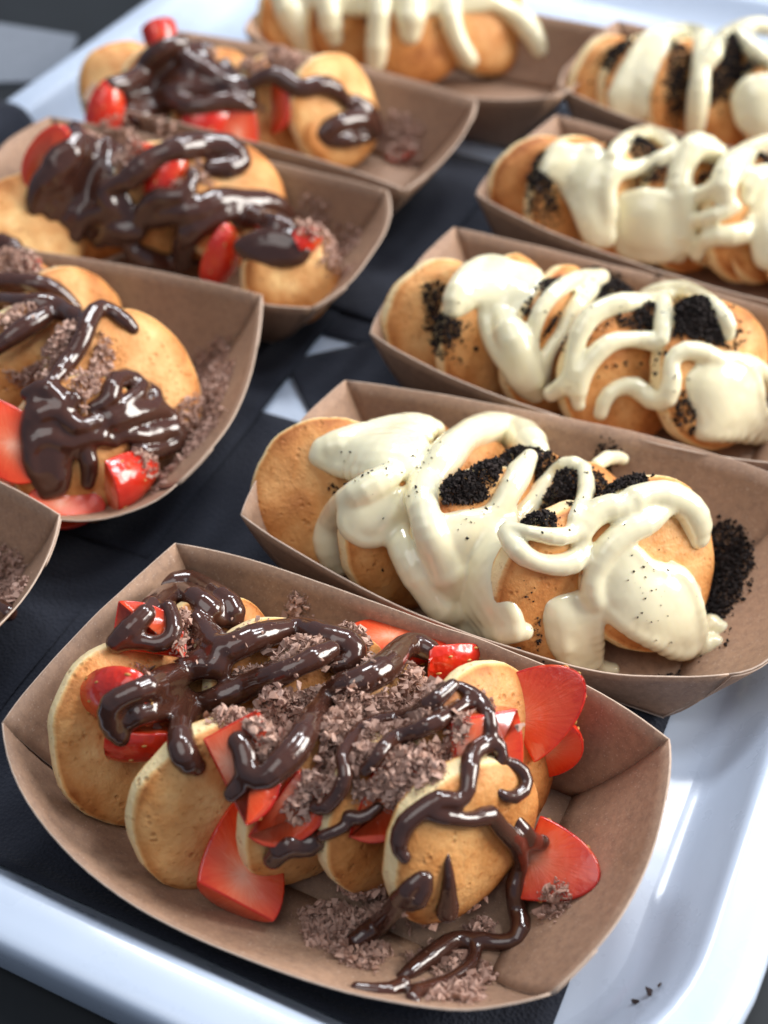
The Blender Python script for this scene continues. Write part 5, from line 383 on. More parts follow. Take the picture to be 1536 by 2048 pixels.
'R2': [('p',[(-13.18,17.72,5.02,0.31),(-13.01,17.87,5.00,0.32),(-12.76,17.88,5.04,0.35),(-12.54,17.88,5.12,0.32),(-12.30,17.90,5.17,0.30),(-13.28,17.03,5.19,0.30),(-13.15,17.27,5.09,0.34),(-12.95,17.44,5.03,0.36),(-12.76,17.55,5.03,0.39),(-12.54,17.61,5.07,0.39),(-12.29,17.62,5.10,0.37),(-12.11,17.73,5.13,0.34),(-11.88,17.84,5.10,0.32),(-11.69,17.98,5.09,0.30),(-13.21,16.58,5.23,0.33),(-13.07,16.80,5.16,0.36),(-12.90,16.95,5.11,0.41),(-12.69,17.10,5.08,0.43),(-12.48,17.18,5.08,0.46),(-12.28,17.31,5.09,0.42),(-12.11,17.42,5.08,0.41),(-11.89,17.57,5.05,0.38),(-11.69,17.69,5.02,0.36),(-11.52,17.80,5.01,0.35),(-11.31,17.89,5.03,0.33),(-11.09,17.95,5.06,0.29),(-13.20,16.18,5.28,0.31),(-13.00,16.39,5.20,0.38),(-12.84,16.55,5.16,0.42),(-12.64,16.66,5.12,0.46),(-12.45,16.83,5.10,0.46),(-12.25,16.94,5.07,0.47),(-12.09,17.10,5.05,0.46),(-11.90,17.23,5.02,0.43),(-11.71,17.36,4.98,0.43),(-11.48,17.47,4.99,0.42),(-11.26,17.52,5.01,0.40),(-11.04,17.58,5.05,0.34),(-13.15,15.84,5.25,0.32),(-12.97,16.01,5.20,0.39),(-12.79,16.15,5.17,0.38),(-12.60,16.28,5.14,0.39),(-12.43,16.41,5.10,0.41),(-12.26,16.60,5.05,0.46),(-12.07,16.80,5.01,0.47),(-11.88,16.92,4.96,0.46),(-11.70,17.07,4.94,0.47),(-11.49,17.15,4.95,0.46),(-11.26,17.17,4.99,0.46),(-11.03,17.20,5.06,0.36),(-10.80,17.24,5.10,0.31),(-13.16,15.59,5.17,0.32),(-12.98,15.73,5.13,0.38),(-12.79,15.86,5.12,0.34),(-12.62,15.97,5.11,0.32),(-12.42,16.11,5.06,0.34),(-12.24,16.30,5.00,0.39),(-12.07,16.50,4.94,0.46),(-11.91,16.67,4.91,0.46),(-11.71,16.78,4.87,0.46),(-11.51,16.86,4.89,0.47),(-11.28,16.90,4.95,0.46),(-11.05,16.89,5.02,0.41),(-10.80,16.91,5.09,0.33),(-13.20,15.42,5.06,0.30),(-12.99,15.52,5.02,0.35),(-12.81,15.64,5.03,0.31),(-12.64,15.73,5.00,0.27),(-12.44,15.90,4.98,0.28),(-12.25,16.07,4.93,0.34),(-12.09,16.21,4.87,0.38),(-11.91,16.43,4.82,0.46),(-11.73,16.54,4.78,0.46),(-11.50,16.60,4.80,0.46),(-11.29,16.62,4.86,0.46),(-11.06,16.63,4.95,0.41),(-10.80,16.60,5.03,0.34),(-13.05,15.34,4.90,0.32),(-12.84,15.43,4.90,0.29),(-12.30,15.87,4.81,0.27),(-12.13,16.01,4.78,0.34),(-11.95,16.19,4.72,0.41),(-11.75,16.35,4.69,0.44),(-11.54,16.40,4.70,0.46),(-11.29,16.41,4.76,0.42),(-11.08,16.41,4.85,0.39),(-10.84,16.41,4.93,0.34),(-10.62,16.41,4.97,0.29),(-12.14,15.85,4.60,0.28),(-11.96,16.00,4.58,0.35),(-11.79,16.11,4.56,0.37),(-11.57,16.22,4.59,0.40),(-11.34,16.21,4.63,0.39),(-11.12,16.22,4.72,0.38),(-10.88,16.21,4.77,0.33),(-12.03,15.82,4.46,0.28),(-11.82,15.94,4.43,0.30),(-11.61,16.01,4.43,0.32),(-11.41,16.06,4.49,0.34),(-11.16,16.06,4.58,0.33),(-10.93,16.05,4.62,0.29),(-13.30,15.34,5.06,0.26),(-13.32,15.56,5.23,0.26),(-13.33,15.84,5.33,0.26),(-13.35,16.20,5.35,0.27),(-13.36,16.61,5.31,0.27),(-13.35,17.05,5.23,0.28),(-13.31,17.52,5.12,0.28),(-13.20,17.87,5.06,0.29),(-13.04,18.11,5.05,0.29),(-12.81,18.13,5.13,0.29),(-12.55,18.07,5.19,0.29),(-12.28,17.97,5.23,0.28),(-12.02,17.93,5.22,0.28),(-11.80,18.00,5.16,0.28),(-11.55,18.11,5.10,0.29),(-11.31,18.15,5.08,0.28),(-11.07,18.02,5.10,0.28),(-10.88,17.75,5.10,0.28),(-10.71,17.33,5.12,0.29),(-10.59,16.90,5.11,0.28),(-10.54,16.55,5.04,0.28),(-10.56,16.35,4.92,0.28),(-10.66,16.19,4.77,0.28),(-10.80,16.05,4.62,0.28),(-10.97,15.94,4.49,0.28),(-11.17,15.90,4.38,0.28),(-11.41,15.88,4.32,0.27),(-11.67,15.88,4.31,0.28),(-11.91,15.83,4.38,0.27),(-12.10,15.80,4.48,0.27),(-12.25,15.83,4.68,0.27),(-12.38,15.85,4.89,0.27),(-12.52,15.84,4.99,0.27),(-12.65,15.67,4.97,0.28),(-12.78,15.44,4.88,0.27),(-12.91,15.27,4.78,0.27),(-13.05,15.19,4.76,0.26),(-13.18,15.22,4.86,0.26),(-13.30,15.34,5.06,0.26)]),
('s',[(-13.16,15.03,4.82,0.37),(-13.21,15.22,5.09,0.42),(-13.21,15.52,5.29,0.44),(-13.21,16.03,5.38,0.44),(-13.25,16.80,5.24,0.44),(-13.26,17.75,4.89,0.43),(-13.12,18.48,4.62,0.39),(-12.83,18.79,4.54,0.38),(-12.48,18.96,4.43,0.35),(-12.29,19.02,4.34,0.34)]),
('s',[(-11.53,15.91,4.52,0.41),(-11.21,15.52,4.49,0.51),(-10.90,15.13,4.45,0.62),(-10.65,14.90,4.28,0.65),(-10.44,14.77,4.02,0.64),(-10.24,14.70,3.71,0.62),(-10.05,14.68,3.37,0.62),(-9.87,14.69,3.01,0.63),(-9.71,14.79,2.59,0.52),(-9.62,14.79,2.41,0.45)]),
('s',[(-12.17,15.64,4.37,0.32),(-11.92,15.51,4.15,0.38),(-11.64,15.34,3.96,0.46),(-11.33,15.08,3.85,0.50),(-10.99,14.78,3.78,0.51),(-10.68,14.58,3.65,0.50),(-10.41,14.49,3.43,0.48),(-10.18,14.47,3.14,0.49),(-9.98,14.54,2.78,0.42),(-9.87,14.55,2.63,0.37)]),
('s',[(-9.32,21.34,3.55,0.23),(-9.52,20.59,4.00,0.26),(-9.59,19.47,4.62,0.29),(-9.63,18.36,5.15,0.32),(-9.72,17.51,5.44,0.33),(-9.84,16.93,5.51,0.32),(-9.96,16.50,5.45,0.31),(-10.06,16.15,5.30,0.31),(-10.12,15.86,5.10,0.31),(-10.14,15.62,4.83,0.30),(-10.12,15.40,4.55,0.27),(-10.07,15.22,4.28,0.25),(-9.98,15.09,3.99,0.26),(-9.87,15.01,3.67,0.28),(-9.74,15.01,3.31,0.26),(-9.66,15.00,3.15,0.24)]),
('s',[(-9.20,20.66,3.97,0.31),(-9.22,19.77,4.19,0.39),(-9.15,18.68,4.55,0.42),(-9.14,17.86,4.74,0.39),(-9.18,17.33,4.71,0.38),(-9.24,16.98,4.55,0.38),(-9.26,16.71,4.33,0.37),(-9.27,16.43,4.12,0.34),(-9.37,16.14,3.95,0.31),(-9.50,15.86,3.78,0.31),(-9.57,15.60,3.55,0.34),(-9.61,15.38,3.27,0.37),(-9.60,15.22,2.96,0.38),(-9.52,15.15,2.61,0.35),(-9.35,15.12,2.27,0.30)]),
('s',[(-6.63,21.98,2.94,0.32),(-6.82,21.08,3.41,0.36),(-6.88,19.54,4.32,0.35),(-6.95,18.16,5.13,0.34),(-7.15,17.42,5.51,0.36),(-7.41,17.09,5.59,0.40),(-7.68,16.86,5.56,0.41),(-7.94,16.60,5.49,0.40),(-8.15,16.32,5.42,0.40),(-8.31,16.02,5.30,0.40),(-8.40,15.75,5.12,0.40),(-8.46,15.51,4.91,0.38),(-8.45,15.28,4.67,0.34),(-8.42,15.07,4.43,0.32),(-8.36,14.87,4.17,0.34),(-8.27,14.69,3.90,0.37),(-8.30,14.54,3.63,0.38),(-8.45,14.43,3.35,0.38),(-8.71,14.39,3.02,0.33),(-8.86,14.35,2.88,0.31)]),
('s',[(-6.25,18.42,5.13,0.32),(-6.07,17.98,5.05,0.38),(-5.91,17.46,5.03,0.39),(-5.79,17.06,4.93,0.37),(-5.74,16.79,4.74,0.37),(-5.90,16.69,4.62,0.37),(-6.23,16.63,4.63,0.35),(-6.56,16.46,4.68,0.31),(-6.86,16.21,4.74,0.30),(-7.15,15.95,4.77,0.33),(-7.39,15.69,4.71,0.36),(-7.58,15.43,4.56,0.37),(-7.73,15.19,4.35,0.37),(-7.85,14.97,4.12,0.37),(-7.93,14.76,3.86,0.39),(-7.95,14.57,3.59,0.39),(-7.92,14.41,3.31,0.37),(-7.84,14.30,2.99,0.28),(-7.77,14.24,2.84,0.25)]),
('s',[(-7.63,22.09,2.66,0.33),(-7.32,22.16,2.87,0.37),(-6.99,22.21,3.04,0.38),(-6.63,22.27,3.16,0.38),(-6.24,22.14,3.36,0.38),(-5.74,21.43,3.84,0.35),(-5.17,20.14,4.64,0.31),(-4.65,19.00,5.27,0.30),(-4.27,18.47,5.42,0.32),(-3.97,18.29,5.28,0.35),(-3.77,18.21,5.05,0.34),(-3.67,18.12,4.77,0.28)]),
('s',[(-7.00,14.52,2.53,0.28),(-7.00,14.73,2.88,0.31),(-6.91,14.94,3.13,0.31),(-6.73,15.18,3.27,0.31),(-6.44,15.43,3.32,0.34),(-6.14,15.61,3.25,0.38),(-5.80,15.60,3.11,0.39),(-5.45,15.45,3.05,0.38),(-5.10,15.34,3.16,0.37),(-4.90,15.37,3.38,0.38),(-4.87,15.53,3.67,0.38),(-4.92,15.74,3.95,0.36),(-5.04,15.93,4.21,0.32),(-5.11,16.13,4.43,0.30),(-4.99,16.36,4.62,0.32),(-4.76,16.58,4.70,0.35),(-4.45,16.77,4.65,0.36),(-4.13,16.95,4.54,0.36),(-3.87,17.14,4.37,0.32),(-3.75,17.18,4.28,0.30)]),
('p',[(-3.72,17.24,4.11,0.30),(-3.51,17.41,4.06,0.31),(-3.30,17.60,4.00,0.31),(-3.11,17.77,3.96,0.31),(-3.99,16.88,4.03,0.31),(-3.76,17.06,3.99,0.34),(-3.54,17.24,3.91,0.37),(-3.36,17.43,3.86,0.37),(-3.15,17.61,3.78,0.37),(-2.93,17.81,3.73,0.34),(-4.02,16.68,3.90,0.34),(-3.82,16.85,3.86,0.39),(-3.60,17.02,3.77,0.43),(-3.39,17.25,3.71,0.43),(-3.19,17.45,3.62,0.45),(-3.00,17.64,3.54,0.43),(-2.78,17.85,3.51,0.35),(-4.27,16.37,3.77,0.32),(-4.05,16.48,3.74,0.38),(-3.85,16.63,3.71,0.42),(-3.63,16.84,3.65,0.47),(-3.44,17.04,3.56,0.50),(-3.24,17.27,3.48,0.52),(-3.04,17.49,3.41,0.49),(-2.82,17.70,3.31,0.43),(-2.63,17.89,3.26,0.36),(-2.42,18.03,3.22,0.30),(-4.33,16.21,3.61,0.30),(-4.10,16.30,3.58,0.37),(-3.89,16.47,3.58,0.44),(-3.68,16.64,3.50,0.50),(-3.48,16.82,3.43,0.50),(-3.27,17.06,3.36,0.51),(-3.07,17.28,3.25,0.52),(-2.86,17.51,3.16,0.49),(-2.67,17.71,3.08,0.43),(-2.45,17.91,3.04,0.35),(-4.15,16.15,3.44,0.32),(-3.93,16.28,3.41,0.41),(-3.74,16.43,3.37,0.46),(-3.52,16.65,3.31,0.51),(-3.31,16.84,3.23,0.50),(-3.12,17.07,3.14,0.50),(-2.92,17.31,3.04,0.51),(-2.73,17.49,2.98,0.49),(-2.52,17.71,2.90,0.42),(-2.31,17.90,2.84,0.34),(-3.98,16.11,3.25,0.34),(-3.78,16.25,3.22,0.40),(-3.57,16.44,3.18,0.48),(-3.37,16.63,3.09,0.52),(-3.15,16.85,3.00,0.51),(-2.97,17.07,2.92,0.51),(-2.75,17.32,2.82,0.51),(-2.56,17.55,2.73,0.46),(-2.35,17.76,2.63,0.37),(-2.14,17.92,2.61,0.31),(-3.83,16.08,3.06,0.35),(-3.62,16.23,3.02,0.41),(-3.40,16.43,2.95,0.48),(-3.20,16.64,2.88,0.50),(-2.99,16.86,2.78,0.51),(-2.81,17.08,2.72,0.52),(-2.60,17.34,2.59,0.50),(-2.37,17.61,2.44,0.43),(-2.18,17.83,2.37,0.36),(-3.67,16.07,2.88,0.35),(-3.46,16.23,2.83,0.42),(-3.24,16.45,2.75,0.49),(-3.05,16.66,2.68,0.51),(-2.83,16.89,2.56,0.52),(-2.63,17.16,2.45,0.52),(-2.44,17.41,2.32,0.48),(-2.23,17.69,2.21,0.40),(-2.01,17.91,2.09,0.33),(-3.71,15.92,2.70,0.29),(-3.48,16.07,2.68,0.37),(-3.28,16.24,2.60,0.44),(-3.09,16.46,2.54,0.51),(-2.88,16.66,2.42,0.51),(-2.67,16.95,2.32,0.51),(-2.47,17.21,2.16,0.51),(-2.28,17.48,2.03,0.46),(-2.07,17.79,1.91,0.40),(-1.87,18.01,1.79,0.33),(-3.56,15.89,2.51,0.30),(-3.32,16.06,2.47,0.39),(-3.11,16.25,2.38,0.46),(-2.91,16.48,2.32,0.48),(-2.73,16.70,2.21,0.48),(-2.53,16.98,2.08,0.47),(-2.32,17.29,1.92,0.49),(-2.11,17.63,1.72,0.45),(-1.92,17.92,1.57,0.38),(-3.39,15.87,2.29,0.36),(-3.17,16.05,2.26,0.41),(-2.97,16.24,2.20,0.41),(-2.76,16.44,2.08,0.40),(-2.55,16.73,1.96,0.42),(-2.37,17.00,1.82,0.41),(-2.15,17.40,1.62,0.45),(-1.96,17.75,1.38,0.45),(-1.75,18.11,1.22,0.38),(-3.45,15.72,2.14,0.32),(-3.22,15.85,2.13,0.34),(-3.00,16.02,2.06,0.34),(-2.79,16.23,1.98,0.33),(-2.59,16.47,1.89,0.35),(-2.40,16.74,1.74,0.35),(-2.20,17.10,1.56,0.36),(-2.00,17.49,1.30,0.38),(-1.80,17.90,1.05,0.39),(-1.60,18.25,0.90,0.36),(-4.38,16.34,3.79,0.28),(-4.26,16.53,3.94,0.29),(-4.12,16.76,4.03,0.31),(-3.97,16.97,4.10,0.29),(-3.80,17.17,4.13,0.30),(-3.61,17.38,4.13,0.31),(-3.39,17.59,4.09,0.30),(-3.16,17.76,4.01,0.29),(-2.96,17.88,3.90,0.29),(-2.76,17.96,3.73,0.30),(-2.58,18.03,3.49,0.31),(-2.42,18.04,3.25,0.29),(-2.28,17.99,3.05,0.30),(-2.17,17.94,2.80,0.32),(-2.07,17.93,2.52,0.30),(-1.95,17.96,2.21,0.29),(-1.78,18.07,1.79,0.31),(-1.60,18.26,1.31,0.31),(-1.46,18.37,0.91,0.31),(-1.43,18.33,0.68,0.31),(-1.53,18.11,0.68,0.32),(-1.75,17.70,0.89,0.31),(-2.02,17.16,1.25,0.30),(-2.30,16.68,1.57,0.30),(-2.55,16.35,1.76,0.31),(-2.79,16.07,1.89,0.31),(-3.05,15.84,1.97,0.29),(-3.29,15.70,2.02,0.29),(-3.49,15.67,2.07,0.30),(-3.58,15.73,2.22,0.29),(-3.60,15.84,2.45,0.29),(-3.69,15.91,2.67,0.29),(-3.84,15.95,2.87,0.30),(-4.02,15.97,3.07,0.29),(-4.18,16.01,3.26,0.29),(-4.29,16.10,3.44,0.29),(-4.36,16.21,3.61,0.30),(-4.38,16.34,3.79,0.28)]),
('s',[(-2.99,18.37,3.65,0.29),(-2.59,18.48,3.47,0.33),(-2.26,18.77,3.06,0.36),(-2.00,19.28,2.37,0.33),(-1.77,19.69,1.65,0.27)])],
'R3': [('p',[(-13.26,26.60,5.28,0.35),(-13.07,26.72,5.27,0.35),(-12.85,26.93,5.22,0.33),(-12.66,27.09,5.17,0.32),(-12.49,27.23,5.17,0.33),(-12.28,27.28,5.19,0.33),(-11.99,27.23,5.26,0.34),(-13.29,26.42,5.16,0.36),(-13.10,26.59,5.12,0.41),(-12.92,26.74,5.07,0.41),(-12.72,26.91,5.03,0.38),(-12.53,27.06,5.01,0.39),(-12.29,27.10,5.04,0.39),(-12.09,27.11,5.10,0.39),(-11.82,27.07,5.21,0.34),(-13.33,26.20,5.03,0.35),(-13.13,26.39,4.98,0.43),(-12.95,26.54,4.93,0.48),(-12.77,26.70,4.90,0.45),(-12.59,26.87,4.88,0.45),(-12.34,26.96,4.90,0.45),(-12.14,26.95,4.96,0.45),(-11.85,26.88,5.07,0.39),(-11.60,26.82,5.16,0.33),(-13.38,26.02,4.89,0.33),(-13.16,26.16,4.86,0.38),(-12.99,26.33,4.83,0.42),(-12.81,26.49,4.78,0.45),(-12.60,26.69,4.75,0.49),(-12.41,26.77,4.74,0.50),(-12.16,26.77,4.82,0.49),(-11.92,26.69,4.90,0.47),(-11.64,26.60,5.00,0.38),(-11.43,26.62,5.08,0.31),(-13.42,25.86,4.72,0.28),(-13.22,25.97,4.71,0.31),(-13.03,26.11,4.70,0.34),(-12.83,26.28,4.65,0.39),(-12.63,26.46,4.61,0.45),(-12.45,26.59,4.61,0.50),(-12.20,26.58,4.65,0.49),(-11.92,26.52,4.75,0.48),(-11.68,26.47,4.87,0.40),(-11.47,26.43,4.93,0.35),(-13.07,25.96,4.55,0.29),(-12.86,26.11,4.51,0.32),(-12.69,26.25,4.48,0.37),(-12.47,26.39,4.45,0.43),(-12.26,26.43,4.49,0.49),(-11.99,26.40,4.60,0.49),(-11.75,26.33,4.71,0.43),(-11.50,26.27,4.78,0.36),(-11.25,26.28,4.84,0.30),(-12.73,26.11,4.33,0.31),(-12.52,26.24,4.30,0.36),(-12.29,26.28,4.33,0.43),(-12.04,26.25,4.41,0.49),(-11.80,26.20,4.53,0.46),(-11.56,26.14,4.63,0.38),(-11.30,26.12,4.68,0.32),(-12.59,26.08,4.14,0.29),(-12.35,26.15,4.18,0.36),(-12.10,26.14,4.26,0.42),(-11.86,26.09,4.35,0.48),(-11.60,26.01,4.45,0.40),(-11.37,25.98,4.51,0.34),(-12.40,25.99,3.99,0.30),(-12.19,26.00,4.06,0.35),(-11.93,25.95,4.15,0.41),(-11.66,25.90,4.27,0.41),(-11.44,25.87,4.35,0.35),(-11.21,25.88,4.39,0.29),(-12.20,25.86,3.92,0.31),(-11.98,25.84,3.99,0.36),(-11.72,25.79,4.07,0.43),(-11.47,25.75,4.17,0.36),(-11.24,25.77,4.24,0.28),(-12.02,25.71,3.83,0.31),(-11.80,25.69,3.91,0.37),(-11.54,25.65,3.98,0.38),(-11.31,25.63,4.03,0.31),(-11.84,25.52,3.74,0.30),(-11.62,25.55,3.80,0.38),(-11.39,25.53,3.84,0.36),(-11.15,25.57,3.92,0.28),(-11.65,25.40,3.64,0.32),(-11.44,25.43,3.67,0.37),(-11.19,25.45,3.71,0.32),(-11.50,25.29,3.50,0.32),(-11.28,25.36,3.53,0.39),(-11.04,25.40,3.57,0.32),(-11.33,25.23,3.36,0.33),(-11.12,25.31,3.37,0.39),(-10.88,25.36,3.38,0.33),(-11.16,25.19,3.18,0.35),(-10.95,25.27,3.19,0.39),(-10.76,25.33,3.21,0.33),(-11.03,25.15,3.02,0.35),(-10.80,25.25,3.01,0.39),(-10.61,25.32,3.05,0.33),(-10.88,25.12,2.83,0.34),(-10.64,25.24,2.85,0.37),(-10.43,25.31,2.84,0.32),(-13.53,25.84,4.76,0.29),(-13.53,26.02,5.00,0.29),(-13.52,26.23,5.17,0.28),(-13.47,26.43,5.31,0.29),(-13.40,26.60,5.41,0.30),(-13.28,26.75,5.47,0.30),(-13.09,26.85,5.44,0.29),(-12.88,26.98,5.35,0.28),(-12.69,27.14,5.28,0.28),(-12.49,27.30,5.27,0.28),(-12.26,27.37,5.32,0.30),(-12.02,27.35,5.38,0.30),(-11.82,27.29,5.36,0.29),(-11.62,27.10,5.30,0.29),(-11.46,26.86,5.22,0.28),(-11.34,26.65,5.12,0.27),(-11.27,26.46,4.98,0.28),(-11.24,26.27,4.83,0.29),(-11.22,26.11,4.66,0.29),(-11.20,25.96,4.49,0.30),(-11.20,25.82,4.31,0.29),(-11.20,25.69,4.13,0.28),(-11.16,25.58,3.94,0.28),(-11.03,25.49,3.75,0.29),(-10.85,25.43,3.53,0.29),(-10.64,25.39,3.30,0.29),(-10.45,25.38,3.07,0.30),(-10.31,25.35,2.86,0.30),(-10.27,25.29,2.71,0.28),(-10.42,25.18,2.61,0.28),(-10.67,25.06,2.59,0.28),(-10.89,25.01,2.67,0.28),(-11.07,25.02,2.82,0.29),(-11.24,25.07,3.02,0.30),(-11.41,25.14,3.24,0.31),(-11.59,25.24,3.46,0.29),(-11.79,25.39,3.63,0.29),(-11.99,25.56,3.75,0.28),(-12.20,25.77,3.84,0.29),(-12.41,25.96,3.95,0.29),(-12.60,26.06,4.10,0.30),(-12.76,26.06,4.28,0.30),(-12.93,26.02,4.45,0.30),(-13.12,25.95,4.60,0.28),(-13.32,25.89,4.70,0.28),(-13.53,25.84,4.76,0.28)]),
('s',[(-11.15,26.69,5.23,0.25),(-11.06,26.98,5.53,0.33),(-11.00,27.57,5.61,0.40),(-11.06,28.89,5.23,0.43),(-11.19,30.90,4.43,0.43),(-11.20,32.59,3.71,0.43),(-10.86,32.97,3.61,0.43),(-10.19,31.80,4.21,0.42),(-9.45,30.04,5.00,0.36),(-8.88,28.99,5.31,0.27)]),
('s',[(-8.76,28.38,5.65,0.31),(-9.00,28.12,5.49,0.37),(-9.27,27.90,5.34,0.39),(-9.58,27.75,5.17,0.36),(-9.89,27.55,5.06,0.34),(-10.19,27.25,5.04,0.37),(-10.51,26.91,5.08,0.41),(-10.76,26.58,5.05,0.43),(-10.85,26.30,4.86,0.42),(-10.85,26.07,4.58,0.41),(-10.77,25.89,4.27,0.42),(-10.65,25.74,3.93,0.43),(-10.55,25.60,3.55,0.41),(-10.46,25.50,3.12,0.34),(-10.36,25.39,2.69,0.27)]),
('p',[(-10.23,26.60,3.94,0.30),(-10.01,26.65,3.99,0.32),(-9.78,26.66,4.03,0.32),(-9.58,26.67,4.08,0.34),(-9.34,26.69,4.13,0.35),(-9.14,26.73,4.17,0.33),(-8.92,26.78,4.19,0.33),(-8.69,26.86,4.25,0.31),(-8.46,26.91,4.24,0.29),(-10.07,26.55,3.80,0.35),(-9.87,26.58,3.84,0.37),(-9.62,26.60,3.91,0.37),(-9.40,26.60,3.93,0.40),(-9.18,26.65,4.00,0.40),(-8.96,26.69,4.02,0.40),(-8.74,26.76,4.06,0.37),(-8.52,26.81,4.06,0.35),(-10.16,26.43,3.59,0.32),(-9.92,26.50,3.65,0.40),(-9.72,26.52,3.70,0.44),(-9.47,26.53,3.75,0.45),(-9.25,26.55,3.78,0.46),(-9.04,26.59,3.83,0.45),(-8.81,26.64,3.84,0.46),(-8.58,26.72,3.89,0.41),(-8.36,26.77,3.92,0.34),(-10.21,26.34,3.43,0.30),(-9.98,26.40,3.45,0.38),(-9.77,26.42,3.47,0.44),(-9.55,26.45,3.54,0.49),(-9.31,26.45,3.58,0.50),(-9.09,26.50,3.66,0.49),(-8.87,26.54,3.67,0.50),(-8.66,26.59,3.68,0.47),(-8.43,26.67,3.74,0.40),(-8.22,26.71,3.74,0.32),(-10.06,26.29,3.23,0.36),(-9.82,26.34,3.29,0.42),(-9.58,26.36,3.36,0.48),(-9.39,26.37,3.41,0.49),(-9.15,26.39,3.46,0.49),(-8.94,26.44,3.50,0.50),(-8.71,26.48,3.50,0.49),(-8.51,26.55,3.55,0.44),(-8.28,26.61,3.54,0.36),(-10.12,26.20,3.07,0.31),(-9.91,26.26,3.08,0.39),(-9.68,26.29,3.12,0.45),(-9.46,26.31,3.19,0.48),(-9.20,26.30,3.23,0.49),(-8.98,26.34,3.30,0.50),(-8.77,26.38,3.34,0.49),(-8.54,26.45,3.35,0.47),(-8.34,26.51,3.37,0.40),(-8.13,26.57,3.38,0.32),(-9.95,26.18,2.85,0.36),(-9.72,26.24,2.89,0.43),(-9.53,26.26,2.95,0.49),(-9.27,26.25,3.04,0.49),(-9.03,26.25,3.07,0.49),(-8.82,26.29,3.13,0.50),(-8.61,26.34,3.17,0.48),(-8.39,26.41,3.18,0.43),(-8.18,26.48,3.19,0.36),(-7.97,26.55,3.21,0.31),(-10.02,26.11,2.67,0.32),(-9.79,26.18,2.66,0.40),(-9.59,26.23,2.71,0.46),(-9.35,26.22,2.77,0.50),(-9.10,26.20,2.87,0.49),(-8.87,26.21,2.92,0.48),(-8.68,26.26,2.97,0.50),(-8.45,26.32,2.99,0.49),(-8.22,26.39,3.02,0.40),(-8.03,26.46,3.04,0.34),(-9.87,26.11,2.45,0.35),(-9.64,26.19,2.48,0.42),(-9.43,26.21,2.52,0.50),(-9.17,26.18,2.61,0.49),(-8.96,26.17,2.70,0.50),(-8.73,26.19,2.76,0.50),(-8.53,26.23,2.78,0.48),(-8.31,26.30,2.80,0.47),(-8.07,26.37,2.82,0.38),(-7.85,26.44,2.86,0.30),(-9.71,26.14,2.24,0.38),(-9.53,26.18,2.29,0.43),(-9.26,26.17,2.37,0.45),(-9.05,26.15,2.44,0.48),(-8.79,26.14,2.54,0.48),(-8.57,26.17,2.58,0.49),(-8.34,26.22,2.58,0.47),(-8.15,26.27,2.60,0.43),(-7.93,26.35,2.63,0.36),(-9.80,26.05,2.04,0.31),(-9.56,26.13,2.06,0.36),(-9.36,26.16,2.13,0.39),(-9.12,26.14,2.20,0.40),(-8.87,26.10,2.27,0.40),(-8.66,26.11,2.35,0.43),(-8.41,26.13,2.40,0.42),(-8.20,26.19,2.41,0.42),(-8.00,26.27,2.46,0.40),(-7.76,26.33,2.46,0.32),(-9.42,26.10,1.90,0.33),(-9.17,26.09,1.94,0.33),(-8.93,26.06,2.03,0.34),(-8.73,26.05,2.10,0.35),(-8.47,26.06,2.19,0.35),(-8.24,26.09,2.22,0.34),(-8.03,26.16,2.25,0.36),(-7.82,26.23,2.30,0.32),(-8.53,25.99,1.98,0.30),(-10.30,26.58,3.95,0.28),(-9.98,26.67,4.08,0.30),(-9.68,26.72,4.20,0.30),(-9.39,26.76,4.29,0.31),(-9.13,26.80,4.33,0.29),(-8.90,26.85,4.34,0.28),(-8.68,26.89,4.32,0.27),(-8.48,26.92,4.26,0.29),(-8.32,26.91,4.16,0.30),(-8.19,26.84,3.98,0.30),(-8.10,26.75,3.76,0.29),(-8.02,26.66,3.52,0.29),(-7.95,26.58,3.28,0.28),(-7.86,26.51,3.07,0.29),(-7.76,26.45,2.83,0.29),(-7.68,26.40,2.60,0.30),(-7.64,26.31,2.40,0.29),(-7.67,26.24,2.25,0.28),(-7.80,26.14,2.14,0.28),(-7.99,26.06,2.07,0.28),(-8.23,26.00,2.01,0.29),(-8.48,25.98,1.96,0.31),(-8.72,25.98,1.91,0.29),(-8.97,26.00,1.85,0.29),(-9.24,26.03,1.81,0.29),(-9.50,26.04,1.82,0.28),(-9.72,26.01,1.89,0.30),(-9.88,26.01,2.01,0.30),(-10.00,26.01,2.21,0.30),(-10.08,26.02,2.45,0.29),(-10.14,26.07,2.70,0.28),(-10.19,26.13,2.94,0.28),(-10.24,26.20,3.14,0.30),(-10.28,26.29,3.34,0.31),(-10.30,26.38,3.54,0.30),(-10.31,26.48,3.74,0.29),(-10.30,26.58,3.95,0.28)]),
('s',[(-7.34,29.52,5.29,0.51),(-7.77,29.32,5.55,0.59),(-8.07,29.02,5.69,0.64),(-8.24,28.69,5.64,0.61),(-8.29,28.32,5.41,0.56),(-8.32,28.00,5.16,0.53),(-8.32,27.74,4.89,0.57),(-8.24,27.53,4.59,0.63),(-8.07,27.37,4.26,0.67),(-7.89,27.25,3.91,0.67),(-7.74,27.15,3.56,0.66),(-7.61,27.04,3.21,0.67),(-7.54,26.88,2.86,0.69),(-7.53,26.76,2.47,0.61),(-7.57,26.62,2.06,0.46)]),
('s',[(-7.86,27.49,3.92,0.29),(-7.53,27.46,4.18,0.33),(-7.17,27.41,4.57,0.35),(-6.79,27.37,4.86,0.35),(-6.37,27.37,4.84,0.28),(-6.13,27.35,4.75,0.24)]),
('s',[(-7.51,26.93,3.32,0.29),(-7.12,26.83,3.60,0.33),(-6.72,26.72,3.91,0.35),(-6.36,26.77,4.15,0.35),(-6.02,26.97,4.31,0.31),(-5.69,27.23,4.45,0.24)]),
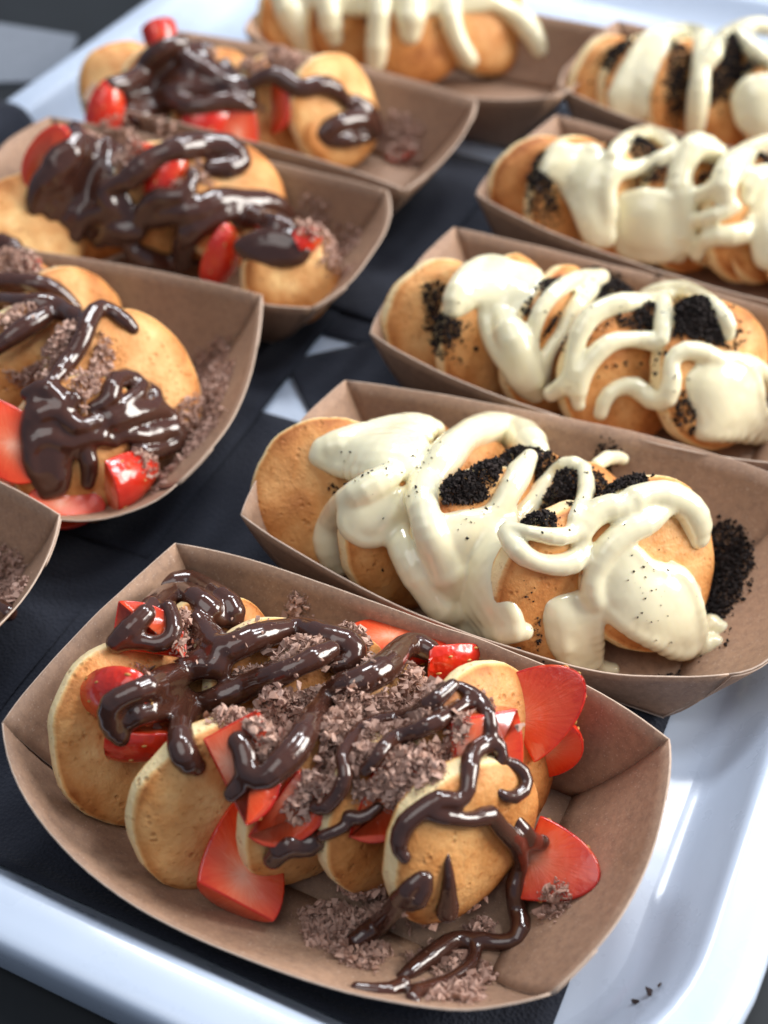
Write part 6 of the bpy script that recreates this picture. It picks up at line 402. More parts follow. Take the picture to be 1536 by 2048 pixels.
('s',[(-6.73,26.35,2.36,0.29),(-6.64,26.39,2.85,0.34),(-6.40,26.39,3.23,0.40),(-6.02,26.50,3.40,0.44),(-5.57,26.71,3.42,0.47),(-5.21,27.02,3.44,0.46),(-5.04,27.44,3.53,0.38),(-5.02,27.61,3.64,0.35)]),
('s',[(-5.84,35.30,3.32,0.45),(-6.08,33.99,3.76,0.49),(-6.14,31.82,4.62,0.51),(-6.18,29.94,5.31,0.54),(-6.30,28.88,5.51,0.59),(-6.41,28.30,5.45,0.61),(-6.45,27.86,5.28,0.59),(-6.41,27.51,5.07,0.57),(-6.29,27.37,4.79,0.49),(-6.19,27.33,4.65,0.45)]),
('p',[(-5.24,28.97,4.58,0.33),(-5.07,29.06,4.57,0.35),(-4.84,29.24,4.56,0.39),(-4.66,29.34,4.54,0.36),(-5.10,28.89,4.42,0.36),(-4.87,29.03,4.41,0.44),(-4.67,29.12,4.40,0.40),(-4.48,29.17,4.44,0.33),(-5.12,28.73,4.29,0.34),(-4.94,28.81,4.30,0.40),(-4.71,28.90,4.30,0.44),(-4.51,28.97,4.34,0.37),(-4.98,28.58,4.17,0.37),(-4.75,28.68,4.20,0.45),(-4.52,28.70,4.23,0.41),(-4.32,28.72,4.28,0.33),(-5.00,28.37,4.05,0.32),(-4.79,28.41,4.08,0.40),(-4.57,28.47,4.13,0.45),(-4.35,28.47,4.20,0.37),(-4.82,28.22,3.98,0.36),(-4.61,28.22,4.01,0.43),(-4.38,28.22,4.08,0.40),(-4.16,28.21,4.15,0.33),(-4.88,28.02,3.84,0.33),(-4.64,28.04,3.90,0.41),(-4.42,28.03,3.94,0.45),(-4.20,28.02,4.01,0.38),(-4.68,27.86,3.76,0.37),(-4.45,27.83,3.81,0.44),(-4.26,27.85,3.88,0.40),(-4.04,27.85,3.95,0.34),(-4.53,27.67,3.66,0.39),(-4.31,27.69,3.72,0.45),(-4.10,27.67,3.77,0.38),(-4.58,27.52,3.50,0.34),(-4.34,27.54,3.57,0.42),(-4.11,27.54,3.63,0.40),(-3.89,27.53,3.69,0.33),(-4.41,27.41,3.39,0.38),(-4.16,27.43,3.46,0.44),(-3.98,27.41,3.53,0.37),(-4.44,27.27,3.21,0.33),(-4.22,27.29,3.27,0.39),(-4.02,27.30,3.33,0.41),(-3.77,27.28,3.39,0.33),(-4.26,27.18,3.09,0.35),(-4.06,27.20,3.15,0.42),(-3.83,27.19,3.24,0.34),(-4.33,27.07,2.92,0.30),(-4.12,27.10,2.97,0.39),(-3.88,27.09,3.03,0.37),(-3.66,27.09,3.10,0.30),(-4.14,26.97,2.77,0.34),(-3.94,27.00,2.84,0.39),(-3.71,26.99,2.89,0.34),(-4.00,26.88,2.65,0.34),(-3.79,26.90,2.71,0.35),(-3.56,26.90,2.77,0.30),(-5.37,28.93,4.60,0.29),(-5.17,29.16,4.76,0.29),(-5.00,29.40,4.81,0.30),(-4.85,29.56,4.82,0.29),(-4.71,29.59,4.79,0.30),(-4.60,29.57,4.70,0.30),(-4.49,29.43,4.59,0.30),(-4.37,29.22,4.48,0.30),(-4.25,28.93,4.39,0.28),(-4.13,28.58,4.30,0.29),(-4.01,28.23,4.19,0.29),(-3.90,27.93,4.04,0.30),(-3.81,27.68,3.86,0.30),(-3.73,27.48,3.65,0.31),(-3.66,27.31,3.44,0.30),(-3.61,27.16,3.22,0.29),(-3.56,27.03,3.01,0.28),(-3.54,26.93,2.82,0.28),(-3.56,26.84,2.66,0.29),(-3.72,26.78,2.56,0.30),(-3.93,26.78,2.52,0.29),(-4.13,26.83,2.56,0.29),(-4.25,26.91,2.70,0.29),(-4.36,27.02,2.85,0.29),(-4.46,27.12,3.01,0.28),(-4.57,27.24,3.17,0.28),(-4.67,27.38,3.34,0.28),(-4.78,27.55,3.50,0.30),(-4.88,27.76,3.66,0.31),(-4.99,28.00,3.82,0.31),(-5.09,28.25,3.98,0.30),(-5.19,28.50,4.16,0.29),(-5.28,28.74,4.36,0.29),(-5.37,28.93,4.60,0.29)]),
('s',[(-5.56,28.09,4.41,0.32),(-5.55,28.37,4.80,0.41),(-5.44,28.73,5.04,0.45),(-5.22,29.16,5.12,0.40),(-4.83,29.49,5.13,0.33)])],
'R4': [('p',[(-12.98,38.46,5.34,0.35),(-12.75,38.56,5.36,0.37),(-13.01,38.30,5.21,0.38),(-12.82,38.38,5.22,0.42),(-12.57,38.43,5.26,0.41),(-12.36,38.43,5.27,0.35),(-13.03,38.08,5.08,0.39),(-12.84,38.15,5.07,0.45),(-12.61,38.25,5.11,0.45),(-12.36,38.22,5.14,0.37),(-13.28,37.70,4.95,0.33),(-13.09,37.84,4.93,0.40),(-12.89,37.99,4.96,0.44),(-12.66,38.01,4.95,0.48),(-12.43,38.06,5.02,0.41),(-12.22,38.07,5.05,0.33),(-13.34,37.53,4.83,0.32),(-13.14,37.66,4.81,0.39),(-12.93,37.77,4.81,0.45),(-12.71,37.84,4.83,0.50),(-12.45,37.83,4.88,0.43),(-12.24,37.85,4.91,0.36),(-13.37,37.35,4.67,0.33),(-13.18,37.49,4.67,0.39),(-12.95,37.61,4.66,0.45),(-12.74,37.63,4.67,0.50),(-12.51,37.65,4.74,0.44),(-12.27,37.63,4.79,0.38),(-13.44,37.18,4.53,0.32),(-13.21,37.32,4.50,0.39),(-13.00,37.43,4.49,0.47),(-12.81,37.49,4.54,0.51),(-12.56,37.47,4.59,0.46),(-12.33,37.46,4.66,0.40),(-13.49,37.03,4.37,0.34),(-13.27,37.16,4.35,0.40),(-13.08,37.28,4.35,0.47),(-12.83,37.31,4.35,0.52),(-12.59,37.32,4.44,0.47),(-12.37,37.28,4.50,0.42),(-12.11,37.27,4.55,0.34),(-13.50,36.88,4.18,0.35),(-13.33,37.00,4.19,0.40),(-13.11,37.12,4.16,0.47),(-12.91,37.20,4.21,0.52),(-12.63,37.18,4.27,0.48),(-12.42,37.15,4.33,0.42),(-12.16,37.14,4.40,0.35),(-13.60,36.72,4.05,0.33),(-13.39,36.84,4.04,0.38),(-13.16,36.97,4.01,0.46),(-12.96,37.06,4.03,0.52),(-12.71,37.06,4.08,0.52),(-12.47,37.01,4.14,0.43),(-12.23,37.02,4.23,0.36),(-13.62,36.58,3.88,0.33),(-13.40,36.70,3.86,0.40),(-13.22,36.83,3.86,0.46),(-12.98,36.93,3.85,0.51),(-12.77,36.95,3.91,0.51),(-12.55,36.92,3.98,0.46),(-12.27,36.88,4.05,0.37),(-13.70,36.44,3.71,0.32),(-13.47,36.56,3.70,0.39),(-13.26,36.69,3.69,0.46),(-13.08,36.79,3.68,0.52),(-12.81,36.84,3.74,0.50),(-12.59,36.80,3.79,0.46),(-12.34,36.76,3.86,0.40),(-12.12,36.76,3.91,0.33),(-13.73,36.30,3.51,0.31),(-13.51,36.44,3.54,0.39),(-13.34,36.55,3.53,0.46),(-13.11,36.66,3.50,0.52),(-12.91,36.72,3.53,0.52),(-12.64,36.69,3.58,0.48),(-12.38,36.65,3.66,0.39),(-12.15,36.66,3.72,0.34),(-13.60,36.29,3.36,0.37),(-13.37,36.41,3.35,0.44),(-13.17,36.54,3.31,0.51),(-12.96,36.62,3.35,0.51),(-12.69,36.63,3.41,0.49),(-12.45,36.59,3.48,0.42),(-12.21,36.56,3.53,0.34),(-13.63,36.17,3.16,0.33),(-13.44,36.27,3.17,0.39),(-13.20,36.41,3.14,0.47),(-13.03,36.51,3.15,0.51),(-12.79,36.55,3.19,0.51),(-12.54,36.52,3.25,0.44),(-12.30,36.50,3.35,0.37),(-12.09,36.51,3.40,0.32),(-13.50,36.15,3.01,0.35),(-13.27,36.27,2.98,0.41),(-13.08,36.38,2.98,0.44),(-12.85,36.45,3.00,0.43),(-12.60,36.46,3.06,0.43),(-12.39,36.44,3.11,0.41),(-12.15,36.43,3.18,0.33),(-13.32,36.13,2.80,0.33),(-13.12,36.24,2.79,0.36),(-12.92,36.34,2.82,0.38),(-12.69,36.36,2.86,0.37),(-12.42,36.36,2.95,0.36),(-12.19,36.36,2.98,0.34),(-13.81,36.21,3.40,0.30),(-13.78,36.34,3.60,0.31),(-13.75,36.47,3.80,0.30),(-13.71,36.61,3.99,0.29),(-13.67,36.77,4.16,0.31),(-13.61,36.93,4.34,0.32),(-13.56,37.10,4.51,0.30),(-13.50,37.28,4.67,0.30),(-13.43,37.50,4.85,0.33),(-13.37,37.71,5.02,0.30),(-13.30,37.96,5.17,0.30),(-13.23,38.24,5.30,0.32),(-13.14,38.45,5.41,0.32),(-13.03,38.59,5.50,0.29),(-12.85,38.68,5.54,0.31),(-12.61,38.69,5.51,0.32),(-12.37,38.62,5.43,0.30),(-12.21,38.47,5.31,0.31),(-12.13,38.25,5.16,0.32),(-12.07,37.98,5.01,0.30),(-12.03,37.69,4.84,0.31),(-12.00,37.40,4.66,0.32),(-11.99,37.17,4.45,0.31),(-12.00,36.97,4.21,0.30),(-12.01,36.80,3.96,0.31),(-12.03,36.66,3.71,0.31),(-12.05,36.54,3.47,0.28),(-12.05,36.46,3.24,0.31),(-12.05,36.40,3.05,0.31),(-12.08,36.33,2.91,0.30),(-12.21,36.29,2.81,0.30),(-12.42,36.27,2.71,0.31),(-12.68,36.26,2.63,0.30),(-12.93,36.20,2.61,0.30),(-13.15,36.12,2.64,0.31),(-13.34,36.06,2.70,0.30),(-13.49,36.05,2.81,0.29),(-13.62,36.07,2.96,0.31),(-13.73,36.12,3.16,0.30),(-13.81,36.21,3.40,0.30)]),
('s',[(-13.06,38.90,5.17,0.42),(-12.77,39.43,5.15,0.55),(-12.62,40.62,4.78,0.60),(-12.48,42.02,4.25,0.58),(-12.05,42.39,4.19,0.57),(-11.37,41.37,4.66,0.57),(-10.81,39.95,5.11,0.55),(-10.49,38.86,5.19,0.50),(-10.30,38.12,5.03,0.45),(-10.15,37.65,4.77,0.45),(-10.04,37.35,4.43,0.49),(-9.96,37.13,4.03,0.53),(-9.88,36.96,3.62,0.54),(-9.82,36.83,3.20,0.53),(-9.77,36.80,2.72,0.51),(-9.73,36.79,2.23,0.45)]),
('s',[(-10.24,37.94,4.95,0.37),(-10.00,38.04,5.15,0.42),(-9.86,38.40,5.36,0.44),(-9.92,39.50,5.32,0.45),(-10.14,41.78,4.73,0.45),(-10.29,44.50,3.86,0.43),(-10.17,46.35,3.33,0.41),(-9.83,47.17,3.16,0.43),(-9.39,47.47,3.11,0.48),(-8.90,47.63,3.01,0.44),(-8.64,47.67,2.93,0.41)]),
('s',[(-9.10,40.10,5.76,0.32),(-8.62,39.80,5.58,0.42),(-8.14,39.44,5.46,0.45),(-7.68,39.19,5.34,0.43),(-7.27,39.16,5.18,0.36),(-7.07,39.18,5.11,0.33)]),
('p',[(-7.84,38.07,4.35,0.35),(-7.61,38.12,4.35,0.38),(-7.41,38.20,4.39,0.39),(-7.21,38.30,4.38,0.39),(-6.98,38.43,4.35,0.41),(-6.79,38.57,4.35,0.37),(-6.56,38.67,4.36,0.32),(-7.89,37.97,4.15,0.37),(-7.67,38.02,4.18,0.43),(-7.46,38.08,4.19,0.45),(-7.24,38.19,4.22,0.46),(-7.05,38.29,4.22,0.47),(-6.85,38.40,4.21,0.45),(-6.63,38.53,4.20,0.37),(-7.95,37.89,3.99,0.37),(-7.74,37.93,4.02,0.43),(-7.49,37.99,4.01,0.52),(-7.30,38.07,4.06,0.52),(-7.07,38.17,4.06,0.51),(-6.88,38.25,4.03,0.51),(-6.65,38.39,4.04,0.41),(-6.47,38.49,4.05,0.35),(-8.02,37.80,3.80,0.36),(-7.77,37.83,3.80,0.44),(-7.54,37.89,3.86,0.51),(-7.35,37.94,3.88,0.52),(-7.13,38.02,3.89,0.52),(-6.92,38.11,3.88,0.51),(-6.71,38.22,3.87,0.48),(-6.50,38.35,3.89,0.40),(-8.03,37.70,3.60,0.33),(-7.83,37.73,3.64,0.41),(-7.61,37.76,3.65,0.48),(-7.40,37.81,3.69,0.50),(-7.19,37.87,3.70,0.52),(-6.97,37.96,3.71,0.51),(-6.75,38.10,3.74,0.51),(-6.53,38.20,3.73,0.44),(-6.32,38.29,3.72,0.36),(-7.88,37.63,3.46,0.37),(-7.68,37.65,3.48,0.42),(-7.45,37.71,3.51,0.50),(-7.20,37.76,3.53,0.51),(-7.00,37.84,3.55,0.52),(-6.82,37.93,3.54,0.52),(-6.61,38.04,3.56,0.50),(-6.38,38.14,3.54,0.41),(-7.70,37.54,3.29,0.40),(-7.51,37.59,3.33,0.44),(-7.27,37.67,3.37,0.51),(-7.08,37.71,3.38,0.51),(-6.84,37.82,3.41,0.50),(-6.66,37.92,3.40,0.51),(-6.43,38.02,3.37,0.45),(-6.24,38.11,3.40,0.39),(-7.56,37.47,3.14,0.39),(-7.32,37.55,3.19,0.47),(-7.10,37.62,3.19,0.52),(-6.93,37.68,3.21,0.52),(-6.72,37.79,3.23,0.53),(-6.51,37.89,3.21,0.49),(-6.27,38.01,3.23,0.40),(-7.41,37.43,3.01,0.39),(-7.16,37.48,3.01,0.43),(-6.97,37.57,3.06,0.47),(-6.76,37.65,3.02,0.51),(-6.53,37.79,3.02,0.52),(-6.33,37.90,3.04,0.44),(-6.12,37.98,3.03,0.36),(-7.45,37.31,2.83,0.32),(-7.24,37.36,2.85,0.35),(-7.02,37.44,2.86,0.41),(-6.78,37.53,2.86,0.41),(-6.58,37.64,2.85,0.46),(-6.37,37.79,2.85,0.46),(-6.19,37.88,2.86,0.39),(-6.85,37.40,2.70,0.35),(-6.65,37.51,2.72,0.39),(-6.43,37.64,2.69,0.40),(-6.21,37.78,2.65,0.40),(-6.01,37.87,2.68,0.33),(-6.06,37.78,2.51,0.34),(-8.21,37.76,3.73,0.30),(-8.21,37.86,3.96,0.31),(-8.17,37.94,4.16,0.31),(-8.09,38.01,4.33,0.29),(-7.98,38.09,4.45,0.31),(-7.84,38.15,4.53,0.30),(-7.64,38.23,4.60,0.30),(-7.41,38.35,4.65,0.31),(-7.16,38.49,4.65,0.31),(-6.92,38.62,4.61,0.30),(-6.71,38.71,4.53,0.31),(-6.56,38.70,4.42,0.30),(-6.42,38.64,4.25,0.30),(-6.29,38.53,4.04,0.33),(-6.16,38.40,3.79,0.31),(-6.05,38.24,3.54,0.30),(-5.97,38.12,3.26,0.32),(-5.91,38.02,2.98,0.30),(-5.89,37.92,2.74,0.30),(-5.90,37.83,2.55,0.32),(-5.97,37.74,2.43,0.30),(-6.12,37.65,2.38,0.30),(-6.35,37.51,2.41,0.32),(-6.62,37.37,2.48,0.30),(-6.90,37.30,2.56,0.31),(-7.18,37.27,2.65,0.31),(-7.40,37.27,2.75,0.30),(-7.58,37.29,2.85,0.30),(-7.74,37.35,2.97,0.32),(-7.88,37.41,3.13,0.30),(-8.01,37.51,3.30,0.30),(-8.12,37.64,3.50,0.32),(-8.21,37.76,3.73,0.30)])],
'T': [('s',[(-31.82,36.73,4.76,0.52),(-31.57,36.54,4.35,0.68),(-31.32,36.42,3.95,0.81),(-31.07,36.45,3.53,0.83),(-30.84,36.52,3.08,0.80),(-30.68,36.61,2.55,0.72),(-30.54,36.68,2.00,0.62)]),
('s',[(-29.47,37.19,4.91,0.50),(-29.30,36.90,4.48,0.58),(-29.14,36.69,4.03,0.63),(-29.01,36.59,3.55,0.61),(-28.90,36.63,3.05,0.48),(-28.82,36.63,2.82,0.42)]),
('s',[(-26.85,37.98,5.00,0.48),(-26.74,37.65,4.64,0.56),(-26.64,37.35,4.26,0.56),(-26.58,37.15,3.83,0.53),(-26.54,36.98,3.37,0.54),(-26.51,36.85,2.89,0.60),(-26.53,36.83,2.33,0.56),(-26.54,36.80,2.06,0.52)]),
('s',[(-25.46,38.77,4.96,0.64),(-25.34,38.43,4.55,0.72),(-25.24,38.13,4.12,0.78),(-25.21,38.04,3.60,0.66),(-25.19,37.98,3.35,0.59)]),
('s',[(-24.02,39.97,4.79,0.45),(-23.85,39.71,4.39,0.52),(-23.66,39.50,3.99,0.57),(-23.46,39.38,3.57,0.54),(-23.23,39.31,3.15,0.50),(-22.97,39.27,2.74,0.48),(-22.70,39.33,2.31,0.47),(-22.39,39.42,1.89,0.44)]),
('s',[(-22.99,41.14,4.54,0.44),(-22.49,41.30,4.39,0.49),(-22.06,41.56,4.16,0.50),(-21.67,41.89,3.86,0.49),(-21.29,42.17,3.56,0.54),(-20.90,42.32,3.26,0.60),(-20.50,42.32,2.99,0.63),(-20.12,42.21,2.71,0.61),(-19.79,42.13,2.36,0.55),(-19.52,42.07,1.95,0.48)]),
('p',[(-31.95,36.75,4.96,0.39),(-31.70,36.95,4.96,0.43),(-31.47,37.11,4.95,0.39),(-31.19,37.30,4.92,0.43),(-30.92,37.38,4.96,0.41),(-30.58,37.44,5.00,0.41),(-30.26,37.48,5.02,0.43),(-29.94,37.53,5.07,0.42),(-29.62,37.64,5.08,0.43),(-29.36,37.80,5.11,0.44),(-29.12,37.98,5.09,0.44),(-28.90,38.15,5.02,0.45),(-28.66,38.44,4.98,0.43),(-28.45,38.71,4.91,0.45),(-28.25,38.96,4.87,0.44),(-27.95,39.14,4.83,0.45),(-27.67,39.19,4.90,0.45),(-27.27,39.09,4.98,0.45),(-26.87,38.99,5.11,0.45),(-26.49,38.92,5.23,0.44),(-26.17,38.90,5.26,0.45),(-25.89,38.98,5.33,0.46),(-25.58,39.10,5.32,0.45),(-25.34,39.27,5.30,0.46),(-25.11,39.47,5.30,0.44),(-24.86,39.73,5.24,0.44),(-24.63,39.99,5.16,0.46),(-24.42,40.23,5.15,0.45),(-24.17,40.43,5.12,0.44),(-23.87,40.60,5.07,0.45),(-23.64,40.76,5.09,0.42),(-23.34,40.96,5.06,0.43),(-23.11,41.15,5.03,0.43),(-22.87,41.35,4.98,0.42),(-22.62,41.62,4.97,0.42),(-22.38,41.85,4.92,0.39),(-22.12,42.11,4.84,0.41),(-31.80,36.76,4.73,0.48),(-31.58,36.94,4.74,0.48),(-31.31,37.11,4.69,0.50),(-31.00,37.23,4.69,0.49),(-30.65,37.28,4.74,0.51),(-30.36,37.36,4.81,0.48),(-30.06,37.40,4.83,0.51),(-29.74,37.50,4.88,0.51),(-29.47,37.61,4.88,0.52),(-29.19,37.77,4.84,0.52),(-28.95,37.98,4.80,0.54),(-28.73,38.23,4.78,0.52),(-28.52,38.48,4.71,0.53),(-28.31,38.72,4.67,0.53),(-28.06,38.91,4.65,0.52),(-27.74,38.97,4.68,0.55),(-27.36,38.95,4.77,0.53),(-27.01,38.86,4.86,0.53),(-26.62,38.81,4.99,0.53),(-26.26,38.78,5.07,0.52),(-25.97,38.83,5.09,0.54),(-25.66,38.94,5.09,0.55),(-25.42,39.08,5.09,0.53),(-25.18,39.28,5.09,0.53),(-24.91,39.53,5.03,0.54),(-24.68,39.77,4.97,0.55),(-24.44,40.00,4.91,0.53),(-24.21,40.23,4.91,0.51),(-23.98,40.40,4.87,0.54),(-23.70,40.58,4.86,0.52),(-23.43,40.76,4.83,0.53),(-23.19,40.95,4.81,0.52),(-22.92,41.19,4.80,0.50),(-22.67,41.40,4.73,0.51),(-22.45,41.62,4.70,0.48),(-31.63,36.80,4.50,0.55),(-31.39,36.95,4.46,0.56),(-31.12,37.07,4.48,0.56),(-30.81,37.14,4.49,0.56),(-30.45,37.20,4.55,0.56),(-30.16,37.27,4.61,0.59),(-29.84,37.32,4.63,0.58),(-29.55,37.44,4.66,0.59),(-29.28,37.57,4.63,0.59),(-29.04,37.77,4.61,0.61),(-28.80,38.02,4.57,0.61),(-28.60,38.24,4.53,0.60),(-28.36,38.48,4.45,0.60),(-28.12,38.68,4.45,0.60),(-27.78,38.75,4.48,0.62),(-27.45,38.72,4.54,0.61),(-27.08,38.69,4.66,0.61),(-26.74,38.65,4.74,0.62),(-26.34,38.62,4.82,0.62),(-26.04,38.66,4.86,0.59),(-25.78,38.75,4.86,0.60),(-25.48,38.92,4.88,0.61),(-25.25,39.07,4.86,0.59),(-25.00,39.28,4.85,0.60),(-24.74,39.53,4.79,0.60),(-24.53,39.75,4.74,0.60),(-24.29,39.97,4.71,0.58),(-24.02,40.17,4.68,0.57),(-23.76,40.38,4.67,0.59),(-23.48,40.56,4.62,0.58),(-23.23,40.76,4.61,0.58),(-23.01,40.93,4.58,0.55),(-22.76,41.12,4.55,0.55),(-22.49,41.38,4.54,0.51),(-31.43,36.73,4.26,0.46),(-31.17,36.85,4.25,0.47),(-30.87,36.95,4.31,0.48),(-30.56,37.01,4.32,0.47),(-30.26,37.07,4.38,0.50),(-29.93,37.11,4.40,0.49),(-29.61,37.23,4.45,0.50),(-29.34,37.36,4.45,0.50),(-29.09,37.54,4.44,0.51),(-28.85,37.74,4.38,0.52),(-28.61,37.98,4.32,0.50),(-28.38,38.23,4.27,0.52),(-28.15,38.45,4.28,0.52),(-27.86,38.50,4.29,0.51),(-27.49,38.50,4.37,0.53),(-27.12,38.44,4.46,0.51),(-26.77,38.42,4.56,0.51),(-26.42,38.42,4.61,0.51),(-26.10,38.48,4.67,0.53),(-25.84,38.54,4.67,0.52),(-25.55,38.70,4.69,0.53),(-25.27,38.85,4.67,0.50),(-25.06,39.04,4.67,0.51),(-24.81,39.24,4.60,0.50),(-24.56,39.47,4.56,0.51),(-24.30,39.70,4.52,0.48),(-24.07,39.92,4.50,0.51),(-23.82,40.09,4.47,0.50),(-23.54,40.32,4.47,0.50),(-23.30,40.50,4.43,0.48),(-23.05,40.71,4.41,0.48),(-22.80,40.89,4.35,0.46),(-22.55,41.13,4.35,0.46),(-31.96,36.75,4.98,0.38),(-31.60,37.01,4.98,0.39),(-31.25,37.27,4.97,0.39),(-30.84,37.41,5.02,0.39),(-30.39,37.48,5.10,0.39),(-29.97,37.57,5.17,0.40),(-29.58,37.71,5.20,0.40),(-29.24,37.93,5.20,0.40),(-28.93,38.20,5.18,0.40),(-28.65,38.53,5.12,0.41),(-28.38,38.87,5.05,0.40),(-28.10,39.19,4.99,0.42),(-27.72,39.27,5.05,0.41),(-27.28,39.20,5.16,0.41),(-26.81,39.06,5.31,0.40),(-26.39,38.98,5.42,0.40),(-26.02,39.02,5.48,0.41),(-25.69,39.13,5.50,0.40),(-25.40,39.31,5.49,0.40),(-25.13,39.53,5.45,0.39),(-24.88,39.79,5.40,0.40),(-24.65,40.06,5.33,0.40),(-24.40,40.31,5.28,0.38),(-24.15,40.51,5.24,0.40),(-23.88,40.67,5.22,0.39),(-23.62,40.82,5.20,0.39),(-23.37,40.99,5.17,0.38),(-23.13,41.18,5.13,0.39),(-22.90,41.38,5.08,0.38),(-22.68,41.59,5.02,0.40),(-22.46,41.78,4.97,0.40),(-22.25,41.99,4.90,0.40),(-22.04,42.19,4.84,0.40),(-21.88,42.27,4.77,0.39),(-21.83,42.27,4.65,0.40),(-21.87,42.18,4.50,0.41),(-21.96,41.96,4.38,0.42),(-22.08,41.63,4.29,0.41),(-22.25,41.30,4.23,0.41),(-22.47,41.04,4.18,0.40),(-22.71,40.82,4.18,0.40),(-22.95,40.61,4.19,0.41),(-23.20,40.38,4.20,0.40),(-23.46,40.16,4.22,0.39),(-23.72,39.94,4.23,0.40),(-23.99,39.71,4.25,0.40),(-24.26,39.47,4.27,0.40),(-24.52,39.21,4.30,0.38),(-24.80,38.97,4.33,0.40),(-25.08,38.73,4.36,0.39),(-25.37,38.52,4.37,0.38),(-25.69,38.35,4.37,0.38),(-26.02,38.21,4.35,0.38),(-26.37,38.13,4.31,0.39),(-26.76,38.11,4.23,0.40),(-27.17,38.14,4.14,0.40),(-27.59,38.18,4.04,0.40),(-27.98,38.16,3.97,0.40),(-28.30,37.99,3.98,0.40),(-28.57,37.73,4.04,0.40),(-28.84,37.47,4.10,0.41),(-29.12,37.26,4.14,0.40),(-29.42,37.10,4.16,0.42),(-29.73,36.97,4.16,0.42),(-30.07,36.89,4.14,0.41),(-30.41,36.85,4.11,0.41),(-30.75,36.81,4.08,0.40),(-31.07,36.75,4.06,0.39),(-31.35,36.64,4.07,0.40),(-31.60,36.49,4.11,0.40),(-31.81,36.37,4.18,0.39),(-31.96,36.32,4.27,0.40),(-32.05,36.33,4.40,0.39),(-32.08,36.41,4.56,0.39),(-32.05,36.55,4.75,0.40),(-31.96,36.75,4.98,0.39)])],
'L3': [('s',[(-30.02,9.51,4.27,0.32),(-29.65,9.70,4.25,0.40),(-29.23,9.83,4.27,0.43),(-28.79,9.91,4.34,0.41),(-28.35,9.95,4.41,0.40),(-27.98,10.05,4.42,0.40),(-27.69,10.18,4.34,0.39),(-27.44,10.29,4.20,0.36),(-27.21,10.36,4.00,0.33),(-27.00,10.43,3.73,0.31),(-26.80,10.47,3.42,0.29)]),
('s',[(-28.56,7.75,4.91,0.31),(-28.16,7.88,4.96,0.36),(-27.63,7.85,5.14,0.36),(-27.05,7.75,5.38,0.34),(-26.57,7.74,5.52,0.34),(-26.25,7.89,5.52,0.38),(-25.98,8.07,5.44,0.41),(-25.65,8.13,5.36,0.42),(-25.16,7.97,5.42,0.40),(-24.60,7.69,5.58,0.40),(-24.21,7.57,5.63,0.35),(-24.08,7.57,5.61,0.32)]),
('s',[(-26.55,5.34,4.96,0.25),(-26.33,5.61,5.16,0.29),(-26.13,5.90,5.32,0.33),(-25.99,6.23,5.41,0.37),(-25.86,6.56,5.47,0.39),(-25.76,6.91,5.48,0.39),(-25.69,7.29,5.45,0.38),(-25.64,7.72,5.39,0.32),(-25.59,7.90,5.38,0.30)]),
('s',[(-22.76,8.49,5.14,0.26),(-22.98,8.47,5.37,0.31),(-23.24,8.44,5.54,0.31),(-23.55,8.42,5.71,0.29),(-23.80,8.29,5.86,0.29),(-23.85,7.95,5.88,0.33),(-23.78,7.50,5.83,0.35),(-23.67,7.09,5.76,0.36),(-23.58,6.72,5.62,0.35),(-23.57,6.38,5.47,0.35),(-23.60,6.03,5.32,0.35),(-23.59,5.63,5.25,0.35),(-23.50,5.15,5.28,0.32),(-23.47,4.73,5.27,0.24),(-23.49,4.56,5.24,0.22)]),
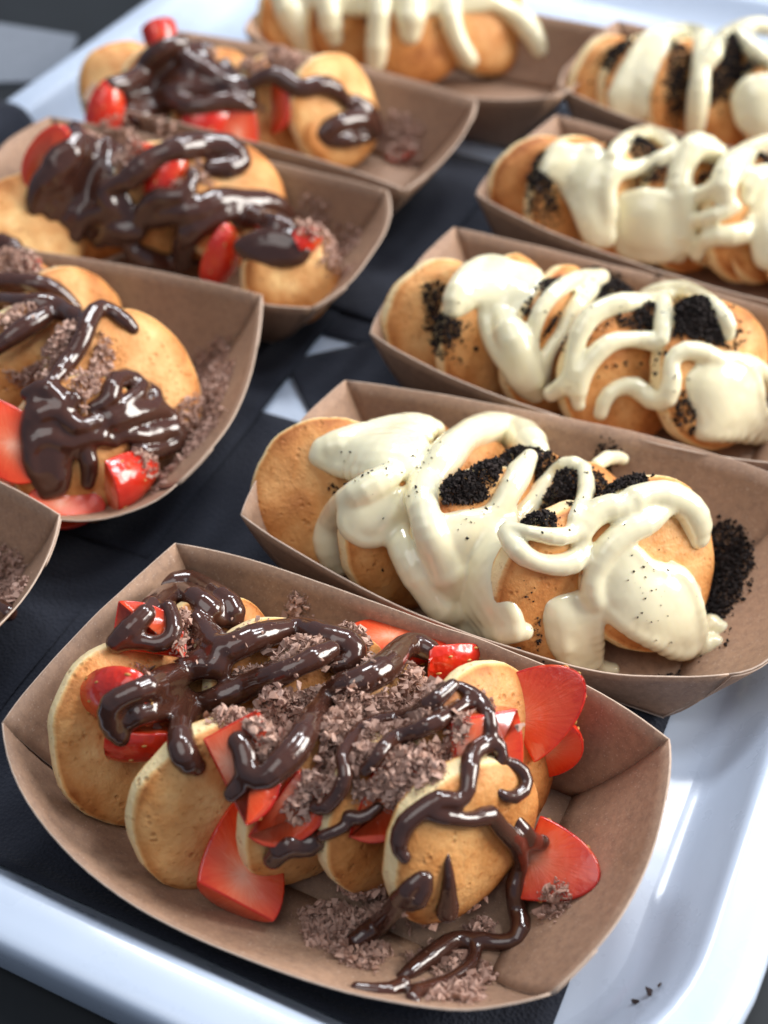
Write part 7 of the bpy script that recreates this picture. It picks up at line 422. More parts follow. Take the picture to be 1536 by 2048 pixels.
('p',[(-23.44,4.21,4.96,0.26),(-23.28,4.31,4.93,0.28),(-23.14,4.41,4.93,0.27),(-23.61,3.95,4.86,0.26),(-23.47,4.07,4.84,0.30),(-23.33,4.17,4.81,0.32),(-23.17,4.27,4.79,0.33),(-23.02,4.36,4.80,0.29),(-23.65,3.81,4.76,0.25),(-23.51,3.94,4.74,0.30),(-23.35,4.05,4.70,0.36),(-23.20,4.14,4.66,0.39),(-23.03,4.23,4.66,0.34),(-22.89,4.30,4.66,0.29),(-22.73,4.39,4.66,0.24),(-23.52,3.80,4.63,0.31),(-23.38,3.88,4.57,0.35),(-23.24,4.01,4.56,0.40),(-23.10,4.08,4.53,0.40),(-22.91,4.18,4.54,0.33),(-22.78,4.26,4.55,0.28),(-23.56,3.64,4.53,0.29),(-23.41,3.74,4.47,0.35),(-23.26,3.85,4.44,0.39),(-23.12,3.95,4.42,0.39),(-22.95,4.04,4.42,0.36),(-22.80,4.12,4.41,0.31),(-22.65,4.22,4.43,0.24),(-23.58,3.47,4.41,0.27),(-23.43,3.59,4.37,0.33),(-23.31,3.69,4.33,0.38),(-23.14,3.81,4.30,0.39),(-23.00,3.91,4.30,0.39),(-22.84,4.00,4.30,0.34),(-22.67,4.08,4.28,0.28),(-23.61,3.32,4.32,0.25),(-23.48,3.44,4.28,0.31),(-23.34,3.56,4.25,0.36),(-23.17,3.66,4.19,0.39),(-23.04,3.78,4.19,0.40),(-22.89,3.86,4.18,0.36),(-22.73,3.94,4.17,0.31),(-22.54,4.02,4.15,0.24),(-23.48,3.29,4.17,0.28),(-23.36,3.39,4.13,0.33),(-23.21,3.52,4.09,0.39),(-23.07,3.62,4.07,0.39),(-22.93,3.71,4.05,0.39),(-22.78,3.81,4.06,0.32),(-22.61,3.89,4.05,0.27),(-23.51,3.13,4.06,0.25),(-23.38,3.25,4.03,0.32),(-23.24,3.36,3.98,0.37),(-23.09,3.47,3.94,0.39),(-22.96,3.59,3.94,0.39),(-22.79,3.66,3.91,0.33),(-22.63,3.76,3.90,0.28),(-23.39,3.09,3.91,0.28),(-23.26,3.20,3.87,0.33),(-23.14,3.31,3.84,0.39),(-22.99,3.43,3.80,0.40),(-22.84,3.52,3.79,0.37),(-22.69,3.62,3.79,0.31),(-22.51,3.72,3.78,0.24),(-23.43,2.95,3.83,0.24),(-23.30,3.06,3.79,0.30),(-23.16,3.17,3.74,0.35),(-23.03,3.28,3.71,0.39),(-22.87,3.41,3.69,0.39),(-22.72,3.50,3.68,0.33),(-22.56,3.58,3.66,0.26),(-23.32,2.90,3.67,0.26),(-23.19,3.02,3.64,0.31),(-23.04,3.15,3.58,0.38),(-22.91,3.25,3.56,0.40),(-22.77,3.33,3.54,0.35),(-22.59,3.45,3.53,0.28),(-22.45,3.53,3.52,0.24),(-23.19,2.88,3.52,0.29),(-23.08,2.99,3.48,0.35),(-22.95,3.09,3.44,0.39),(-22.79,3.22,3.44,0.37),(-22.63,3.30,3.40,0.31),(-22.48,3.39,3.39,0.25),(-23.23,2.71,3.42,0.24),(-23.09,2.85,3.38,0.30),(-22.96,2.97,3.35,0.36),(-22.85,3.07,3.31,0.40),(-22.67,3.16,3.28,0.33),(-22.51,3.26,3.26,0.28),(-23.13,2.70,3.29,0.27),(-22.99,2.81,3.23,0.33),(-22.87,2.92,3.18,0.37),(-22.71,3.04,3.16,0.37),(-22.56,3.12,3.13,0.30),(-22.42,3.21,3.14,0.25),(-23.01,2.66,3.12,0.28),(-22.88,2.79,3.08,0.34),(-22.76,2.90,3.04,0.39),(-22.60,2.99,3.03,0.32),(-22.44,3.10,3.01,0.27),(-23.06,2.51,3.03,0.24),(-22.92,2.62,2.98,0.28),(-22.78,2.76,2.93,0.35),(-22.65,2.86,2.90,0.35),(-22.48,2.96,2.87,0.30),(-22.32,3.05,2.86,0.25),(-22.94,2.48,2.87,0.25),(-22.81,2.60,2.84,0.29),(-22.66,2.72,2.77,0.34),(-22.55,2.82,2.77,0.32),(-22.36,2.91,2.73,0.27),(-22.70,2.56,2.67,0.29),(-22.56,2.69,2.64,0.32),(-22.42,2.77,2.61,0.28),(-22.57,2.53,2.52,0.26),(-22.45,2.63,2.50,0.27),(-22.28,2.74,2.49,0.23),(-23.68,3.98,4.95,0.22),(-23.57,4.15,5.03,0.22),(-23.45,4.29,5.07,0.24),(-23.33,4.40,5.08,0.24),(-23.21,4.48,5.06,0.24),(-23.08,4.52,5.01,0.23),(-22.93,4.52,4.92,0.23),(-22.79,4.49,4.80,0.22),(-22.68,4.42,4.66,0.23),(-22.61,4.32,4.51,0.22),(-22.56,4.21,4.35,0.23),(-22.52,4.07,4.18,0.24),(-22.49,3.93,4.00,0.25),(-22.46,3.79,3.82,0.24),(-22.44,3.65,3.64,0.24),(-22.41,3.51,3.47,0.23),(-22.38,3.38,3.30,0.23),(-22.34,3.25,3.12,0.23),(-22.30,3.13,2.94,0.23),(-22.27,3.01,2.77,0.24),(-22.25,2.89,2.62,0.23),(-22.26,2.77,2.50,0.24),(-22.32,2.64,2.42,0.23),(-22.45,2.52,2.42,0.23),(-22.59,2.42,2.47,0.22),(-22.71,2.39,2.54,0.22),(-22.82,2.38,2.66,0.23),(-22.92,2.41,2.80,0.23),(-23.03,2.46,2.95,0.24),(-23.12,2.53,3.12,0.24),(-23.21,2.61,3.28,0.24),(-23.29,2.69,3.46,0.23),(-23.38,2.79,3.64,0.23),(-23.46,2.89,3.81,0.23),(-23.54,3.00,3.98,0.23),(-23.60,3.12,4.14,0.23),(-23.65,3.24,4.29,0.23),(-23.68,3.38,4.43,0.23),(-23.70,3.52,4.57,0.24),(-23.71,3.66,4.70,0.23),(-23.70,3.82,4.83,0.22),(-23.68,3.98,4.95,0.22)]),
('s',[(-24.08,4.02,4.97,0.25),(-23.74,4.23,5.15,0.30),(-23.40,4.31,5.20,0.31),(-23.09,4.27,5.00,0.28),(-22.80,4.23,4.80,0.27),(-22.63,4.43,4.79,0.25),(-22.57,4.61,4.89,0.24)]),
('s',[(-23.54,3.19,4.20,0.24),(-23.48,3.44,4.46,0.32),(-23.33,3.67,4.62,0.38),(-23.10,3.89,4.67,0.37),(-22.81,4.03,4.61,0.36),(-22.53,4.01,4.41,0.35),(-22.27,4.04,4.23,0.36),(-22.05,4.26,4.14,0.32),(-21.86,4.60,4.15,0.25)]),
('s',[(-23.07,2.49,3.10,0.26),(-23.23,2.61,3.44,0.28),(-23.28,2.76,3.70,0.29),(-23.22,2.98,3.89,0.31),(-23.05,3.24,4.00,0.35),(-22.82,3.42,3.97,0.37),(-22.55,3.51,3.80,0.37),(-22.30,3.67,3.70,0.36),(-22.10,3.94,3.72,0.36),(-21.90,4.21,3.72,0.37),(-21.67,4.43,3.63,0.36),(-21.45,4.64,3.44,0.27),(-21.32,4.72,3.34,0.24)]),
('s',[(-22.64,2.33,2.36,0.25),(-22.41,2.60,2.54,0.28),(-22.33,2.81,2.79,0.28),(-22.48,2.98,3.12,0.28),(-22.53,3.17,3.37,0.30),(-22.40,3.48,3.43,0.29),(-22.25,3.65,3.42,0.27)]),
('s',[(-22.12,4.04,3.58,0.28),(-21.89,3.89,3.33,0.33),(-21.73,3.74,3.05,0.34),(-21.66,3.58,2.73,0.31),(-21.64,3.39,2.41,0.26)]),
('s',[(-22.12,4.92,4.43,0.23),(-21.89,5.17,4.48,0.30),(-21.79,5.45,4.57,0.35),(-21.89,5.77,4.71,0.36),(-22.02,6.19,4.70,0.35),(-22.02,6.69,4.48,0.34),(-21.88,6.98,4.21,0.35),(-21.55,6.92,4.06,0.34),(-21.39,6.53,4.12,0.31),(-21.42,6.02,4.21,0.28),(-21.50,5.62,4.24,0.28),(-21.69,5.33,4.17,0.26),(-21.80,5.20,4.13,0.25)]),
('s',[(-21.94,7.23,3.81,0.26),(-21.60,7.30,3.70,0.31),(-21.32,7.28,3.56,0.34),(-21.08,7.04,3.42,0.32),(-21.05,6.64,3.57,0.29),(-21.16,6.18,3.85,0.28),(-21.27,5.78,4.00,0.30),(-21.40,5.44,4.05,0.33),(-21.57,5.12,4.05,0.35),(-21.79,4.87,3.97,0.29),(-21.90,4.75,3.92,0.26)]),
('s',[(-21.91,4.60,3.83,0.24),(-21.67,4.83,3.87,0.31),(-21.46,5.08,3.88,0.36),(-21.28,5.39,3.85,0.35),(-21.13,5.73,3.78,0.34),(-21.02,6.13,3.63,0.34),(-20.93,6.60,3.40,0.35),(-20.83,7.01,3.14,0.34),(-20.63,7.17,2.86,0.31),(-20.47,7.07,2.68,0.28),(-20.57,6.74,2.75,0.29),(-20.70,6.32,2.95,0.32),(-20.84,5.98,3.14,0.31),(-21.08,5.76,3.26,0.26)]),
('s',[(-21.55,4.64,3.32,0.23),(-21.34,4.89,3.40,0.26),(-21.13,5.14,3.39,0.29),(-20.93,5.41,3.25,0.32),(-20.75,5.70,3.01,0.35),(-20.62,6.10,2.79,0.36),(-20.52,6.57,2.64,0.35),(-20.37,6.90,2.53,0.35),(-20.19,6.89,2.29,0.35),(-20.23,6.63,2.19,0.35),(-20.34,6.20,2.27,0.32),(-20.40,5.71,2.51,0.29),(-20.52,5.31,2.74,0.26),(-20.79,5.08,2.85,0.23)]),
('s',[(-32.69,13.08,3.25,0.38),(-32.06,13.04,3.33,0.46),(-31.54,13.00,3.33,0.41),(-31.38,12.98,3.26,0.36)])],
'L2': [('p',[(-31.18,17.40,5.88,0.28),(-31.11,17.64,5.79,0.32),(-31.04,17.89,5.68,0.31),(-31.17,17.19,5.82,0.28),(-31.09,17.42,5.71,0.34),(-31.03,17.68,5.58,0.38),(-30.99,17.92,5.49,0.34),(-30.90,18.19,5.38,0.30),(-30.81,18.36,5.33,0.27),(-31.14,16.99,5.70,0.29),(-31.07,17.21,5.64,0.35),(-31.03,17.46,5.52,0.40),(-30.99,17.72,5.40,0.42),(-30.92,17.99,5.29,0.38),(-30.82,18.18,5.17,0.33),(-30.67,18.34,5.15,0.27),(-31.16,16.78,5.61,0.28),(-31.07,16.98,5.56,0.33),(-31.01,17.22,5.44,0.39),(-30.96,17.52,5.29,0.44),(-30.93,17.76,5.17,0.45),(-30.84,18.02,5.09,0.38),(-30.71,18.19,5.03,0.32),(-30.53,18.30,5.03,0.27),(-31.18,16.64,5.51,0.27),(-31.07,16.79,5.42,0.35),(-31.00,17.01,5.34,0.39),(-30.96,17.30,5.22,0.45),(-30.91,17.56,5.07,0.44),(-30.85,17.82,4.97,0.45),(-30.74,18.01,4.90,0.38),(-30.57,18.12,4.88,0.34),(-30.35,18.18,4.92,0.28),(-31.23,16.46,5.37,0.27),(-31.10,16.64,5.32,0.33),(-31.02,16.83,5.25,0.39),(-30.96,17.12,5.12,0.44),(-30.92,17.35,5.01,0.44),(-30.86,17.62,4.88,0.44),(-30.78,17.82,4.78,0.45),(-30.59,17.94,4.76,0.39),(-30.42,18.02,4.80,0.34),(-30.14,18.00,4.85,0.28),(-31.26,16.33,5.23,0.26),(-31.13,16.49,5.19,0.32),(-31.03,16.70,5.11,0.39),(-30.98,16.89,5.00,0.45),(-30.92,17.18,4.90,0.45),(-30.88,17.41,4.77,0.46),(-30.79,17.65,4.67,0.45),(-30.68,17.83,4.63,0.44),(-30.47,17.85,4.65,0.40),(-30.20,17.85,4.73,0.34),(-29.92,17.79,4.80,0.29),(-31.33,16.19,5.10,0.27),(-31.19,16.33,5.05,0.32),(-31.08,16.51,4.98,0.37),(-31.00,16.73,4.88,0.43),(-30.93,16.99,4.76,0.43),(-30.88,17.25,4.68,0.44),(-30.81,17.46,4.56,0.44),(-30.70,17.65,4.48,0.46),(-30.51,17.71,4.49,0.46),(-30.23,17.70,4.58,0.39),(-29.95,17.65,4.69,0.34),(-29.65,17.59,4.78,0.27),(-31.38,16.06,4.94,0.26),(-31.24,16.20,4.90,0.33),(-31.14,16.36,4.85,0.38),(-31.04,16.57,4.78,0.42),(-30.96,16.81,4.66,0.43),(-30.89,17.03,4.55,0.43),(-30.82,17.25,4.48,0.45),(-30.72,17.45,4.37,0.44),(-30.54,17.57,4.36,0.44),(-30.27,17.58,4.44,0.43),(-29.98,17.52,4.54,0.39),(-29.68,17.46,4.66,0.32),(-29.41,17.44,4.74,0.26),(-31.44,15.95,4.80,0.27),(-31.29,16.08,4.76,0.32),(-31.17,16.26,4.70,0.38),(-31.09,16.41,4.63,0.43),(-30.99,16.63,4.55,0.43),(-30.93,16.86,4.46,0.45),(-30.84,17.06,4.37,0.44),(-30.75,17.29,4.25,0.45),(-30.61,17.43,4.21,0.45),(-30.37,17.45,4.26,0.44),(-30.08,17.42,4.38,0.44),(-29.78,17.35,4.50,0.37),(-29.46,17.28,4.59,0.31),(-29.23,17.33,4.66,0.27),(-31.53,15.82,4.65,0.26),(-31.36,15.97,4.60,0.32),(-31.25,16.11,4.57,0.38),(-31.13,16.30,4.49,0.43),(-31.03,16.46,4.44,0.44),(-30.96,16.70,4.33,0.45),(-30.87,16.94,4.19,0.45),(-30.79,17.15,4.14,0.45),(-30.66,17.27,4.07,0.44),(-30.44,17.33,4.13,0.44),(-30.13,17.29,4.22,0.44),(-29.84,17.23,4.33,0.42),(-29.55,17.18,4.43,0.37),(-29.31,17.17,4.51,0.31),(-29.07,17.21,4.53,0.26),(-31.58,15.72,4.47,0.26),(-31.45,15.84,4.43,0.32),(-31.31,16.00,4.41,0.38),(-31.20,16.14,4.35,0.42),(-31.09,16.35,4.28,0.45),(-31.00,16.54,4.20,0.44),(-30.92,16.76,4.08,0.45),(-30.82,16.96,4.00,0.45),(-30.70,17.12,3.98,0.44),(-30.49,17.20,3.98,0.44),(-30.22,17.18,4.04,0.44),(-29.95,17.15,4.16,0.44),(-29.63,17.10,4.28,0.42),(-29.37,17.05,4.33,0.38),(-29.12,17.09,4.42,0.31),(-31.65,15.62,4.32,0.28),(-31.52,15.73,4.30,0.31),(-31.38,15.88,4.23,0.37),(-31.27,16.03,4.20,0.41),(-31.14,16.21,4.14,0.43),(-31.05,16.40,4.04,0.44),(-30.95,16.62,3.98,0.44),(-30.86,16.80,3.91,0.44),(-30.72,16.97,3.82,0.44),(-30.51,17.04,3.83,0.45),(-30.29,17.07,3.88,0.43),(-29.99,17.04,3.99,0.43),(-29.74,17.01,4.10,0.45),(-29.44,16.96,4.17,0.43),(-29.21,16.97,4.25,0.36),(-29.01,17.02,4.28,0.32),(-31.58,15.63,4.14,0.32),(-31.44,15.76,4.11,0.37),(-31.30,15.92,4.02,0.38),(-31.20,16.06,4.00,0.37),(-31.07,16.26,3.93,0.38),(-30.98,16.44,3.85,0.42),(-30.86,16.64,3.75,0.44),(-30.76,16.78,3.70,0.45),(-30.60,16.95,3.68,0.45),(-30.39,16.97,3.70,0.45),(-30.11,16.96,3.82,0.44),(-29.78,16.90,3.94,0.43),(-29.53,16.86,4.00,0.43),(-29.29,16.87,4.06,0.43),(-29.06,16.90,4.11,0.36),(-28.86,16.97,4.15,0.31),(-31.51,15.64,3.95,0.33),(-31.38,15.77,3.91,0.36),(-31.24,15.93,3.85,0.34),(-31.10,16.08,3.78,0.31),(-31.00,16.25,3.73,0.34),(-30.89,16.45,3.66,0.39),(-30.76,16.61,3.58,0.42),(-30.64,16.80,3.55,0.45),(-30.46,16.86,3.54,0.45),(-30.19,16.88,3.62,0.44),(-29.94,16.83,3.69,0.45),(-29.63,16.78,3.80,0.44),(-29.35,16.77,3.88,0.44),(-29.12,16.80,3.95,0.42),(-28.90,16.85,3.97,0.36),(-28.72,16.92,3.98,0.30),(-31.43,15.63,3.75,0.30),(-31.28,15.78,3.72,0.30),(-31.14,15.94,3.67,0.27),(-31.02,16.06,3.62,0.28),(-30.89,16.27,3.57,0.32),(-30.80,16.42,3.50,0.36),(-30.68,16.61,3.44,0.43),(-30.52,16.74,3.40,0.44),(-30.27,16.77,3.45,0.44),(-30.01,16.77,3.51,0.44),(-29.73,16.74,3.62,0.44),(-29.47,16.70,3.69,0.45),(-29.23,16.70,3.75,0.43),(-28.98,16.75,3.79,0.41),(-28.77,16.82,3.82,0.35),(-28.61,16.90,3.85,0.29),(-30.92,16.07,3.43,0.26),(-30.80,16.25,3.40,0.32),(-30.66,16.42,3.30,0.36),(-30.55,16.58,3.24,0.42),(-30.38,16.69,3.24,0.45),(-30.15,16.72,3.32,0.45),(-29.88,16.69,3.41,0.45),(-29.57,16.64,3.52,0.44),(-29.33,16.64,3.56,0.44),(-29.07,16.66,3.61,0.43),(-28.85,16.71,3.64,0.40),(-28.68,16.77,3.65,0.34),(-28.48,16.86,3.68,0.27),(-30.71,16.22,3.20,0.29),(-30.59,16.40,3.14,0.36),(-30.46,16.56,3.11,0.41),(-30.26,16.65,3.11,0.44),(-30.00,16.66,3.16,0.46),(-29.73,16.63,3.24,0.44),(-29.46,16.60,3.34,0.44),(-29.20,16.60,3.42,0.45),(-28.97,16.63,3.49,0.44),(-28.75,16.67,3.49,0.36),(-28.54,16.76,3.53,0.31),(-30.61,16.24,3.02,0.31),(-30.47,16.40,2.96,0.35),(-30.33,16.54,2.91,0.39),(-30.11,16.61,2.93,0.42),(-29.88,16.62,3.01,0.44),(-29.62,16.59,3.13,0.43),(-29.32,16.56,3.21,0.44),(-29.08,16.56,3.27,0.45),(-28.85,16.59,3.31,0.41),(-28.64,16.65,3.35,0.33),(-30.52,16.22,2.84,0.29),(-30.38,16.38,2.80,0.32),(-30.22,16.53,2.78,0.36),(-30.00,16.58,2.81,0.39),(-29.72,16.56,2.86,0.41),(-29.46,16.55,2.96,0.45),(-29.19,16.52,3.05,0.45),(-28.96,16.53,3.13,0.42),(-28.70,16.56,3.15,0.34),(-28.51,16.62,3.17,0.29),(-30.41,16.22,2.66,0.26),(-30.28,16.38,2.63,0.29),(-30.10,16.50,2.59,0.33),(-29.88,16.53,2.63,0.35),(-29.62,16.52,2.74,0.37),(-29.32,16.48,2.85,0.39),(-29.08,16.47,2.91,0.40),(-28.79,16.48,2.97,0.36),(-28.62,16.53,3.02,0.32),(-29.97,16.46,2.45,0.28),(-29.72,16.46,2.51,0.31),(-29.42,16.41,2.62,0.32),(-29.17,16.40,2.71,0.35),(-28.92,16.41,2.78,0.35),(-28.68,16.45,2.84,0.31),(-29.03,16.32,2.61,0.30),(-28.78,16.36,2.65,0.30),(-31.73,15.49,4.17,0.25),(-31.67,15.61,4.34,0.26),(-31.59,15.73,4.51,0.26),(-31.52,15.84,4.68,0.25),(-31.45,15.96,4.85,0.26),(-31.38,16.09,5.01,0.27),(-31.32,16.23,5.17,0.26),(-31.27,16.38,5.33,0.26),(-31.24,16.55,5.49,0.28),(-31.22,16.74,5.66,0.26),(-31.22,16.95,5.79,0.26),(-31.23,17.19,5.89,0.28),(-31.22,17.41,5.96,0.26),(-31.20,17.61,5.98,0.26),(-31.15,17.81,5.94,0.27),(-31.06,17.99,5.84,0.27),(-30.97,18.18,5.66,0.26),(-30.89,18.33,5.46,0.27),(-30.76,18.38,5.30,0.26),(-30.61,18.37,5.14,0.25),(-30.42,18.28,5.01,0.27),(-30.17,18.11,4.92,0.27),(-29.88,17.87,4.86,0.25),(-29.59,17.62,4.81,0.26),(-29.34,17.42,4.72,0.27),(-29.13,17.27,4.61,0.25),(-28.97,17.17,4.47,0.25),(-28.82,17.10,4.32,0.26),(-28.69,17.05,4.16,0.25),(-28.57,17.01,4.00,0.25),(-28.48,16.96,3.84,0.26),(-28.42,16.90,3.67,0.26),(-28.39,16.82,3.50,0.25),(-28.39,16.72,3.29,0.27),(-28.41,16.61,3.07,0.26),(-28.47,16.51,2.85,0.25),(-28.56,16.41,2.67,0.26),(-28.69,16.33,2.56,0.26),(-28.86,16.27,2.51,0.25),(-29.10,16.25,2.47,0.27),(-29.41,16.28,2.42,0.27),(-29.76,16.36,2.37,0.25),(-30.06,16.38,2.39,0.26),(-30.26,16.30,2.50,0.28),(-30.41,16.20,2.64,0.26),(-30.55,16.14,2.79,0.27),(-30.67,16.12,2.97,0.28),(-30.77,16.10,3.17,0.26),(-30.87,16.08,3.36,0.25),(-30.98,16.05,3.51,0.27),(-31.08,15.96,3.62,0.25),(-31.19,15.82,3.63,0.25),(-31.31,15.66,3.61,0.26),(-31.42,15.53,3.61,0.26),(-31.51,15.47,3.69,0.25),(-31.61,15.45,3.80,0.26),(-31.67,15.45,3.97,0.26),(-31.73,15.49,4.17,0.25)]),
('s',[(-31.93,15.13,3.82,0.31),(-31.94,15.31,4.23,0.34),(-31.83,15.49,4.57,0.37),(-31.57,15.72,4.78,0.41),(-31.24,15.96,4.93,0.45),(-31.22,16.13,5.21,0.47),(-31.37,16.23,5.58,0.45),(-31.24,16.46,5.80,0.44),(-31.02,16.85,5.89,0.45),(-31.09,17.38,5.93,0.45),(-31.47,18.04,5.93,0.37),(-31.66,18.28,6.01,0.32)]),
('s',[(-31.36,15.52,3.52,0.32),(-31.27,15.80,3.82,0.42),(-31.16,16.13,4.02,0.48),(-30.99,16.51,4.07,0.46),(-30.75,16.90,4.03,0.45),(-30.68,17.20,4.16,0.45),(-30.87,17.35,4.52,0.45),(-30.91,17.51,4.82,0.43),(-30.62,17.77,4.91,0.39),(-30.34,18.09,4.95,0.37),(-30.34,18.44,5.09,0.36),(-30.53,18.75,5.34,0.33)]),
('s',[(-30.50,15.74,2.63,0.37),(-30.44,15.99,2.98,0.44),(-30.25,16.20,3.27,0.46),(-29.85,16.33,3.51,0.44),(-29.33,16.41,3.71,0.44),(-29.11,16.50,3.96,0.43),(-29.32,16.56,4.34,0.40),(-29.33,16.68,4.63,0.37),(-28.97,16.87,4.82,0.36),(-28.59,17.04,5.02,0.39),(-28.46,17.24,5.25,0.37),(-28.47,17.34,5.38,0.34)]),
('s',[(-29.74,16.27,2.29,0.37),(-29.27,16.33,2.72,0.41),(-28.78,16.36,3.02,0.43),(-28.35,16.47,2.98,0.43),(-28.04,16.69,2.95,0.42),(-27.94,17.06,3.10,0.33),(-27.93,17.25,3.26,0.29)]),
('s',[(-31.92,15.37,4.06,0.42),(-31.83,15.54,4.47,0.47),(-31.66,15.72,4.84,0.51),(-31.45,15.94,5.12,0.51),(-31.16,16.18,5.33,0.48),(-30.93,16.48,5.51,0.43),(-30.86,16.82,5.71,0.43),(-30.93,17.27,5.88,0.40),(-30.98,17.46,5.99,0.39)]),
('s',[(-30.88,15.88,3.20,0.44),(-30.73,16.17,3.44,0.51),(-30.64,16.54,3.64,0.53),(-30.60,16.96,3.82,0.52),(-30.54,17.35,4.04,0.52),(-30.45,17.69,4.31,0.51),(-30.35,18.01,4.58,0.46),(-30.25,18.34,4.80,0.43),(-30.22,18.76,4.91,0.38),(-30.19,18.94,4.97,0.37)]),
('s',[(-28.43,17.20,4.99,0.42),(-28.23,17.43,5.27,0.50),(-28.04,17.70,5.48,0.54),(-27.87,18.03,5.62,0.50),(-27.63,18.31,5.75,0.46),(-27.35,18.58,5.86,0.48),(-27.10,18.94,5.87,0.54),(-26.92,19.40,5.77,0.58),(-26.73,19.84,5.65,0.59),(-26.45,20.19,5.55,0.58),(-26.13,20.47,5.46,0.58),(-25.83,20.69,5.34,0.60),(-25.53,20.76,5.14,0.59),(-25.29,20.63,4.91,0.54),(-25.29,20.35,4.86,0.48),(-25.42,19.98,4.91,0.47),(-25.75,19.67,4.94,0.43),(-25.98,19.52,4.96,0.41)]),
('s',[(-28.09,17.13,3.40,0.47),(-27.74,17.29,3.45,0.56),(-27.33,17.38,3.56,0.59),(-26.83,17.37,3.76,0.54),(-26.32,17.34,3.96,0.50),(-25.92,17.48,4.04,0.52),(-25.64,17.77,4.04,0.58),(-25.44,18.14,4.05,0.63),(-25.26,18.53,4.06,0.64),(-25.06,18.89,3.99,0.62),(-24.83,19.21,3.83,0.63),(-24.58,19.53,3.65,0.65),(-24.35,19.90,3.51,0.64),(-24.11,20.31,3.40,0.59),(-23.88,20.66,3.22,0.53),(-23.68,20.92,2.94,0.52),(-23.52,21.15,2.52,0.48),(-23.43,21.19,2.30,0.46)]),
('s',[(-26.63,17.70,1.32,0.47),(-26.45,17.55,1.97,0.52),(-26.12,17.30,2.65,0.55),(-25.83,17.25,3.13,0.55),(-25.57,17.41,3.39,0.52),(-25.31,17.68,3.53,0.48),(-25.07,17.99,3.61,0.46),(-24.85,18.37,3.62,0.49),(-24.65,18.79,3.53,0.55),(-24.42,19.12,3.37,0.58),(-24.02,19.18,3.28,0.57),(-23.38,18.83,3.50,0.56),(-22.62,18.27,3.92,0.57),(-22.04,18.01,4.13,0.54),(-21.65,18.09,4.11,0.43)]),
('p',[(-22.77,17.14,3.64,0.37),(-22.48,17.20,3.67,0.41),(-22.17,17.27,3.70,0.42),(-21.91,17.37,3.74,0.44),(-21.64,17.46,3.76,0.42),(-21.33,17.57,3.77,0.41),(-21.09,17.67,3.81,0.37),(-22.83,16.97,3.41,0.39),(-22.53,17.04,3.46,0.43),(-22.27,17.11,3.48,0.45),(-22.00,17.20,3.52,0.47),(-21.70,17.32,3.56,0.47),(-21.43,17.40,3.56,0.46),(-21.18,17.50,3.57,0.45),(-20.88,17.61,3.58,0.38),(-22.34,16.92,3.31,0.38),(-22.05,16.99,3.31,0.39),(-21.76,17.10,3.33,0.40),(-21.50,17.21,3.37,0.39),(-21.22,17.31,3.37,0.39),(-20.96,17.42,3.38,0.36),(-23.16,16.96,3.48,0.34),(-22.95,17.10,3.65,0.36),(-22.70,17.22,3.79,0.34),(-22.40,17.33,3.89,0.35),(-22.08,17.44,3.97,0.36),(-21.75,17.54,4.00,0.34),(-21.44,17.64,3.97,0.36),(-21.12,17.70,3.88,0.34),(-20.87,17.72,3.75,0.35),(-20.74,17.64,3.54,0.35),(-20.83,17.46,3.36,0.34),(-21.11,17.29,3.29,0.37),(-21.46,17.11,3.24,0.35),(-21.83,16.96,3.21,0.35),(-22.18,16.86,3.21,0.36),(-22.51,16.82,3.25,0.34),(-22.85,16.88,3.32,0.36),(-23.16,16.96,3.48,0.35)]),
('s',[(-28.36,16.53,2.28,0.37),(-28.04,16.52,1.97,0.46),(-27.74,16.65,1.68,0.56),(-27.47,16.94,1.40,0.56),(-27.17,17.30,1.20,0.48)]),
('s',[(-27.92,16.88,3.46,0.36),(-27.74,17.05,3.91,0.41),(-27.46,17.17,4.28,0.43),(-27.11,17.29,4.51,0.43),(-26.64,17.39,4.57,0.41),(-26.26,17.55,4.63,0.38),(-26.12,17.86,4.78,0.35),(-26.17,18.29,4.97,0.31),(-26.23,18.49,5.13,0.30)])],
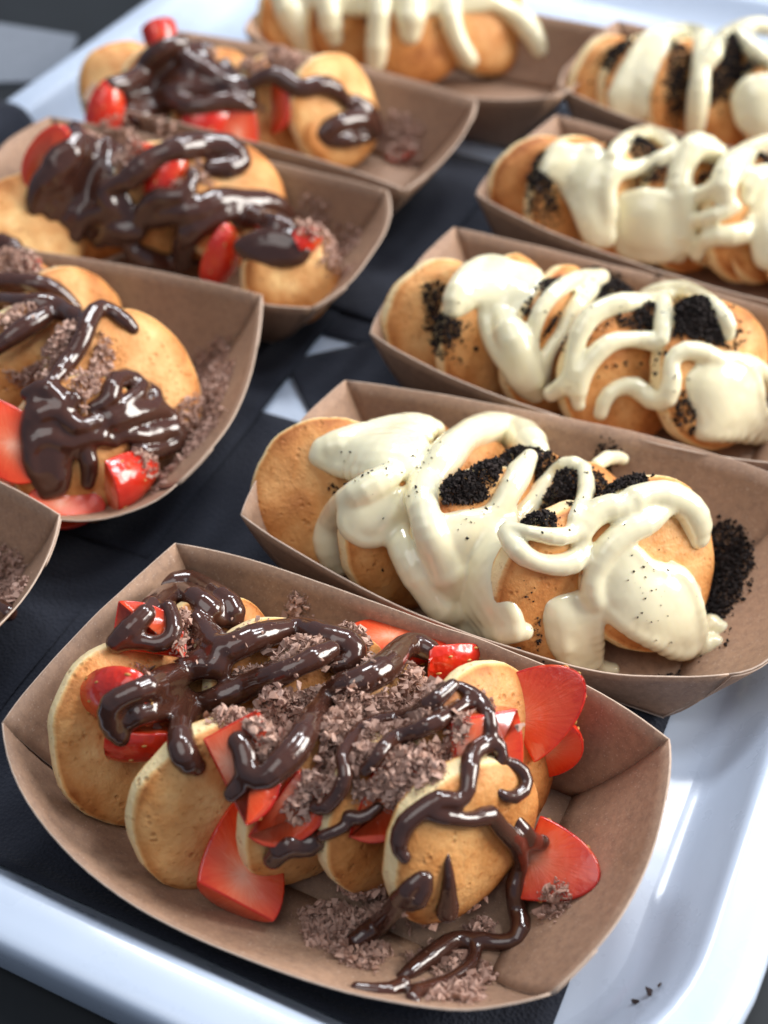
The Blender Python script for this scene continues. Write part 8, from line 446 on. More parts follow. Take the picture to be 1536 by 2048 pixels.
'L1': [('p',[(-32.86,26.54,5.52,0.31),(-32.70,26.68,5.49,0.34),(-32.55,26.87,5.46,0.35),(-32.47,27.06,5.39,0.35),(-32.38,27.34,5.26,0.36),(-32.30,27.63,5.15,0.36),(-32.17,27.84,5.13,0.33),(-31.97,27.91,5.14,0.31),(-31.70,27.87,5.18,0.31),(-32.97,26.47,5.32,0.34),(-32.81,26.59,5.29,0.37),(-32.64,26.77,5.25,0.42),(-32.53,26.93,5.21,0.41),(-32.42,27.17,5.12,0.42),(-32.31,27.41,5.06,0.41),(-32.15,27.51,5.04,0.40),(-31.91,27.60,5.05,0.39),(-31.72,27.67,5.08,0.37),(-31.45,27.63,5.13,0.35),(-31.18,27.64,5.23,0.31),(-33.11,26.44,5.10,0.35),(-32.92,26.55,5.12,0.39),(-32.74,26.70,5.09,0.45),(-32.62,26.84,5.03,0.47),(-32.46,27.04,4.98,0.47),(-32.34,27.21,4.93,0.47),(-32.14,27.35,4.94,0.45),(-31.94,27.36,4.95,0.45),(-31.67,27.41,5.00,0.43),(-31.47,27.43,5.03,0.43),(-31.20,27.44,5.08,0.38),(-30.95,27.46,5.12,0.32),(-33.27,26.42,4.90,0.33),(-33.07,26.52,4.89,0.41),(-32.85,26.63,4.90,0.46),(-32.69,26.77,4.85,0.47),(-32.54,26.91,4.83,0.47),(-32.38,27.03,4.82,0.46),(-32.16,27.12,4.84,0.48),(-31.95,27.16,4.87,0.47),(-31.66,27.16,4.90,0.47),(-31.42,27.19,4.93,0.46),(-31.22,27.25,4.96,0.44),(-31.00,27.30,4.98,0.38),(-30.79,27.38,5.01,0.33),(-30.58,27.46,5.00,0.28),(-33.38,26.38,4.69,0.34),(-33.19,26.49,4.69,0.39),(-33.01,26.59,4.69,0.45),(-32.80,26.71,4.64,0.48),(-32.61,26.80,4.64,0.48),(-32.42,26.90,4.68,0.48),(-32.19,26.92,4.71,0.48),(-31.93,26.94,4.76,0.47),(-31.70,26.96,4.80,0.48),(-31.45,26.97,4.82,0.48),(-31.26,27.07,4.85,0.47),(-31.06,27.16,4.86,0.46),(-30.86,27.23,4.86,0.41),(-30.64,27.34,4.85,0.34),(-30.48,27.45,4.86,0.30),(-33.44,26.29,4.48,0.32),(-33.30,26.41,4.49,0.37),(-33.14,26.53,4.47,0.44),(-32.91,26.65,4.44,0.47),(-32.71,26.73,4.48,0.48),(-32.46,26.76,4.50,0.48),(-32.25,26.75,4.55,0.48),(-31.96,26.75,4.63,0.47),(-31.70,26.75,4.67,0.48),(-31.47,26.82,4.72,0.48),(-31.26,26.89,4.73,0.47),(-31.10,26.98,4.73,0.47),(-30.91,27.07,4.71,0.46),(-30.70,27.21,4.73,0.39),(-30.54,27.31,4.68,0.36),(-30.36,27.46,4.70,0.30),(-30.18,27.55,4.65,0.28),(-33.53,26.15,4.36,0.32),(-33.38,26.30,4.31,0.39),(-33.20,26.44,4.26,0.43),(-33.03,26.57,4.28,0.47),(-32.79,26.62,4.28,0.48),(-32.51,26.61,4.35,0.48),(-32.30,26.62,4.40,0.46),(-32.00,26.61,4.50,0.47),(-31.74,26.60,4.55,0.48),(-31.50,26.64,4.58,0.47),(-31.31,26.71,4.60,0.47),(-31.13,26.80,4.60,0.46),(-30.92,26.94,4.60,0.46),(-30.77,27.02,4.55,0.46),(-30.57,27.18,4.56,0.41),(-30.41,27.32,4.54,0.36),(-30.23,27.44,4.50,0.34),(-30.07,27.52,4.52,0.31),(-29.79,27.52,4.55,0.30),(-33.56,26.00,4.20,0.34),(-33.42,26.16,4.16,0.40),(-33.27,26.29,4.12,0.44),(-33.09,26.44,4.09,0.48),(-32.85,26.49,4.11,0.48),(-32.63,26.54,4.16,0.48),(-32.34,26.50,4.23,0.46),(-32.09,26.47,4.32,0.48),(-31.78,26.46,4.41,0.48),(-31.55,26.49,4.46,0.46),(-31.35,26.52,4.45,0.46),(-31.14,26.65,4.46,0.47),(-31.00,26.74,4.47,0.47),(-30.81,26.88,4.45,0.47),(-30.63,26.96,4.41,0.48),(-30.45,27.12,4.39,0.45),(-30.29,27.26,4.39,0.41),(-30.10,27.37,4.38,0.37),(-29.86,27.40,4.39,0.36),(-29.63,27.41,4.46,0.34),(-29.30,27.36,4.54,0.31),(-29.10,27.37,4.57,0.30),(-33.61,25.82,4.07,0.34),(-33.45,25.99,4.03,0.40),(-33.30,26.16,3.98,0.46),(-33.14,26.28,3.95,0.47),(-32.96,26.40,3.97,0.48),(-32.71,26.42,4.00,0.47),(-32.46,26.39,4.06,0.48),(-32.12,26.33,4.16,0.47),(-31.82,26.29,4.25,0.48),(-31.59,26.32,4.30,0.46),(-31.40,26.39,4.34,0.48),(-31.19,26.47,4.33,0.46),(-31.01,26.56,4.32,0.44),(-30.84,26.69,4.32,0.46),(-30.62,26.80,4.29,0.44),(-30.46,26.91,4.28,0.45),(-30.31,27.05,4.28,0.46),(-30.10,27.17,4.25,0.44),(-29.89,27.26,4.26,0.43),(-29.66,27.28,4.29,0.41),(-29.42,27.28,4.38,0.37),(-29.18,27.26,4.41,0.37),(-28.94,27.30,4.47,0.33),(-28.70,27.34,4.48,0.29),(-33.62,25.66,3.96,0.35),(-33.49,25.77,3.90,0.41),(-33.33,25.99,3.86,0.47),(-33.18,26.13,3.81,0.48),(-33.00,26.24,3.80,0.48),(-32.80,26.30,3.85,0.47),(-32.52,26.26,3.89,0.47),(-32.22,26.22,3.99,0.48),(-31.93,26.18,4.08,0.47),(-31.64,26.16,4.15,0.44),(-31.44,26.19,4.18,0.41),(-31.21,26.29,4.20,0.41),(-31.02,26.39,4.20,0.39),(-30.84,26.48,4.18,0.38),(-30.65,26.59,4.19,0.38),(-30.47,26.72,4.19,0.40),(-30.27,26.81,4.16,0.40),(-30.12,26.92,4.16,0.42),(-29.91,27.03,4.16,0.42),(-29.72,27.12,4.19,0.44),(-29.47,27.16,4.23,0.44),(-29.21,27.14,4.25,0.43),(-29.01,27.17,4.30,0.40),(-28.78,27.21,4.34,0.33),(-33.63,25.41,3.86,0.34),(-33.48,25.60,3.81,0.40),(-33.35,25.74,3.76,0.46),(-33.18,25.93,3.71,0.49),(-33.04,26.07,3.69,0.47),(-32.84,26.15,3.68,0.48),(-32.58,26.16,3.75,0.47),(-32.27,26.12,3.85,0.47),(-32.00,26.07,3.93,0.44),(-31.72,26.04,4.01,0.40),(-31.45,26.05,4.04,0.37),(-31.26,26.11,4.05,0.35),(-31.05,26.22,4.08,0.33),(-30.87,26.30,4.05,0.32),(-30.68,26.43,4.07,0.34),(-30.50,26.49,4.05,0.33),(-30.29,26.61,4.07,0.34),(-30.12,26.71,4.07,0.35),(-29.93,26.81,4.07,0.36),(-29.70,26.90,4.08,0.37),(-29.50,26.91,4.08,0.38),(-29.29,26.97,4.14,0.38),(-29.03,27.01,4.16,0.38),(-28.81,27.09,4.21,0.34),(-33.60,25.11,3.77,0.33),(-33.46,25.31,3.74,0.39),(-33.31,25.48,3.70,0.46),(-33.14,25.62,3.63,0.48),(-33.00,25.82,3.60,0.46),(-32.86,25.98,3.57,0.48),(-32.65,26.01,3.58,0.46),(-32.32,25.97,3.68,0.42),(-32.07,25.94,3.76,0.41),(-31.75,25.89,3.83,0.35),(-31.54,25.91,3.88,0.33),(-31.31,25.97,3.91,0.31),(-31.13,26.04,3.91,0.28),(-30.95,26.16,3.93,0.29),(-30.75,26.24,3.90,0.28),(-30.55,26.35,3.94,0.27),(-30.35,26.43,3.94,0.28),(-30.13,26.52,3.93,0.29),(-29.91,26.61,3.94,0.28),(-29.72,26.67,3.94,0.30),(-29.53,26.75,3.99,0.31),(-29.28,26.80,4.01,0.33),(-29.06,26.84,4.02,0.32),(-28.88,26.91,4.05,0.31),(-33.54,24.87,3.71,0.31),(-33.40,24.99,3.70,0.36),(-33.22,25.14,3.65,0.45),(-33.09,25.29,3.60,0.48),(-32.94,25.46,3.55,0.47),(-32.81,25.69,3.50,0.46),(-32.68,25.86,3.47,0.44),(-32.43,25.88,3.49,0.40),(-32.17,25.85,3.56,0.37),(-31.89,25.82,3.66,0.33),(-31.61,25.80,3.71,0.29),(-31.40,25.84,3.74,0.28),(-33.33,24.67,3.66,0.33),(-33.14,24.77,3.63,0.39),(-33.00,24.98,3.60,0.46),(-32.86,25.11,3.54,0.43),(-32.72,25.28,3.49,0.42),(-32.63,25.56,3.41,0.39),(-32.47,25.72,3.35,0.35),(-32.24,25.77,3.39,0.32),(-32.01,25.76,3.46,0.30),(-31.73,25.74,3.50,0.29),(-33.05,24.42,3.61,0.33),(-32.89,24.57,3.59,0.39),(-32.75,24.78,3.54,0.38),(-32.62,24.91,3.47,0.36),(-32.52,25.18,3.39,0.33),(-32.43,25.44,3.27,0.31),(-32.29,25.63,3.21,0.28),(-32.83,24.28,3.55,0.33),(-32.66,24.43,3.51,0.35),(-32.54,24.60,3.45,0.33),(-32.42,24.84,3.35,0.29),(-32.66,24.19,3.43,0.29),(-33.55,26.23,4.58,0.27),(-33.48,26.32,4.84,0.29),(-33.36,26.34,5.10,0.28),(-33.21,26.36,5.32,0.29),(-33.07,26.41,5.50,0.28),(-32.93,26.50,5.62,0.27),(-32.80,26.63,5.68,0.29),(-32.65,26.77,5.71,0.27),(-32.51,26.98,5.68,0.29),(-32.41,27.26,5.58,0.27),(-32.36,27.64,5.41,0.29),(-32.27,27.96,5.26,0.29),(-32.04,28.05,5.21,0.28),(-31.71,27.96,5.25,0.30),(-31.39,27.83,5.29,0.27),(-31.11,27.69,5.29,0.28),(-30.88,27.58,5.23,0.28),(-30.69,27.50,5.12,0.28),(-30.54,27.47,4.98,0.28),(-30.39,27.49,4.83,0.27),(-30.24,27.55,4.70,0.29),(-30.03,27.59,4.62,0.28),(-29.74,27.56,4.61,0.28),(-29.41,27.47,4.65,0.28),(-29.12,27.42,4.65,0.28),(-28.89,27.40,4.62,0.29),(-28.71,27.39,4.56,0.26),(-28.60,27.35,4.45,0.27),(-28.55,27.24,4.30,0.27),(-28.57,27.10,4.13,0.28),(-28.65,26.95,3.99,0.28),(-28.80,26.83,3.93,0.27),(-29.00,26.75,3.90,0.28),(-29.23,26.68,3.89,0.26),(-29.51,26.65,3.87,0.28),(-29.78,26.59,3.88,0.28),(-30.05,26.51,3.90,0.28),(-30.31,26.43,3.92,0.28),(-30.56,26.33,3.93,0.27),(-30.80,26.24,3.93,0.29),(-31.00,26.11,3.91,0.27),(-31.18,25.99,3.86,0.28),(-31.36,25.87,3.78,0.28),(-31.55,25.79,3.67,0.27),(-31.77,25.74,3.51,0.28),(-32.00,25.71,3.36,0.27),(-32.22,25.67,3.22,0.29),(-32.34,25.47,3.19,0.27),(-32.37,25.12,3.25,0.27),(-32.39,24.76,3.31,0.29),(-32.45,24.46,3.35,0.27),(-32.54,24.25,3.37,0.28),(-32.66,24.12,3.40,0.27),(-32.81,24.08,3.45,0.28),(-33.00,24.13,3.53,0.27),(-33.23,24.31,3.60,0.28),(-33.47,24.56,3.65,0.29),(-33.63,24.79,3.73,0.28),(-33.73,25.02,3.81,0.29),(-33.79,25.24,3.90,0.27),(-33.81,25.46,4.00,0.29),(-33.79,25.65,4.13,0.29),(-33.74,25.84,4.27,0.28),(-33.67,26.05,4.41,0.29),(-33.55,26.23,4.58,0.27)]),
('s',[(-32.57,23.91,3.45,0.33),(-33.01,24.13,3.72,0.39),(-33.38,24.65,3.79,0.43),(-33.47,25.24,3.80,0.41),(-33.23,25.74,3.86,0.38),(-33.12,26.04,4.06,0.37),(-33.35,26.10,4.42,0.40),(-33.44,26.12,4.82,0.44),(-33.16,26.19,5.24,0.46),(-32.76,26.32,5.61,0.45),(-32.44,26.55,5.86,0.44),(-32.22,26.93,5.92,0.42),(-31.97,27.33,5.88,0.36)]),
('s',[(-32.58,26.05,2.76,0.33),(-32.51,26.10,3.30,0.40),(-32.22,26.05,3.84,0.41),(-31.81,26.06,4.26,0.37),(-31.34,26.26,4.49,0.36),(-31.09,26.54,4.69,0.39),(-31.29,26.83,4.99,0.43),(-31.67,27.25,5.23,0.46),(-31.76,27.77,5.29,0.46),(-31.51,28.21,5.29,0.38),(-31.26,28.38,5.27,0.35)]),
('s',[(-30.84,26.25,3.74,0.29),(-30.67,26.57,4.10,0.35),(-30.45,26.96,4.35,0.42),(-30.14,27.44,4.44,0.46),(-29.96,27.91,4.53,0.43),(-30.27,28.12,4.80,0.35)]),
('s',[(-34.08,25.22,3.78,0.33),(-33.68,25.24,3.52,0.40),(-33.32,25.34,3.33,0.42),(-32.96,25.49,3.26,0.39),(-32.51,25.56,3.47,0.36),(-31.95,25.51,3.80,0.37),(-31.37,25.39,3.97,0.41),(-30.83,25.29,3.98,0.45),(-30.33,25.30,3.98,0.45),(-29.91,25.47,4.04,0.44),(-29.55,25.78,4.13,0.44),(-29.21,26.11,4.17,0.45),(-28.85,26.35,4.13,0.44),(-28.51,26.56,4.02,0.38),(-28.17,26.72,3.82,0.28)]),
('s',[(-33.62,23.83,4.97,0.40),(-33.44,24.31,4.84,0.47),(-33.43,25.08,4.68,0.51),(-33.39,25.84,4.60,0.51),(-33.26,26.48,4.67,0.40),(-33.14,26.74,4.77,0.35)]),
('s',[(-32.23,25.67,3.84,0.41),(-31.78,25.83,4.06,0.52),(-31.35,26.00,4.23,0.56),(-30.99,26.28,4.30,0.53),(-30.65,26.60,4.32,0.52),(-30.29,26.91,4.33,0.53),(-29.85,27.07,4.36,0.51),(-29.36,27.07,4.38,0.47),(-28.90,27.03,4.31,0.43),(-28.55,27.10,4.07,0.37),(-28.39,27.13,3.90,0.36)]),
('s',[(-28.32,27.41,4.75,0.30),(-27.97,27.67,4.94,0.36),(-27.60,27.86,5.02,0.43),(-27.21,27.98,4.96,0.48),(-26.79,27.97,4.77,0.49),(-26.36,27.99,4.61,0.47),(-25.99,28.21,4.59,0.46),(-25.66,28.59,4.63,0.47),(-25.38,28.97,4.51,0.47),(-25.11,29.27,4.24,0.44),(-24.86,29.53,3.84,0.34),(-24.71,29.58,3.62,0.30)]),
('s',[(-24.89,29.95,3.41,0.35),(-24.45,30.21,3.25,0.41),(-24.12,30.50,2.94,0.42),(-23.89,30.74,2.52,0.39),(-23.72,30.89,2.01,0.35),(-23.65,30.88,1.75,0.33)]),
('s',[(-25.14,27.98,2.63,0.42),(-24.88,28.29,2.85,0.47),(-24.63,28.73,2.90,0.49),(-24.35,29.30,2.84,0.49),(-24.07,29.84,2.67,0.49),(-23.84,30.24,2.31,0.44),(-23.60,30.40,1.82,0.33)]),
('s',[(-24.98,27.99,2.33,0.33),(-24.52,28.30,2.28,0.38),(-24.14,28.74,2.17,0.39),(-23.84,29.27,2.03,0.31),(-23.67,29.48,2.00,0.28)]),
('s',[(-31.86,27.06,5.39,0.35),(-31.37,26.99,5.27,0.40),(-30.89,26.94,5.15,0.43),(-30.49,27.02,4.95,0.42),(-30.11,27.12,4.73,0.39),(-29.66,27.12,4.58,0.36),(-29.18,27.06,4.46,0.36),(-28.77,27.12,4.27,0.34),(-28.58,27.18,4.16,0.33)])],
'L4': [('s',[(-22.10,-2.41,1.01,0.30),(-21.61,-2.35,1.55,0.33),(-21.00,-2.47,2.15,0.32),(-20.53,-2.63,2.34,0.27)])]}
SHAVINGS = {'F': [(-12.227, -2.574, 4.127, 0.7, 0.5), (-12.651, -3.284, 3.904, 0.6, 0.5), (-11.555, -1.455, 3.715, 0.7, 0.6), (-10.101, -1.729, 4.325, 0.7, 0.7), (-13.649, -3.626, 4.959, 0.5, 0.4), (-14.348, -3.905, 4.46, 0.4, 0.3), (-8.119, -2.595, 4.163, 0.8, 0.8), (-8.618, -3.443, 4.435, 0.8, 0.8), (-10.037, -3.109, 3.681, 0.7, 0.7), (-6.189, -3.308, 5.238, 0.6, 0.6), (-8.571, -1.326, 4.472, 0.6, 0.6), (-11.721, -2.991, 3.288, 0.6, 0.5), (-6.913, -1.227, 4.149, 0.5, 0.5), (-11.877, -2.049, 3.963, 0.7, 0.6), (-9.912, -5.478, 5.479, 0.5, 0.4), (-9.356, -5.853, 5.194, 0.5, 0.4), (-8.85, -5.594, 4.845, 0.5, 0.5), (-5.786, -4.204, 5.061, 0.5, 0.4), (-10.386, -3.642, 3.658, 0.6, 0.7), (-6.325, -2.371, 5.562, 0.5, 0.5), (-12.412, -3.775, 3.35, 0.4, 0.4), (-11.116, -4.746, 4.773, 0.55, 0.5), (-10.158, -2.242, 4.195, 0.8, 1.0), (-10.615, -3.179, 4.114, 0.8, 1.0), (-9.683, -2.581, 3.491, 0.8, 1.0), (-8.754, -2.549, 4.422, 0.8, 1.1), (-8.127, -1.934, 4.287, 0.8, 1.0), (-7.842, -0.856, 3.898, 0.7, 0.8), (-9.16, -4.713, 4.988, 0.7, 0.7), (-8.452, -4.374, 4.55, 0.8, 0.8), (-8.081, -3.306, 4.135, 0.8, 0.9), (-7.642, -2.29, 3.623, 0.8, 0.8), (-6.568, -2.78, 5.257, 0.7, 0.7), (-7.655, -4.792, 4.887, 0.7, 0.6), (-6.894, -4.58, 5.082, 0.7, 0.5), (-8.213, -5.431, 4.473, 0.6, 0.5), (-8.51, -5.996, 4.352, 0.4, 0.3), (-6.283, -3.724, 5.037, 0.6, 0.5), (-5.866, -3.049, 5.114, 0.5, 0.4), (-5.579, -2.777, 5.6, 0.4, 0.24), (-14.288, -2.186, 3.983, 0.6, 0.6), (-13.435, -3.11, 3.626, 0.5, 0.5), (-13.633, -4.162, 3.572, 0.5, 0.4), (-13.461, -1.038, 3.656, 0.4, 0.4), (-12.498, 1.172, 2.102, 0.4, 0.5), (-9.79, -0.269, 4.255, 0.45, 0.6), (-13.304, -5.182, 3.817, 0.4, 0.3), (-6.341, -4.832, 4.641, 0.4, 0.24), (-7.364, -6.647, 0.465, 0.8, 0.36), (-6.499, -6.553, 0.444, 0.9, 0.4), (-5.912, -5.874, 0.34, 0.8, 0.4), (-7.274, -7.417, 0.714, 0.5, 0.2), (-6.117, -7.347, 0.715, 0.7, 0.24), (-4.609, -6.456, 0.428, 0.6, 0.3), (-3.819, -6.606, 0.512, 0.6, 0.24), (-3.105, -6.603, 0.553, 0.5, 0.2), (-3.619, -7.83, 1.346, 0.5, 0.12), (-3.009, -7.644, 1.401, 0.5, 0.12), (-7.172, -5.798, 0.34, 0.6, 0.3), (-4.8, -5.676, 0.34, 0.5, 0.4), (-3.51, -5.225, 0.34, 0.4, 0.2), (-1.855, -4.144, 1.458, 0.4, 0.1), (-5.318, -1.581, 4.996, 0.3, 0.1)], 'L3': [(-23.672, 5.895, 4.8, 0.7, 0.3), (-23.303, 6.946, 5.07, 0.6, 0.225), (-22.289, 5.705, 4.983, 0.6, 0.15), (-22.439, 4.979, 4.802, 0.5, 0.225), (-25.46, 7.889, 4.819, 0.6, 0.375), (-21.061, 10.881, 1.463, 0.9, 0.3), (-20.798, 9.486, 1.367, 0.9, 0.3), (-20.189, 7.285, 1.837, 0.8, 0.3), (-26.168, 6.177, 4.851, 0.8, 0.525), (-25.597, 6.398, 4.227, 0.8, 0.525), (-24.368, 6.126, 5.272, 0.8, 0.525), (-23.921, 6.724, 5.447, 0.7, 0.375), (-26.052, 7.007, 5.208, 0.7, 0.45), (-29.899, 10.893, 4.468, 0.7, 0.45), (-29.002, 10.72, 4.271, 0.7, 0.45), (-23.715, 4.848, 5.095, 0.6, 0.375), (-22.522, 12.069, 0.34, 0.8, 0.225), (-20.918, 10.062, 1.382, 0.8, 0.225), (-20.103, 8.044, 1.996, 0.8, 0.225), (-20.0, 7.29, 1.666, 0.7, 0.225), (-20.181, 6.524, 1.486, 0.6, 0.18), (-20.168, 5.82, 1.464, 0.5, 0.18), (-22.105, 12.39, 0.759, 0.7, 0.18), (-20.139, 5.0, 2.616, 0.5, 0.225), (-22.37, 4.487, 4.426, 0.5, 0.45), (-21.949, 12.748, 1.059, 0.5, 0.09), (-23.172, 6.343, 4.658, 0.6, 0.09), (-22.095, 5.993, 4.845, 0.5, 0.075)], 'L2': [(-32.482, 22.358, 3.376, 0.8, 0.75), (-26.309, 19.223, 5.195, 0.6, 0.375), (-25.148, 18.21, 3.464, 0.5, 0.3), (-30.795, 18.468, 4.898, 0.8, 0.6), (-28.902, 17.622, 5.351, 0.8, 0.6), (-31.393, 23.924, 3.0, 0.9, 0.9), (-30.013, 22.859, 3.617, 0.8, 0.75), (-28.058, 17.539, 3.986, 0.7, 0.525), (-30.045, 17.268, 2.624, 0.7, 0.45), (-26.3, 17.681, 4.386, 0.6, 0.45), (-27.373, 17.415, 2.316, 0.6, 0.45), (-20.651, 17.896, 4.322, 0.9, 0.3), (-20.376, 19.095, 3.357, 0.9, 0.3), (-20.97, 21.896, 1.054, 0.8, 0.3), (-22.83, 22.454, 1.729, 0.8, 0.3), (-19.853, 19.172, 2.254, 0.5, 0.15)], 'L1': [(-29.197, 27.663, 4.755, 0.7, 0.6), (-28.195, 27.735, 4.58, 0.6, 0.45), (-32.766, 27.284, 4.371, 0.6, 0.45), (-27.686, 29.249, 4.885, 0.8, 0.75), (-27.285, 29.558, 4.467, 0.7, 0.6), (-23.052, 31.61, 1.231, 0.8, 0.3), (-22.092, 31.253, 1.219, 0.7, 0.225), (-30.768, 27.531, 5.076, 0.6, 0.6), (-31.284, 25.603, 3.602, 0.6, 0.45)], 'L4': [(-23.038, -0.147, 0.774, 0.9, 0.2), (-22.615, -0.395, 0.473, 0.9, 0.2), (-21.233, -1.779, 1.761, 0.7, 0.15)]}
CRUMBS = {'R1': [(-10.145, 6.862, 4.955, 0.52, 0.2), (-9.166, 5.321, 5.451, 0.585, 0.25), (-8.247, 7.222, 5.309, 0.585, 0.3), (-7.574, 8.485, 3.882, 0.52, 0.25), (-6.308, 7.944, 4.411, 0.52, 0.2), (-6.447, 4.713, 5.332, 0.455, 0.1), (-11.458, 5.116, 5.325, 0.455, 0.15), (-10.864, 6.858, 5.428, 0.585, 0.3), (-10.469, 6.39, 5.102, 0.65, 0.35), (-10.632, 5.788, 4.994, 0.585, 0.25), (-11.484, 4.629, 5.081, 0.52, 0.15), (-11.969, 4.199, 4.922, 0.52, 0.12), (-11.099, 5.101, 5.055, 0.455, 0.15), (-8.722, 5.503, 5.161, 0.78, 0.4), (-8.279, 5.544, 4.555, 0.65, 0.35), (-8.728, 4.796, 4.587, 0.585, 0.3), (-8.195, 6.474, 5.2, 0.78, 0.4), (-8.056, 8.703, 4.399, 0.78, 0.4), (-7.404, 9.42, 3.965, 0.65, 0.35), (-6.487, 7.555, 4.226, 0.65, 0.3), (-6.176, 5.225, 5.523, 0.52, 0.25), (-5.711, 4.943, 5.128, 0.455, 0.1), (-5.269, 5.194, 4.662, 0.39, 0.1), (-5.414, 8.98, 3.903, 0.65, 0.25), (-4.686, 8.028, 5.224, 0.65, 0.2), (-4.297, 8.38, 5.367, 0.52, 0.12), (-5.106, 6.478, 5.199, 0.52, 0.15), (-1.336, 11.025, 1.041, 0.78, 0.2), (-0.929, 10.381, 0.724, 0.845, 0.22), (-0.938, 9.334, 0.623, 0.78, 0.2), (-0.99, 8.519, 0.543, 0.65, 0.1), (-0.835, 11.04, 1.13, 0.455, 0.08), (-2.209, 5.559, 1.522, 0.65, 0.12), (-2.809, 5.917, 0.34, 0.78, 0.2), (-3.314, 5.907, 0.34, 0.78, 0.2), (-2.223, 6.2, 0.34, 0.65, 0.15), (-5.775, 3.302, 2.087, 0.65, 0.1), (-13.024, 5.798, 3.793, 0.455, 0.15), (-6.004, 12.251, 2.337, 0.455, 0.06), (-10.363, 4.894, 3.723, 0.455, 0.15), (-6.242, 3.236, 2.036, 0.52, 0.1), (-6.265, 8.51, 4.503, 0.52, 0.2), (-7.199, 8.767, 3.461, 0.455, 0.15)], 'R2': [(-8.485, 16.205, 5.079, 0.52, 0.2), (-10.474, 15.846, 5.117, 0.52, 0.25), (-9.003, 18.556, 4.298, 0.65, 0.3), (-7.087, 22.172, 2.602, 0.52, 0.2), (-14.095, 16.02, 3.851, 0.65, 0.25), (-13.312, 14.472, 4.429, 0.65, 0.2), (-13.188, 14.629, 4.591, 0.52, 0.2), (-10.245, 16.719, 5.407, 0.78, 0.35), (-9.756, 16.603, 4.858, 0.78, 0.35), (-9.468, 17.43, 4.867, 0.78, 0.4), (-9.507, 21.998, 2.32, 0.78, 0.4), (-8.294, 19.326, 4.49, 0.78, 0.4), (-6.929, 16.875, 5.209, 0.65, 0.2), (-6.417, 17.412, 5.068, 0.65, 0.2), (-5.144, 17.938, 5.466, 0.91, 0.45), (-4.32, 17.861, 5.12, 0.91, 0.4), (-5.513, 17.423, 5.242, 0.65, 0.3), (-4.754, 17.921, 5.382, 0.91, 0.4), (-3.929, 17.969, 4.843, 0.65, 0.15), (-9.941, 15.265, 3.878, 0.52, 0.15), (-4.09, 15.32, 2.667, 0.78, 0.15), (-9.76, 15.953, 4.382, 0.52, 0.2), (-9.218, 15.751, 2.741, 0.39, 0.1)], 'R3': [(-13.873, 25.954, 4.934, 0.65, 0.3), (-13.472, 25.311, 4.433, 0.65, 0.3), (-13.197, 25.143, 3.882, 0.65, 0.2), (-11.336, 27.5, 5.496, 0.65, 0.3), (-10.209, 28.543, 5.256, 0.91, 0.45), (-9.212, 27.222, 4.971, 0.78, 0.2), (-10.403, 26.493, 4.312, 0.52, 0.15), (-8.341, 27.108, 4.202, 0.52, 0.15), (-7.331, 29.137, 4.746, 0.91, 0.5), (-7.238, 29.802, 4.901, 0.78, 0.45), (-6.252, 27.213, 4.618, 0.65, 0.15), (-5.986, 26.765, 3.851, 0.65, 0.15), (-4.753, 27.306, 2.682, 0.65, 0.1), (-5.451, 29.758, 5.147, 0.78, 0.4)], 'R4': [(-14.018, 37.292, 5.022, 0.78, 0.35), (-13.727, 36.959, 4.605, 0.65, 0.3), (-11.36, 37.832, 4.997, 0.78, 0.35), (-11.036, 37.263, 4.068, 0.65, 0.2), (-11.049, 36.793, 3.518, 0.52, 0.1), (-9.388, 38.823, 5.249, 1.04, 0.5), (-8.869, 39.558, 5.295, 1.04, 0.5), (-9.569, 38.023, 4.812, 0.91, 0.4), (-7.703, 38.88, 5.099, 0.91, 0.4), (-9.754, 37.631, 4.446, 0.65, 0.2), (-10.685, 37.04, 3.105, 0.52, 0.1)], 'T': [(-29.441, 36.705, 4.199, 0.65, 0.2), (-27.207, 37.569, 4.178, 0.65, 0.2), (-24.141, 39.603, 4.384, 0.65, 0.2)]}
